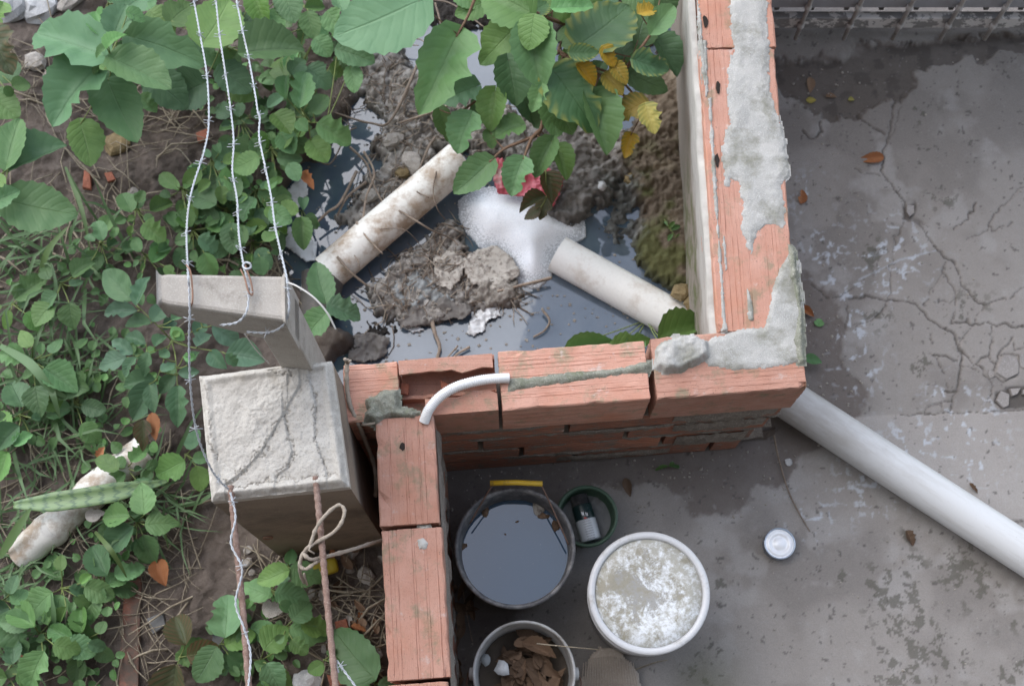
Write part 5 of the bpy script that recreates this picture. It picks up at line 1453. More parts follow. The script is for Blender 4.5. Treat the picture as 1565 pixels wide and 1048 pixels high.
# ------------------------------------------------------------------ twigs, roots, vines
def twig(pts, r0, r1=None, label=None, cat='twig', group=None, mat='wood', name='twig', knots=0.25, sub=8):
    path = smooth_path(pts, sub); n = len(path); r1 = r1 or r0 * 0.5
    mb = MB()
    mb.tube(path, [(r0 + (r1 - r0) * i / n) * (1 + knots * mnoise.noise(Vector((i * 0.6, r0 * 9999, len(pts))))) for i in range(n)], 6)
    return tag(mb.build(name, M[mat]), label, cat, group)
zt_ = 0.06
TW = [
    ([(650, 70, .0), (600, 180, .03), (565, 188, .01), (505, 170, .0)], .007, .004, 'brown stick lying in the mud by the water, nearest the weeds'),
    ([(688, 160, .03), (650, 175, .03), (610, 188, .0)], .006, .004, 'brown stick under the hanging leaves'),
    ([(710, 215, .05), (690, 235, .06), (660, 265, .06), (625, 285, .03)], .010, .006, 'thick pale root leaning on the upper end of the old pipe'),
    ([(665, 210, .03), (655, 225, .04), (640, 260, .045), (628, 285, .06), (655, 302, .085)], .006, .003, 'pale root bending over the old pipe'),
    ([(668, 258, .075), (662, 290, .085), (668, 318, .08), (680, 335, .03)], .0035, .002, 'dark thin root hanging down over the old pipe'),
    ([(610, 322, .065), (640, 340, .08), (660, 352, .06), (690, 365, .0), (700, 375, .0)], .005, .0025, 'brown root crossing the middle of the old pipe'),
    ([(545, 340, .04), (560, 362, .06), (585, 388, .045)], .006, .003, 'pale twig sticking up beside the lower end of the old pipe'),
    ([(515, 392, .06), (535, 415, .045), (560, 436, .02)], .006, .005, 'dark bent stem lying across the lower end of the old pipe'),
    ([(525, 372, .03), (545, 395, .05), (550, 410, .04)], .0025, .0015, 'thin dark stem on the lower end of the old pipe'),
    ([(580, 350, .06), (620, 352, .082), (650, 385, .0)], .0022, .0015, 'hair-thin root over the old pipe'),
    ([(535, 225, .0), (560, 250, .02), (570, 280, .02), (585, 310, .02)], .006, .004, 'forked pale root in the mud above the old pipe'),
    ([(556, 232, .0), (572, 265, .02), (560, 300, .02), (555, 335, .02)], .006, .004, 'pale root beside the forked one'),
    ([(545, 262, .0), (520, 310, .02), (500, 325, .01), (480, 345, .0)], .007, .005, 'grey stick half in the water left of the old pipe'),
    ([(560, 278, .02), (532, 300, .02), (515, 330, .0)], .006, .004, 'short grey stick half in the water left of the old pipe'),
    ([(600, 330, .04), (570, 345, .045), (545, 360, .03), (530, 400, .02)], .007, .004, 'knobbly pale root along the edge of the old pipe'),
    ([(480, 240, .0), (505, 250, .0), (530, 205, .0), (545, 195, .0)], .004, .003, 'thin brown stem at the water edge by the weeds'),
    ([(830, 475, -.03), (840, 490, -.03), (832, 505, -.035), (815, 515, -.04)], .006, .004, 'curved brown twig floating in the pool before the wall'),
    ([(815, 432, -.02), (840, 425, -.01), (760, 445, -.01)], .008, .005, 'grey stub of wood at the edge of the froth'),
    ([(660, 490, -.03), (665, 510, -.03), (672, 530, -.035), (668, 548, -.04)], .010, .007, 'pale stalk standing in the water before the wall'),
    ([(718, 530, -.035), (700, 540, -.035), (690, 550, -.035)], .006, .004, 'dark twig end floating just behind the wall'),
    ([(700, 528, -.03), (685, 545, -.03), (678, 552, -.03)], .004, .003, 'thin yellow twig floating just behind the wall'),
    ([(652, 0, .05), (690, 6, .10), (740, 42, .14)], .004, .003, 'straight dry stick at the top, crossing the leafy branch'),
    ([(665, 5, .04), (672, 30, .04), (676, 55, .02)], .005, .004, 'short grey stick standing at the top edge'),
    ([(570, 20, .0), (600, 62, .0), (640, 70, .02)], .003, .002, 'pale straw under the largest leaf'),
    ([(595, 55, .01), (640, 60, .01), (650, 68, .01)], .0035, .002, 'pale straw beside the largest leaf'),
]
for pts, r0, r1, lab in TW:
    w3 = []
    for a, b, z in pts:
        w3.append(P(a, b, z))
    twig(w3, r0 * 0.62, r1 * 0.62, lab, 'twig')
# small roots and debris heap in the rubble
for seed_, cnt, mat_, r_l in ((5, 420, 'wood', .0014), (6, 260, 'vine', .0012)):
    rnd = random.Random(seed_); mb = MB()
    for i in range(cnt):
        if i % 3: a, b = rnd.uniform(500, 760), rnd.uniform(90, 400)
        else: a, b = rnd.uniform(540, 830), rnd.uniform(385, 505)
        p = G(a, b, 0.005)
        if p.z < POND_Z + 0.004: continue
        t = rnd.uniform(0, 6.3); L_ = rnd.uniform(0.02, 0.085)
        pts = [p]
        for k in range(3):
            t += rnd.uniform(-.7, .7)
            q2 = pts[-1] + Vector((math.cos(t), math.sin(t), 0)) * L_ / 3; q2.z = max(soil_z(q2.x, q2.y), POND_Z) + rnd.uniform(.002, .012); pts.append(q2)
        mb.tube(pts, [r_l * 1.2, r_l, r_l, r_l * .5], 4)
    tag(mb.build('root_litter', M[mat_]), kind='stuff')
rnd = random.Random(8); mb = MB()
for i in range(520):
    if i % 2: a, b = rnd.uniform(500, 780), rnd.uniform(90, 400)
    else: a, b = rnd.uniform(560, 830), rnd.uniform(385, 500)
    p = G(a, b, 0.003)
    if p.z < POND_Z + 0.004: continue
    q_ = rnd.uniform(.002, .008); t = rnd.uniform(0, 6.3); e = rnd.uniform(.3, 1)
    mb.v += [(p.x + q_ * math.cos(t + c), p.y + q_ * e * math.sin(t + c), p.z + rnd.uniform(-.001, .004)) for c in (0, 1.5, 3.1, 4.6)] + [(p.x, p.y, p.z + .004)]
    k = len(mb.v) - 5; mb.f += [(k, k + 1, k + 4), (k + 1, k + 2, k + 4), (k + 2, k + 3, k + 4), (k + 3, k, k + 4)]
tag(mb.build('litter_flakes', M['ash'], smooth=False), kind='stuff')
# grit scattered on the yard floor
rnd = random.Random(9); mb = MB()
for i in range(380):
    a, b = rnd.uniform(690, 1565), rnd.uniform(60, 1048)
    if i % 3 == 0: a, b = rnd.uniform(690, 1200), rnd.uniform(690, 790)
    if i % 3 == 1: a, b = rnd.uniform(1210, 1320), rnd.uniform(60, 700)
    p = P(a, b, 0.001)
    if p.x < .62 and p.y > .70: continue
    q_ = rnd.uniform(.0012, .0042) * (1 if rnd.random() < .93 else 1.7)
    ring = [(p.x + q_ * rnd.uniform(.6, 1.2) * math.cos(c), p.y + q_ * rnd.uniform(.6, 1.2) * math.sin(c), p.z) for c in (0, 1.2, 2.5, 3.7, 5)]
    k = len(mb.v); mb.v += ring + [(p.x, p.y, p.z + q_ * .9)]
    mb.f += [(k + j, k + (j + 1) % 5, k + 5) for j in range(5)]
tag(mb.build('grit', M['stone'], smooth=False), kind='stuff')
rnd = random.Random(15); mb = MB()
for i in range(420):
    if i < 250: a, b = rnd.uniform(520, 960), rnd.uniform(440, 560)
    else: a, b = rnd.uniform(420, 980), rnd.uniform(180, 440)
    p = P(a, b, POND_Z + .001)
    if soil_z(p.x, p.y) > POND_Z: continue
    if b > 500 and rnd.random() < .5: continue
    q_ = rnd.uniform(.0015, .006); t = rnd.uniform(0, 6.3); e = rnd.uniform(.3, 1)
    mb.v += [(p.x + q_ * math.cos(t + c), p.y + q_ * e * math.sin(t + c), p.z + rnd.uniform(0, .002)) for c in (0, 1.5, 3.1, 4.6)] + [(p.x, p.y, p.z + .0015)]
    k = len(mb.v) - 5; mb.f += [(k, k + 1, k + 4), (k + 1, k + 2, k + 4), (k + 2, k + 3, k + 4), (k + 3, k, k + 4)]
tag(mb.build('floating_debris', M['ash']), kind='stuff')
# knotted vine loop at the right bar of the post
vn = MB()
Z7 = lambda l: [P(330 + a / 2.928, 690 + b / 2.928, z) for a, b, z in l]
path = smooth_path(Z7([(395, 585, .70), (375, 530, .76), (385, 470, .79), (420, 420, .80), (445, 350, .81), (485, 290, .82), (545, 240, .82), (575, 262, .82), (560, 320, .82), (520, 365, .81), (450, 405, .80), (400, 440, .80), (375, 500, .79), (400, 525, .79), (440, 500, .79), (465, 480, .78), (420, 480, .80), (385, 450, .80)]), 8)
vn.tube(path, [0.0035 * (1 + .5 * mnoise.noise(Vector((i * .4, 2, 0)))) for i in range(len(path))], 7)
path = smooth_path(Z7([(455, 480, .785), (520, 462, .70), (600, 440, .62), (680, 415, .56), (735, 398, .52), (770, 390, .48)]), 8)
vn.tube(path, [0.0040 * (1 + .4 * mnoise.noise(Vector((i * .4, 5, 0)))) for i in range(len(path))], 7)
vn.tube(Z7([(425, 420, .80), (415, 440, .81), (440, 455, .80)]), .002, 5)
vn.tube(Z7([(395, 545, .77), (400, 570, .72), (408, 595, .70)]), .0022, 5)
tag(vn.build('vine', M['vine']), 'dry pale vine tied in a loop and knot on the right rusty bar', 'vine')
vn = MB()
Z8 = lambda l: [P(220 + a / 2.995, 380 + b / 2.995, z) for a, b, z in l]
path = smooth_path(Z8([(930, 505, .62), (928, 570, .62), (930, 640, .61), (945, 720, .60), (985, 805, .58), (1010, 870, .52), (1045, 960, .44), (1062, 1050, .40), (1060, 1130, .34)]), 8)
vn.tube(path, [0.0048 * (1 + .3 * mnoise.noise(Vector((i * .4, 8, 0)))) for i in range(len(path))], 7)
vn.tube(Z8([(990, 808, .58), (1020, 805, .60), (1058, 797, .605)]), .0025, 6)
vn.tube(Z8([(930, 520, .62), (920, 505, .64)]), .004, 6); vn.tube(Z8([(932, 525, .62), (945, 512, .64)]), .003, 6)
tag(vn.build('vine', M['vine']), 'dry brown vine hanging between the big post and the brick wall', 'vine')
twig([P(1183, 665, .05), P(1190, 700, .015), P(1205, 750, .006), P(1222, 785, .006), P(1238, 812, .006)], .0026, .0014, 'thin dry stalk lying on the yard floor by the wall corner')
twig([P(820, 983, .285), P(870, 988, .29), P(915, 992, .26)], .0018, .001, 'yellow straw lying across the rim of the leaf bucket', mat='straw', name='straw')
twig([P(682, 825, .01), P(700, 860, .02), P(712, 930, .01), P(722, 980, .03)], .0022, .001, 'thin dry stem between the brick wall and the black bucket')
twig([P(965, 1025, .006), P(1000, 1012, .006), P(1020, 1008, .006)], .0022, .001, 'short straw on the floor beside the cardboard', mat='straw', name='straw')

# ------------------------------------------------------------------ leaves
def leaf_template(kind, seed, fold=0.12, droop=0.10, torn=False):
    rnd = random.Random(seed)
    bites = {(rnd.randrange(5, 14), rnd.choice((-1, 1))): rnd.uniform(.45, .75) for _ in range(3)} if torn else {}
    asym = rnd.uniform(-.10, .10)
    rows = 16; cols = [-1, -0.66, -0.33, 0, 0.33, 0.66, 1]
    v, f, uv = [], [], []
    sk = rnd.uniform(-.05, .05)
    for i in range(rows + 1):
        t = i / rows
        if kind == 'heart': w = math.sin(math.pi * min(1, t ** 0.70)) ** 0.66 if 0 < t < 1 else 0.0
        elif kind == 'round': w = math.sin(math.pi * t ** 0.80) ** 0.60 if 0 < t < 1 else 0.0
        elif kind == 'ellip': w = math.sin(math.pi * t ** 0.88) ** 0.80 if 0 < t < 1 else 0.0
        elif kind == 'blade': w = (1 - t) ** 0.6 * (0.55 + 0.45 * min(1, t * 6))
        else: w = math.sin(math.pi * t ** 0.72) ** 0.85 if 0 < t < 1 else 0.0
        w = max(w, 0.0) * 0.5 + (0.004 if kind != 'blade' else 0.0)
        if kind in ('heart', 'ovate', 'round'):
            w *= 1 + (0.045 if i % 2 else -0.045) * (1 if t < .95 else 0)
        wob = 1 + 0.06 * mnoise.noise(Vector((t * 3, seed, 0)))
        for c in cols:
            back = {'heart': 0.16, 'round': 0.07}.get(kind, 0.0) * (abs(c) ** 1.5) * max(0, 1 - t * 2.2)
            cut = 1.0
            for (bi, bs), bk_ in bites.items():
                if abs(bi - i) <= 1 and c * bs > .3: cut = min(cut, bk_ if bi == i else (1 + bk_) / 2)
            x = c * w * cut * (wob + asym if c > 0 else 2 - wob - asym) + sk * math.sin(t * math.pi)
            z = abs(c) * w * fold * 2 - droop * (t ** 2) + 0.018 * mnoise.noise(Vector((x * 6 + seed, t * 6, 1))) + (0.012 * math.sin(t * 22 + c * 2) * abs(c) if kind != 'blade' else 0)
            v.append((x, t - back, z)); uv.append((c * 0.5 + 0.5, t))
    m = len(cols)
    for i in range(rows):
        for j in range(m - 1): f.append((i * m + j, i * m + j + 1, (i + 1) * m + j + 1, (i + 1) * m + j))
    return v, f, uv
_lt = {}
def leaf_me(kind, var, matk, nm='leaf'):
    key = (kind, var, matk)
    if key in _lt: return _lt[key]
    folds = {'heart': [.10, .22, .05, .30, .16, .26, .12, .38], 'blade': [.5, .3, .6, .4, .5, .4, .5, .3]}.get(kind, [.12, .25, .06, .18, .32, .2, .08, .4])
    drp = [.06, .14, .10, .20, .02, .12, .28, .16]
    v, f, uv = leaf_template(kind, len(kind) + var * 13 + 1, folds[var % 8], drp[var % 8], var in (1, 5, 6))
    me = bpy.data.meshes.new(nm); me.from_pydata(v, [], f)
    me.polygons.foreach_set('use_smooth', [True] * len(f))
    l = me.uv_layers.new(name='UVMap')
    idx = np.empty(len(me.loops), np.int32); me.loops.foreach_get('vertex_index', idx)
    l.data.foreach_set('uv', np.array(uv, np.float32)[idx].ravel())
    me.materials.append(M[matk])
    _lt[key] = me
    return me
LR = random.Random(99)
def leaf_obj(base, tip, width, kind, matk, parent=None, roll=None, name='leaf'):
    Y = tip - base; L_ = Y.length
    if L_ < 1e-6: return None
    Y = Y / L_
    Z = Vector((0, 0, 1)); X = Y.cross(Z)
    if X.length < 1e-3: X = Vector((1, 0, 0))
    X.normalize(); Z = X.cross(Y)
    roll = LR.uniform(-.28, .28) if roll is None else roll
    rot = Matrix.Rotation(roll, 3, Y)
    X = rot @ X; Z = rot @ Z
    o = link(name, leaf_me(kind, LR.randrange(8), matk), parent)
    mw = Matrix((( X.x * width, Y.x * L_, Z.x * L_, base.x), (X.y * width, Y.y * L_, Z.y * L_, base.y), (X.z * width, Y.z * L_, Z.z * L_, base.z), (0, 0, 0, 1)))
    o.matrix_basis = mw
    return o
def plant(name, label, cat, leaves, branches=(), root=None, kind='ovate', mat='lf', group=None, z=0.2, dz=0.0, stem_mat='stem', leafname='leaf', branch_r=0.006):
    """leaves: (bx,by, tx,ty, w_px [, mat [, z]])"""
    o = empty(name, label, cat, group)
    br = [[P(*p) for p in b] for b in branches]
    pts = [p for b in br for p in smooth_path(b, 5)]
    stem = MB()
    for b in br:
        sp = smooth_path(b, 6); n = len(sp)
        stem.tube(sp, [branch_r * (1 - 0.55 * i / n) for i in range(n)], 7)
    if root is not None:
        rt = G(*root, -0.01); pts.append(rt + Vector((0, 0, z * 0.6)))
        if not br: stem.tube([rt, rt + Vector((0.003, 0.002, z * 0.35)), rt + Vector((0, 0, z * 0.65))], [.004, .0035, .0025], 6)
        else: stem.tube([rt, br[0][0]], [branch_r * 1.1, branch_r], 7)
    for l in leaves:
        bx, by, tx, ty, w = l[:5]
        mk = l[5] if len(l) > 5 and l[5] else mat
        zz = l[6] if len(l) > 6 else z + LR.uniform(-.02, .02)
        kd = l[7] if len(l) > 7 else kind
        base = P(bx, by, zz + dz); tip = P(tx, ty, zz + dz - LR.uniform(0.0, 0.03))
        wd_ = w * mpx(zz, by)
        leaf_obj(base, tip, wd_, kd, mk, o, name=leafname)
        if pts:
            nb = min(pts, key=lambda p: (p - base).length)
            mid = (nb + base) / 2 + Vector((0, 0, -0.006))
            stem.tube(smooth_path([nb, mid, base], 3), [.0018, .0017, .0016, .0015, .0015, .0014, .0013], 5)
    if stem.v: stem.build('stem', M[stem_mat], o)
    return o

# --- mulberry-like shrub hanging in from the top
MUL = [
    (640, 2, 507, 52, 112, 'lf_big', .50), (697, 57, 642, 170, 86, 'lf', .40), (727, 133, 672, 152, 56, 'lf_big', .32), (672, 168, 688, 216, 30, 'lf', .28),
    (719, 178, 698, 234, 54, 'lf', .33), (757, 140, 747, 199, 48, 'lf', .34), (797, 192, 756, 208, 42, 'lf', .31), (748, 200, 752, 227, 25, 'lf', .29),
    (748, 248, 693, 296, 50, 'lf', .31), (798, 246, 781, 299, 48, 'lf', .33), (843, 216, 816, 271, 40, 'lf_big', .33), (852, 226, 868, 274, 34, 'lf', .27),
    (777, 92, 791, 160, 62, 'lf', .38), (812, 44, 827, 135, 70, 'lf_big', .46), (815, 28, 806, 76, 52, 'lf_light', .50), (808, 18, 735, -15, 88, 'lf', .46),
    (785, 45, 731, 93, 62, 'lf', .38), (890, 66, 962, 4, 104, 'lf_mott', .43), (888, 62, 850, 42, 50, 'lf', .40), (873, 80, 916, 79, 30, 'lf_mott', .47),
    (848, 112, 914, 192, 92, 'lf_mott', .41), (903, 148, 932, 233, 62, 'lf_big', .36), (842, 140, 851, 210, 58, 'lf', .35), (826, 132, 812, 171, 31, 'lf', .42),
    (852, 168, 876, 204, 44, 'lf', .33), (971, 92, 1024, 106, 44, 'lf_mott', .44), (998, 48, 1030, 7, 38, 'lf_big', .46), (975, 62, 992, 12, 60, 'lf_dark', .36),
    (962, 112, 1022, 138, 46, 'lf_dark', .34), (1003, 62, 1040, 112, 50, 'lf_dark', .30), (984, 156, 940, 178, 42, 'lf_yellow', .36), (987, 163, 1001, 204, 36, 'lf_yellow', .38),
    (964, 207, 956, 241, 28, 'lf_yellow', .30), (884, 102, 911, 130, 28, 'lf_yellow', .44), (926, 116, 952, 144, 32, 'lf_yellow', .40), (922, 74, 940, 102, 30, 'lf_yellow', .45), (938, 100, 958, 128, 26, 'lf_yellow', .42), (978, 20, 1004, 12, 30, 'lf_yellow', .48),
    (944, 92, 956, 118, 20, 'lf_yellow', .26), (850, 12, 908, 6, 44, 'lf_light', .48), (812, 20, 838, 4, 40, 'lf_mott', .44), (742, 2, 694, 22, 40, 'lf_light', .40), (985, 18, 1010, 14, 26, 'lf_yellow', .30),
    (910, 118, 922, 90, 30, 'lf_dark', .30), (906, 128, 925, 140, 22, 'lf_dark', .28), (930, 50, 975, 100, 60, 'lf_dark', .28), (860, 90, 905, 110, 60, 'lf', .33), (900, 10, 940, -20, 60, 'lf_dark', .36),
    (845, -8, 870, 30, 60, 'lf', .42), (870, -10, 920, 20, 60, 'lf', .40), (960, -6, 1000, 20, 50, 'lf_dark', .34), (1010, -8, 1030, 20, 40, 'lf_dark', .34), (770, -10, 800, 20, 56, 'lf', .42), (700, -14, 740, 10, 50, 'lf', .40),
    (820, 100, 850, 115, 40, 'lf_dark', .30), (840, 170, 815, 195, 40, 'lf_dark', .27), (798, 150, 830, 190, 44, 'lf_dark', .27), (735, 150, 735, 190, 34, 'lf', .28), (955, 85, 940, 60, 40, 'lf_dark', .33),
]
BR = [[(900, -260, -.02), (890, -120, .2), (880, -40, .30), (870, 40, .34), (855, 80, .38), (900, 100, .36), (945, 120, .33), (985, 165, .34)], [(855, 80, .38), (930, 125, .32), (965, 160, .30)], [(855, 80, .38), (810, 95, .37), (770, 140, .33), (735, 150, .31), (700, 175, .30)],
      [(835, 140, .33), (826, 199, .31), (800, 215, .31), (770, 228, .31), (748, 248, .31)], [(850, -170, .16), (780, -80, .36), (735, -20, .42), (715, 25, .41), (697, 57, .40)], [(945, 120, .33), (975, 80, .42), (998, 48, .45)], [(870, 40, .36), (820, 20, .44), (760, -10, .44)], [(826, 199, .31), (812, 213, .32), (800, 244, .33)]]
plant('shrub', 'broad-leaved shrub with yellowing leaves overhanging the pond from the top', 'shrub', MUL, BR, None, 'heart', 'lf', None, .36, stem_mat='bark', branch_r=.0058)
o = plant('shrub', 'drooping curled brownish leaf sprig hanging over the foam', 'shrub', [(833, 262, 846, 310, 36, 'lf_brown', .24), (835, 300, 792, 322, 26, 'lf_brown', .22), (838, 300, 822, 336, 28, 'lf_brown', .20), (826, 318, 800, 334, 22, 'lf_brown', .18)], [[(838, 230, .27), (834, 265, .25), (836, 300, .23)]], None, 'ovate', 'lf_brown', branch_r=.002)
plant('weed', 'green leaves poking up behind the front wall near the corner', 'weed', [(1005, 520, 1086, 488, 50, 'lf', .16), (930, 535, 1002, 516, 44, 'lf', .13), (862, 532, 940, 520, 36, 'lf', .11), (955, 545, 985, 512, 30, 'lf', .10), (1020, 530, 1050, 500, 40, 'lf', .12)], (), (985, 500), 'ovate', 'lf', None, .12)

# --- big leaved shrub, upper left
plant('shrub', 'large-leaved shrub with pale young tips in the upper left corner', 'shrub', [
    (156, 84, 46, 40, 90, 'lf_big', .42), (148, 104, 75, 189, 88, 'lf_big', .38), (176, 92, 262, 135, 72, 'lf_big', .46), (204, 58, 310, 88, 78, 'lf_big', .38), (165, 124, 210, 215, 74, 'lf', .32),
    (166, 72, 192, 48, 28, 'lf_light', .50), (164, 54, 142, 12, 34, 'lf_light', .42), (176, 50, 192, 2, 46, 'lf_big', .44), (196, 18, 223, 32, 26, 'lf_light', .46), (188, 16, 228, -14, 58, 'lf_big', .38),
    (123, 190, 138, 253, 54, 'lf', .26), (163, 72, 144, 88, 18, 'lf', .48), (160, 106, 176, 94, 24, 'lf', .46), (200, 70, 185, 95, 40, 'lf_dark', .30), (232, 20, 262, 45, 44, 'lf', .24), (155, 100, 140, 112, 20, 'lf', .40), (230, 120, 285, 165, 60, 'lf_dark', .20), (215, 150, 240, 170, 30, 'lf', .22)],
      [[(172, 120, .10), (170, 105, .30), (168, 85, .44)]], (172, 125), 'heart', 'lf_big', None, .4, branch_r=.004)
plant('shrub', 'large-leaved shrub cut by the left edge below the corner shrub', 'shrub', [
    (11, 250, 30, 180, 54, 'lf', .44), (18, 258, 97, 214, 74, 'lf_big', .38), (16, 308, 118, 326, 80, 'lf_big', .40), (-16, 312, 30, 290, 38, 'lf', .44), (-5, 258, -12, 215, 40, 'lf', .40), (0, 300, -20, 350, 50, 'lf', .34), (5, 280, -25, 270, 30, 'lf', .44)],
      [[(-30, 310, .15), (-12, 280, .34), (12, 258, .43)], [(-12, 280, .34), (14, 306, .40)]], None, 'heart', 'lf_big', None, .4, branch_r=.004)
plant('weed', 'dark spotted leaves at the left edge above the second shrub', 'weed', [
    (-12, 50, 18, 112, 62, 'lf_brown', .30), (15, 122, 2, 95, 44, 'lf', .22), (-8, 150, 30, 178, 50, 'lf', .24), (22, 132, 46, 128, 28, 'lf', .26), (-4, 140, 12, 160, 28, 'lf', .24), (4, 8, -10, 40, 40, 'lf', .28), (8, 135, 22, 146, 16, 'lf', .26)], (), (-5, 120), 'heart', 'lf', None, .24)
# --- broad leaves behind the wires
plant('weed', 'broad dark leaves growing behind the three barbed wires at the top', 'weed', [
    (377, 80, 464, 66, 78, 'lf_dark', .30), (313, 62, 350, -4, 84, 'lf', .28), (262, 32, 298, -2, 52, 'lf', .26), (388, -5, 405, 40, 38, 'lf_light', .28), (412, 20, 432, 50, 38, 'lf_light', .26), (432, -8, 450, 34, 44, 'lf', .27),
    (340, 105, 385, 140, 56, 'lf_dark', .22), (310, 128, 262, 150, 70, 'lf_dark', .18), (355, 130, 395, 150, 46, 'lf', .16), (365, 50, 388, 20, 40, 'lf_dark', .24), (240, 20, 265, 55, 44, 'lf', .2), (360, 82, 340, 110, 36, 'lf', .18), (475, 40, 455, 70, 30, 'lf', .2), (300, 65, 335, 100, 40, 'lf', .18)],
      [[(350, 95, .05), (350, 75, .2), (320, 62, .26)]], (350, 100), 'heart', 'lf_dark', None, .24, branch_r=.003)
plant('weed', 'green oval leaves at the pond edge beside the right barbed wire', 'weed', [
    (458, 162, 468, 106, 40, 'lf', .26), (438, 150, 436, 112, 24, 'lf', .24), (445, 112, 466, 86, 30, 'lf_big', .24), (478, 172, 502, 144, 30, 'lf', .24), (516, 75, 572, 92, 46, 'lf', .26), (536, 102, 541, 141, 30, 'lf', .24), (488, 190, 536, 220, 44, 'lf', .22),
    (470, 105, 505, 130, 46, 'lf_dark', .22), (482, 60, 505, 85, 34, 'lf', .26), (500, 20, 530, 50, 40, 'lf', .26), (470, 20, 482, 60, 34, 'lf', .27), (505, 100, 525, 115, 26, 'lf', .22), (420, 175, 445, 205, 40, 'lf', .2), (455, 185, 470, 200, 22, 'lf', .22), (475, 215, 500, 245, 40, 'lf', .15), (455, 212, 465, 235, 30, 'lf', .14), (430, 205, 450, 235, 34, 'lf', .15)],
      [[(455, 150, .1), (470, 185, .2), (500, 185, .22)]], (460, 150), 'round', 'lf', None, .22, branch_r=.0025)
# --- compound leaved plant (grey green leaflets)
PIN = [(202, 460, 156, 412, 44), (208, 468, 227, 419, 27), (210, 475, 155, 478, 29), (231, 494, 186, 491, 27), (232, 492, 251, 461, 28), (204, 541, 169, 519, 24), (223, 526, 189, 511, 26), (194, 546, 143, 559, 32), (208, 545, 189, 576, 21), (226, 537, 216, 576, 23),
       (240, 583, 188, 590, 34), (236, 582, 200, 641, 44), (228, 587, 236, 631, 23), (272, 588, 270, 652, 36), (268, 572, 241, 601, 24), (272, 570, 305, 567, 19), (246, 568, 268, 550, 20), (236, 530, 254, 512, 22), (250, 505, 268, 488, 20), (244, 545, 258, 534, 20), (286, 558, 304, 535, 18),
       (324, 497, 367, 527, 36), (321, 536, 345, 563, 26), (345, 540, 362, 560, 20), (300, 530, 322, 508, 28), (296, 510, 316, 490, 24), (262, 500, 282, 520, 20, 'lf_light'), (265, 515, 275, 505, 12, 'lf_light'), (280, 545, 300, 548, 18, 'lf_light'), (345, 540, 405, 552, 46), (300, 480, 322, 470, 22), (262, 490, 290, 470, 24)]
plant('weed', 'compound-leaved plant with grey-green leaflets beside the concrete posts', 'plant', [(l + (None, .26 + .03 * math.sin(i * 1.7)) if len(l) == 5 else l + (.28,)) for i, l in enumerate(PIN)],
      [[(262, 520, .10), (248, 505, .24), (209, 466, .27)], [(262, 520, .10), (255, 530, .2), (206, 545, .25)], [(262, 520, .15), (268, 545, .24), (271, 588, .26)], [(262, 520, .15), (290, 530, .24), (340, 538, .26)], [(262, 520, .12), (240, 578, .24)], [(262, 520, .12), (310, 500, .25)]], (262, 522), 'ellip', 'lf_rose', None, .26, leafname='leaflet', branch_r=.002)

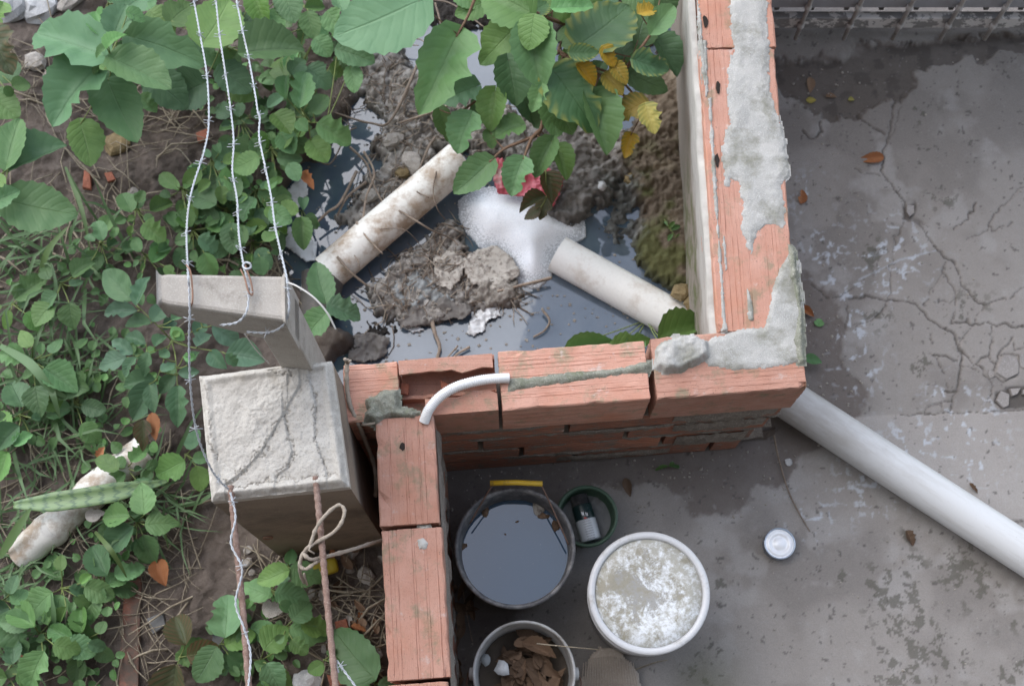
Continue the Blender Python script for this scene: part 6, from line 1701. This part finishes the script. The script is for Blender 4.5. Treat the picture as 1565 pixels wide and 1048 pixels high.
# --- low weeds: centre, spread, number of leaves, leaf size, materials, label
LOW = [
    (285, 300, 40, 14, 30, 'lf', 'low weed under the leftmost barbed wire'), (330, 260, 40, 14, 34, 'lf', 'low weed between the left and middle barbed wires'),
    (350, 330, 45, 15, 34, 'lf_dark', 'dark low weed under the middle barbed wire'), (395, 300, 42, 14, 34, 'lf', 'low weed under the right barbed wire beside the water'),
    (300, 360, 45, 15, 30, 'lf', 'low weed just behind the tip of the bracket arm'), (390, 380, 36, 12, 30, 'lf_dark', 'dark low weed just behind the bracket arm'),
    (370, 190, 40, 14, 32, 'lf', 'low weed below the broad dark leaves'),
    (420, 240, 38, 13, 34, 'lf', 'creeping weed at the bend of the right wire'), (465, 330, 22, 6, 32, 'lf_dark', 'weed rooted in the water beside the white plastic'),
    (440, 130, 30, 10, 34, 'lf', 'weed in the shade beside the right wire'), (215, 330, 30, 9, 28, 'lf', 'small weed on bare soil right of the left shrub'),
    (160, 380, 40, 12, 30, 'lf', 'low weed among the straw above the compound-leaved plant'), (100, 440, 45, 12, 36, 'lf_dark', 'dark weed among grass left of the compound-leaved plant'),
    (60, 560, 45, 13, 40, 'lf_dark', 'dark bluish weed at the left edge under the long grass blade'), (40, 640, 40, 11, 36, 'lf_dark', 'dark weed at the left edge above the dirty pipe'),
    (120, 620, 45, 13, 32, 'lf', 'weed left of the big post among straw'), 
    (15, 680, 26, 6, 34, 'lf_light', 'bright green weed at the left edge above the dirty pipe'), (290, 700, 26, 8, 36, 'lf', 'weed tucked against the left side of the big post'),
    
    (215, 800, 36, 13, 38, 'lf', 'leafy weed in front of the banded leaf'), 
    (100, 900, 45, 14, 38, 'lf', 'leafy weed below the dirty pipe'), (160, 890, 40, 13, 34, 'lf', 'weed above the brick slab'), (70, 970, 45, 14, 38, 'lf', 'leafy weed in the lower left corner region'),
    (130, 980, 40, 13, 34, 'lf', 'weed left of the brick slab at the bottom'), (15, 920, 32, 9, 44, 'lf_dark', 'dark broad weed cut by the left edge at the bottom'), (20, 1030, 34, 9, 34, 'lf', 'weed in the bottom left corner'),
    (280, 1005, 34, 6, 50, 'lf_brown', 'faded lobed weed on bare soil at the bottom'), (340, 985, 36, 12, 40, 'lf', 'weed under the left rusty bar near the bottom'), (400, 1010, 40, 12, 38, 'lf', 'weed between the two rusty bars at the bottom'),
    (440, 960, 34, 11, 34, 'lf', 'weed between the two rusty bars above the bottom one'), (420, 905, 30, 7, 40, 'lf', 'tall-leaved weed between the rusty bars below the yellow bottle'), (445, 870, 18, 4, 40, 'lf', 'few oval leaves beside the yellow bottle'),
    (500, 1010, 16, 4, 30, 'lf', 'small weed under the right rusty bar'), (575, 1045, 18, 4, 60, 'lf', 'large leaves against the brick wall at the bottom edge'), (500, 470, 22, 6, 56, 'lf', 'broad weed between the bracket post and the dark pipe mouth'),
    (175, 20, 40, 9, 36, 'lf', 'weed behind the corner shrub at the top edge'), (460, 10, 36, 10, 36, 'lf', 'weed at the top edge right of the barbed wires'), (540, 30, 30, 8, 40, 'lf', 'weed at the top edge beside the largest leaf'),
    (345, 435, 30, 8, 28, 'lf', 'weed showing under the bracket arm'), (25, 470, 34, 9, 32, 'lf', 'weed among grass at the left edge'), (230, 400, 36, 11, 26, 'lf', 'small weed above the compound-leaved plant'),
    (420, 345, 26, 7, 30, 'lf', 'small weed at the water edge behind the bracket arm'), (200, 720, 34, 9, 26, 'lf', 'small weed at the upper end of the banded leaf'),
]
for i, (cx, cy, sp, nl, sz, mk, lab) in enumerate(LOW):
    rr = random.Random(1000 + i)
    lv = []
    zc = rr.uniform(.06, .12)
    if cy > 400: nl = max(4, int(nl * .72)); sz = sz * 1.12
    nl = max(3, int(nl * .9))
    for k in range(nl):
        a = k * 2.4 + rr.uniform(-.5, .5); d = sp * math.sqrt((k + 0.4) / nl)
        bx, by = cx + d * 0.75 * math.cos(a), cy + d * 0.75 * math.sin(a)
        s = sz * rr.choice([.45, .6, .8, 1.0, 1.15, 1.35]) * rr.uniform(.9, 1.1)
        a2 = a + rr.uniform(-.7, .7)
        mm = mk
        u = rr.random()
        if mk == 'lf': mm = 'lf' if u < .62 else 'lf_dark' if u < .80 else 'lf_light' if u < .90 else 'lf_big'
        elif mk == 'lf_dark' and u > .7: mm = 'lf'
        lv.append((bx, by, bx + s * math.cos(a2), by + s * math.sin(a2), s * rr.uniform(.72, .95), mm, zc + rr.uniform(-.03, .05)))
    plant('weed', lab, 'weed', lv, (), (cx, cy), rr.choice(['round', 'round', 'heart', 'ovate']), mk, None, zc)

# --- ground cover and grass nobody could count
def leaf_carpet(name, spots, n, size, mat, seed, zlo=.015, zhi=.07):
    rr = random.Random(seed); V, F, UV = [], [], []
    tv, tf, tuv = [], [], []
    for vv in range(3): 
        a, b, c = leaf_template(['round', 'ovate', 'round'][vv], vv * 5 + 2, .18, .12); tv.append(a); tf.append(b); tuv.append(c)
    for i in range(n):
        cx, cy, r = rr.choice(spots)
        a = rr.uniform(0, 6.3); d = r * math.sqrt(rr.random())
        p = G(cx + d * math.cos(a), cy + d * math.sin(a), rr.uniform(zlo, zhi))
        if p.z < POND_Z + 0.02: continue
        s = size * rr.uniform(.55, 1.2); w = s * rr.uniform(.7, 1.0); t = rr.uniform(0, 6.3); tilt = rr.uniform(-.5, .35)
        mt = Matrix.Translation(p) @ Matrix.Rotation(t, 4, 'Z') @ Matrix.Rotation(tilt, 4, 'X') @ Matrix.Rotation(rr.uniform(-.4, .4), 4, 'Y') @ Matrix.Diagonal((w, s, s, 1))
        k = rr.randrange(3); b0 = len(V)
        V += [tuple(mt @ Vector(q)) for q in tv[k]]; F += [tuple(b0 + j for j in f) for f in tf[k]]; UV += tuv[k]
    me = bpy.data.meshes.new(name); me.from_pydata(V, [], F)
    me.polygons.foreach_set('use_smooth', [True] * len(F))
    l = me.uv_layers.new(name='UVMap'); idx = np.empty(len(me.loops), np.int32); me.loops.foreach_get('vertex_index', idx)
    l.data.foreach_set('uv', np.array(UV, np.float32)[idx].ravel())
    me.materials.append(M[mat])
    return tag(link(name, me), kind='stuff')
SP1 = [(350, 310, 65), (400, 250, 70), (300, 370, 60), (430, 150, 60), (480, 80, 60), (380, 360, 60), (460, 210, 40), (330, 130, 50)]
SP2 = [(90, 500, 110), (60, 620, 80), (150, 620, 80), (200, 700, 60), (110, 900, 90), (200, 820, 60), (60, 980, 80), (140, 990, 60), (400, 980, 70), (220, 560, 60), (180, 420, 70)]
leaf_carpet('ground_cover', SP1, 230, .034, 'lf_dark', 71)
leaf_carpet('ground_cover', SP2, 210, .030, 'lf', 72)
leaf_carpet('ground_cover', SP1 + SP2, 150, .024, 'lf_light', 73)
def strands(name, spots, n, L0, L1, w, mat, seed, zup=.02, green=False, along=None):
    rr = random.Random(seed); mb = MB()
    for i in range(n):
        cx, cy, r = rr.choice(spots)
        a = rr.uniform(0, 6.3); d = r * math.sqrt(rr.random())
        p = G(cx + d * math.cos(a), cy + d * math.sin(a), .004)
        if p.z < POND_Z + .02: continue
        t = rr.uniform(0, 6.3) if along is None else along + rr.uniform(-.8, .8)
        L_ = rr.uniform(L0, L1); pts = [p]
        for k in range(3):
            t += rr.uniform(-.35, .35)
            q2 = pts[-1] + Vector((math.cos(t), math.sin(t), 0)) * L_ / 3
            q2.z = soil_z(q2.x, q2.y) + (rr.uniform(.004, zup) if not green else zup * [.6, 1, .8][k] * rr.uniform(.6, 1.2))
            pts.append(q2)
        ww = w * rr.uniform(.6, 1.4)
        if green:
            rows = []
            for k, q in enumerate(pts):
                tt = (pts[min(k + 1, 3)] - pts[max(k - 1, 0)]); sd_ = Vector((-tt.y, tt.x, 0)).normalized() * ww * [.7, 1, .75, .08][k]
                rows.append([q - sd_, q + Vector((0, 0, -.15 * ww)), q + sd_])
            mb.grid(rows)
        else: mb.tube(pts, [ww, ww, ww * .8, ww * .5], 4, cap=False)
    return tag(mb.build(name, M[mat]), kind='stuff')
DRY = [(60, 380, 110), (150, 300, 80), (100, 620, 120), (60, 760, 90), (230, 760, 70), (110, 860, 90), (250, 880, 80), (540, 930, 60), (540, 1010, 50), (330, 380, 90), (230, 180, 70), (60, 120, 60), (420, 390, 60), (420, 920, 70), (180, 990, 90)]
strands('dry_grass', DRY, 560, .05, .18, .0014, 'straw', 81, .035)
strands('dry_grass', DRY, 140, .08, .20, .0026, 'straw', 85, .05)
strands('grass', [(80, 430, 90), (50, 580, 80), (110, 640, 80), (240, 770, 50), (60, 720, 80), (20, 860, 60), (120, 560, 70), (40, 980, 60)], 330, .06, .17, .0030, 'grass', 82, .05, True)
strands('grass', [(70, 460, 100), (40, 600, 80), (150, 380, 70), (100, 640, 90), (30, 380, 50), (240, 750, 50)], 60, .10, .26, .0045, 'grass', 86, .10, True)
# longer blades one can tell apart
for i, (pts, w) in enumerate([([(0, 528, .10), (45, 555, .16), (75, 590, .15), (110, 612, .10)], 15), ([(74, 578, .08), (80, 600, .14), (92, 640, .10)], 11), ([(100, 255, .05), (125, 320, .08), (138, 385, .05)], 8), ([(60, 420, .04), (75, 380, .10), (105, 345, .12)], 12), ([(0, 850, .05), (25, 810, .12), (48, 775, .14)], 16), ([(145, 812, .08), (165, 835, .14), (182, 860, .12), (195, 885, .08)], 8), ([(0, 1035, .05), (30, 1020, .10), (55, 1000, .10)], 14), ([(130, 400, .03), (150, 420, .09), (200, 470, .04)], 6), ([(225, 760, .03), (245, 790, .09), (258, 840, .05)], 6), ([(70, 475, .03), (85, 440, .09), (78, 400, .1)], 7), ([(75, 985, .02), (82, 945, .10), (78, 905, .12)], 9)]):
    path = smooth_path([P(*p) for p in pts], 5); mb = MB(); rows = []; n = len(path)
    for k, q in enumerate(path):
        tt = path[min(k + 1, n - 1)] - path[max(k - 1, 0)]
        u = k / (n - 1); prof_ = (0.45 + .55 * min(1, u * 3)) * (1 - u ** 3) + .03
        sd_ = Vector((-tt.y, tt.x, 0)).normalized() * w * mpx(.1) * .5 * prof_
        rows.append([q - sd_, q + Vector((0, 0, -.2 * sd_.length)), q + sd_])
    mb.grid(rows)
    labs = ['broad bright grass blade reaching in from the left edge', 'short grass blade branching from the broad bright one', 'dark upright grass blade on the straw under the left shrub', 'grass blade below the left shrub', 'broad grass blade at the left edge over the dirty pipe', 'thin grass blade over the weeds below the banded leaf', 'grass blade in the bottom left corner', 'thin grass blade left of the compound-leaved plant', 'thin grass blade left of the big post foot', 'short grass blade among the straw at the left', 'upright grass blade in the lower left weeds']
    tag(mb.build('grass_blade', M['grass']), labs[i], 'grass blade')
# banded leaf lying over the dirty pipe
me_v, me_f, me_uv = leaf_template('blade', 4, .35, .03)
me = bpy.data.meshes.new('banded_leaf'); rows = []
path = smooth_path([P(22, 772, .105), P(80, 768, .13), P(150, 758, .13), P(215, 745, .11), P(258, 735, .08)], 8)
mb = MB(); UVs = []; n = len(path)
for k, q in enumerate(path):
    u = k / (n - 1); tt = path[min(k + 1, n - 1)] - path[max(k - 1, 0)]
    prof_ = min(1, .35 + u * 2.5) * min(1, (1 - u) * 2.2 + .12)
    sd_ = Vector((-tt.y, tt.x, 0)).normalized() * .024 * prof_
    mb_row = []
    for c in (-1, -.5, 0, .5, 1):
        mb_row.append(q + sd_ * c + Vector((0, 0, abs(c) * .010 * prof_))); UVs.append((c * .5 + .5, u))
    rows.append(mb_row)
mb.grid(rows)
o = mb.build('banded_leaf', M['snake'])
l = o.data.uv_layers.new(name='UVMap'); idx = np.empty(len(o.data.loops), np.int32); o.data.loops.foreach_get('vertex_index', idx)
l.data.foreach_set('uv', np.array(UVs, np.float32)[idx].ravel())
o.modifiers.new('thick', 'SOLIDIFY').thickness = .003
tag(o, 'long stiff leaf with dark green bands lying over the dirty pipe', 'leaf')

# ------------------------------------------------------------------ stones, shards, dead leaves, rubbish
def stone(px, py, r, mat, seed, label, cat='stone', name='stone', flat=.6, asp=1.0, group=None, ground=None, rot=None):
    rr = random.Random(seed)
    p = G(px, py) if ground is None else P(px, py, ground)
    rad = r * mpx(0, py)
    mb = MB(); nu, nv = 10, 7; rows = []
    for i in range(nv + 1):
        ph = math.pi * i / nv; row = []
        for j in range(nu):
            th = 2 * math.pi * j / nu
            d = Vector((math.sin(ph) * math.cos(th), math.sin(ph) * math.sin(th), math.cos(ph)))
            k = 1 + .35 * mnoise.noise(d * 1.6 + Vector((seed, 0, 0))) + .12 * mnoise.noise(d * 4 + Vector((0, seed, 0)))
            row.append((d.x * rad * k * asp, d.y * rad * k, d.z * rad * k * flat))
        rows.append(row)
    mb.grid(rows, True); mb.f = [tuple(reversed(f)) for f in mb.f]
    o = mb.build(name, M[mat], smooth=False)
    o.location = p + Vector((0, 0, rad * flat * .45)); o.rotation_euler = (0, 0, rr.uniform(0, 6) if rot is None else rot)
    return tag(o, label, cat, group)
stone(18, 8, 34, 'stone_pale', 1, 'pale grey rock in the top left corner', rot=.2); stone(65, 12, 32, 'stone_pale', 2, 'pale grey rock right of the corner rock', rot=1.0)
stone(55, 97, 17, 'stone', 3, 'brown stone beside the corner shrub'); stone(108, 5, 12, 'stone', 4, 'small tan stone at the top edge by the rocks', asp=1.8, rot=.6)
stone(180, 222, 20, 'stone_ochre', 5, 'ochre lump of earth under the corner shrub', flat=.4); stone(75, 117, 9, 'stone', 6, 'small grey stone under the corner shrub'); stone(205, 295, 9, 'stone', 7, 'small pale stone on the soil below the corner shrub')
stone(1040, 448, 15, 'stone_ochre', 9, 'ochre stone wedged between the pond pipe and the wall', ground=.02); stone(1060, 462, 15, 'stone_ochre', 10, 'mossy stone beside the ochre one under the wall', ground=.02); stone(965, 275, 12, 'stone_ochre', 11, 'ochre pebble in the mud below the yellow leaves')

for i, (a, b, r, m, lab) in enumerate([(558, 958, 9, 'stone_pale', 'pale chip against the brick wall'), (540, 985, 10, 'stone', 'grey chip beside the brick wall'), (572, 1000, 11, 'stone_pale', 'long pale chip against the brick wall near the bottom'), (548, 1010, 9, 'stone_pale', 'pale chip left of the long one'), (470, 1040, 18, 'stone_pale', 'pale broken plaster at the bottom edge between the rusty bars'), (478, 908, 9, 'stone', 'grey chip under the yellow bottle'), (560, 880, 12, 'stone', 'grey chip in the litter by the brick wall'), (535, 870, 8, 'stone', 'small chip in the litter right of the yellow bottle'), (380, 840, 7, 'stone', 'pebble below the big post'), (395, 895, 8, 'stone', 'brown pebble below the big post'), (378, 860, 8, 'stone', 'tan pebble below the big post'), (385, 875, 6, 'stone', 'round pebble below the big post'), (500, 990, 9, 'stone', 'grey chip by the right rusty bar'), (510, 975, 8, 'stone_pale', 'pale chip by the right rusty bar'), (540, 845, 10, 'stone', 'flat grey stone by the foot of the brick wall'), (745, 430, 7, 'stone', 'round pebble on the crumpled paper'), (565, 300, 14, 'stone', 'flat stone in the rubble above the old pipe'), (630, 250, 14, 'stone', 'round grey stone in the rubble above the old pipe'), (615, 265, 10, 'stone_ochre', 'tan stone in the rubble above the old pipe'), (600, 215, 12, 'stone', 'stone in the rubble under the leafy branch'), (920, 285, 8, 'stone_pale', 'pale chip on the grey mud bank')]):
    stone(a, b, r, m, 30 + i, lab, asp=random.uniform(.7, 1.5))
stone(1205, 706, 6, 'stone_pale', 71, 'white crumb on the dark wet floor by the wall', ground=0.0, flat=.4)
for i, (poly, z, th, m, nm, lab, cat) in enumerate([
    ([(190, 905), (200, 880), (218, 885), (215, 960), (212, 1060), (182, 1060), (186, 980)], .006, .010, 'slab', 'brick_slab', 'long broken brick slab half buried at the bottom left', 'brick'),
    ([(328, 950), (338, 930), (372, 928), (366, 990), (340, 1000), (325, 985)], .015, .010, 'slate', 'tile', 'grey tile fragment lying under the left rusty bar', 'tile'),
    ([(130, 262), (140, 264), (141, 292), (128, 290)], .02, .012, 'shard', 'brick_shard', 'orange brick shard on the straw below the corner shrub', 'brick shard'),
    ([(160, 266), (172, 264), (178, 276), (166, 280)], .02, .008, 'shard', 'brick_shard', 'dull brick shard right of the orange one', 'brick shard'),
    ([(512, 950), (530, 945), (535, 962), (515, 965)], .02, .010, 'shard', 'brick_shard', 'brick shard in the litter by the right rusty bar', 'brick shard'),
    ([(500, 1030), (520, 1035), (525, 1046), (505, 1048)], .02, .010, 'shard', 'brick_shard', 'red brick shard at the bottom edge by the right rusty bar', 'brick shard'),
    ([(30, 1000), (44, 996), (46, 1010), (32, 1012)], .03, .010, 'shard', 'brick_shard', 'red brick shard in the lower left weeds', 'brick shard'),
    ([(225, 945), (250, 935), (254, 955), (235, 970)], .012, .008, 'slate', 'tile', 'dark clay flake on the soil right of the brick slab', 'tile'),
    ([(300, 205), (318, 198), (320, 215), (304, 220)], .012, .008, 'shard', 'brick_shard', 'brick shard on the bare soil by the left barbed wire', 'brick shard')]):
    tag(plate(nm, poly, z, th, M[m], None, i + 50), lab, cat)
# yellow bottle
yb = P(486, 870, .03); mb = MB(); rows = []
axv = (P(516, 862, .03) - P(456, 878, .03)); yl = axv.length; axv.normalize(); sdv = Vector((-axv.y, axv.x, 0))
for k, (u, w) in enumerate([(-.5, .0), (-.5, .7), (-.46, .95), (-.3, 1.0), (.1, 1.0), (.35, .98), (.46, .9), (.5, .6), (.5, .0)]):
    row = []
    for j in range(16):
        t = 2 * math.pi * j / 16; cx_, cz_ = math.cos(t), math.sin(t)
        sx = math.copysign(abs(cx_) ** .5, cx_); sz = math.copysign(abs(cz_) ** .6, cz_)
        row.append(yb + axv * (u * yl) + sdv * (sx * .019 * w) + Vector((0, 0, sz * .014 * w)))
    rows.append(row)
mb.grid(rows, True)
tag(mb.build('bottle', M['yellow_bottle']), 'faded yellow plastic bottle lying under the knotted vine', 'bottle')
# dead leaves on the ground (each a thing)
def ground_leaf(px, py, ang, L_, w, mat, label, cat='dead leaf', group=None, z=None, up=.006, kind='ovate', lift=0.0, name='dead_leaf'):
    base = G(px, py, up) if z is None else P(px, py, z)
    m_ = mpx(base.z, py)
    tip = base + Vector((math.cos(ang), math.sin(ang), lift)) * L_ * m_
    o = leaf_obj(base, tip, w * m_, kind, mat, None, LR.uniform(-.3, .3), name)
    return tag(o, label, cat, group)
ground_leaf(1351, 240, math.pi + .1, 40, 17, 'orange_leaf', 'orange dry leaf lying on the cracked floor beside a long crack', z=.006)
ground_leaf(1224, 312, 1.4, 26, 15, 'orange_leaf', 'brown dry leaf near the outer side of the long wall', z=.006)
ground_leaf(1238, 118, -1.6, 26, 14, 'dead', 'brown curled leaf on the dark dirt by the gate', z=-.002)
ground_leaf(1232, 153, .0, 16, 10, 'lf_yellow', 'small yellow leaf on the dark dirt by the gate', z=-.002)
ground_leaf(1296, 153, .0, 10, 8, 'lf_yellow', 'tiny yellow leaf right of the other yellow one', z=-.002)
ground_leaf(1262, 148, .1, 18, 10, 'dead', 'reddish leaf between the two yellow leaves on the dirt', z=-.002)
ground_leaf(1222, 470, -.6, 26, 13, 'orange_leaf', 'red-brown leaf at the foot of the long wall on the yard side', z=.008)
ground_leaf(1228, 548, -.15, 30, 17, 'lf_light', 'pointed green leaf beside the wall corner on the yard side', z=.03, name='fallen_leaf', cat='leaf')
ground_leaf(1250, 498, 1.2, 14, 15, 'lf_light', 'small round green leaf on the damp floor by the wall', z=.006, name='fallen_leaf', cat='leaf', kind='round')
ground_leaf(1385, 810, -1.2, 26, 16, 'dead', 'dark leaf scrap on the floor left of the white pipe', z=.005)
ground_leaf(1481, 738, -.9, 20, 7, 'dead', 'dark curled leaf scrap behind the white pipe', z=.008)
ground_leaf(955, 730, -1.3, 30, 14, 'dead', 'withered leaf at the foot of the front wall beside the green pot', z=.008)
ground_leaf(462, 262, -1.0, 34, 18, 'orange_leaf', 'orange dry leaf lying over the pond edge by the right wire', z=.10)
ground_leaf(232, 630, -1.4, 44, 22, 'orange_leaf', 'tan dry leaf below the compound-leaved plant', z=.14); ground_leaf(218, 640, -1.5, 48, 28, 'lf_brown', 'olive leaf beside the tan dry one left of the post', z=.15, name='fallen_leaf', cat='leaf')
ground_leaf(150, 700, 1.2, 20, 14, 'orange_leaf', 'brown leaf lying on the dirty pipe', z=.085)
ground_leaf(240, 855, -1.2, 42, 30, 'orange_leaf', 'brown leaf in the weeds below the banded leaf', z=.05)
ground_leaf(400, 930, .1, 38, 30, 'paper', 'pale dried leaf between the rusty bars', z=.06); ground_leaf(130, 790, .3, 30, 22, 'paper', 'pale dried leaf on the dirty pipe', z=.11)
for i in range(24):
    rr = random.Random(500 + i); a, b = rr.uniform(500, 580), rr.uniform(840, 1030)
    ground_leaf(a, b, rr.uniform(0, 6.3), rr.uniform(18, 34), rr.uniform(9, 16), rr.choice(['dead', 'dead', 'orange_leaf', 'paper']), 'small dead leaf in the litter against the brick wall', 'dead leaf', 'dead leaves in the litter beside the brick wall', up=rr.uniform(.006, .03))
for i in range(16):
    rr = random.Random(600 + i); a, b = rr.uniform(690, 725), rr.uniform(880, 1040)
    ground_leaf(a, b, rr.uniform(0, 6.3), rr.uniform(20, 40), rr.uniform(9, 16), 'dead', 'dark dead leaf on the floor between the brick wall and the buckets', 'dead leaf', 'dead leaves between wall and buckets', z=rr.uniform(.005, .02))
for i in range(34):
    rr = random.Random(700 + i); t = rr.uniform(0, 6.3); d = Rw * .78 * math.sqrt(rr.random())
    c = lbk.location + Vector((d * math.cos(t), d * math.sin(t), rr.uniform(.165, .205)))
    a = rr.uniform(0, 6.3); L_ = rr.uniform(.05, .085)
    tip = c + Vector((math.cos(a), math.sin(a), rr.uniform(-.25, .35))) * L_
    rel = tip - lbk.location
    if Vector((rel.x, rel.y)).length > Rw * .86: tip = c - Vector((math.cos(a), math.sin(a), 0)) * L_
    o = leaf_obj(c, tip, L_ * rr.uniform(.35, .5), 'ovate', 'dead', None, rr.uniform(-.7, .7), 'dead_leaf')
    tag(o, 'dry brown leaf inside the open white bucket', 'dead leaf', 'dead leaves in the open bucket')
flat_scrap('plastic_chip', 768, 1020, .21, .018, M['bag'], 801, 'white plastic chip among the dead leaves in the open bucket', 'plastic scrap')
flat_scrap('plastic_chip', 742, 1008, .215, .013, M['silt'], 802, 'bluish plastic chip at the inner side of the open bucket', 'plastic scrap')
# cardboard
cbd = crumple('cardboard', [(900, 1002), (915, 988), (945, 992), (960, 1008), (978, 1030), (982, 1075), (880, 1080), (884, 1045), (892, 1030)], .02, .03, M['cardboard'], 'soggy brown corrugated cardboard on the floor beside the open bucket', 'cardboard', 91, 6, .004, 2)
mb = MB()
for k in range(22):
    a = P(892 + k * 3.6, 1012 - 10 * math.sin(k / 21 * 3.1), .048); b = P(888 + k * 4.2, 1062, .05)
    mb.tube([a, a.lerp(b, .5) + Vector((0, 0, .004)), b], .0013, 4)
mb.build('flute', M['cardboard'], cbd)
plant('weed', 'tiny green weed sprouting at the foot of the front wall', 'weed', [(1022, 712, 1000, 718, 7, 'lf', .02), (1022, 712, 1032, 706, 7, 'lf', .02), (1022, 712, 1040, 715, 6, 'lf', .02)], (), None, 'ellip', 'lf', None, .02)
plant('weed', 'small grey-green sprig on the mossy bank', 'weed', [(1020, 345, 1010, 332, 7, 'lf', .03), (1025, 352, 1040, 345, 8, 'lf', .03), (1028, 358, 1020, 368, 8, 'lf', .03), (1033, 362, 1045, 362, 7, 'lf', .03), (1022, 348, 1032, 338, 7, 'lf', .03)], [[(1015, 335, .02), (1026, 352, .03), (1036, 366, .02)]], None, 'ellip', 'lf', None, .03, branch_r=.0012)
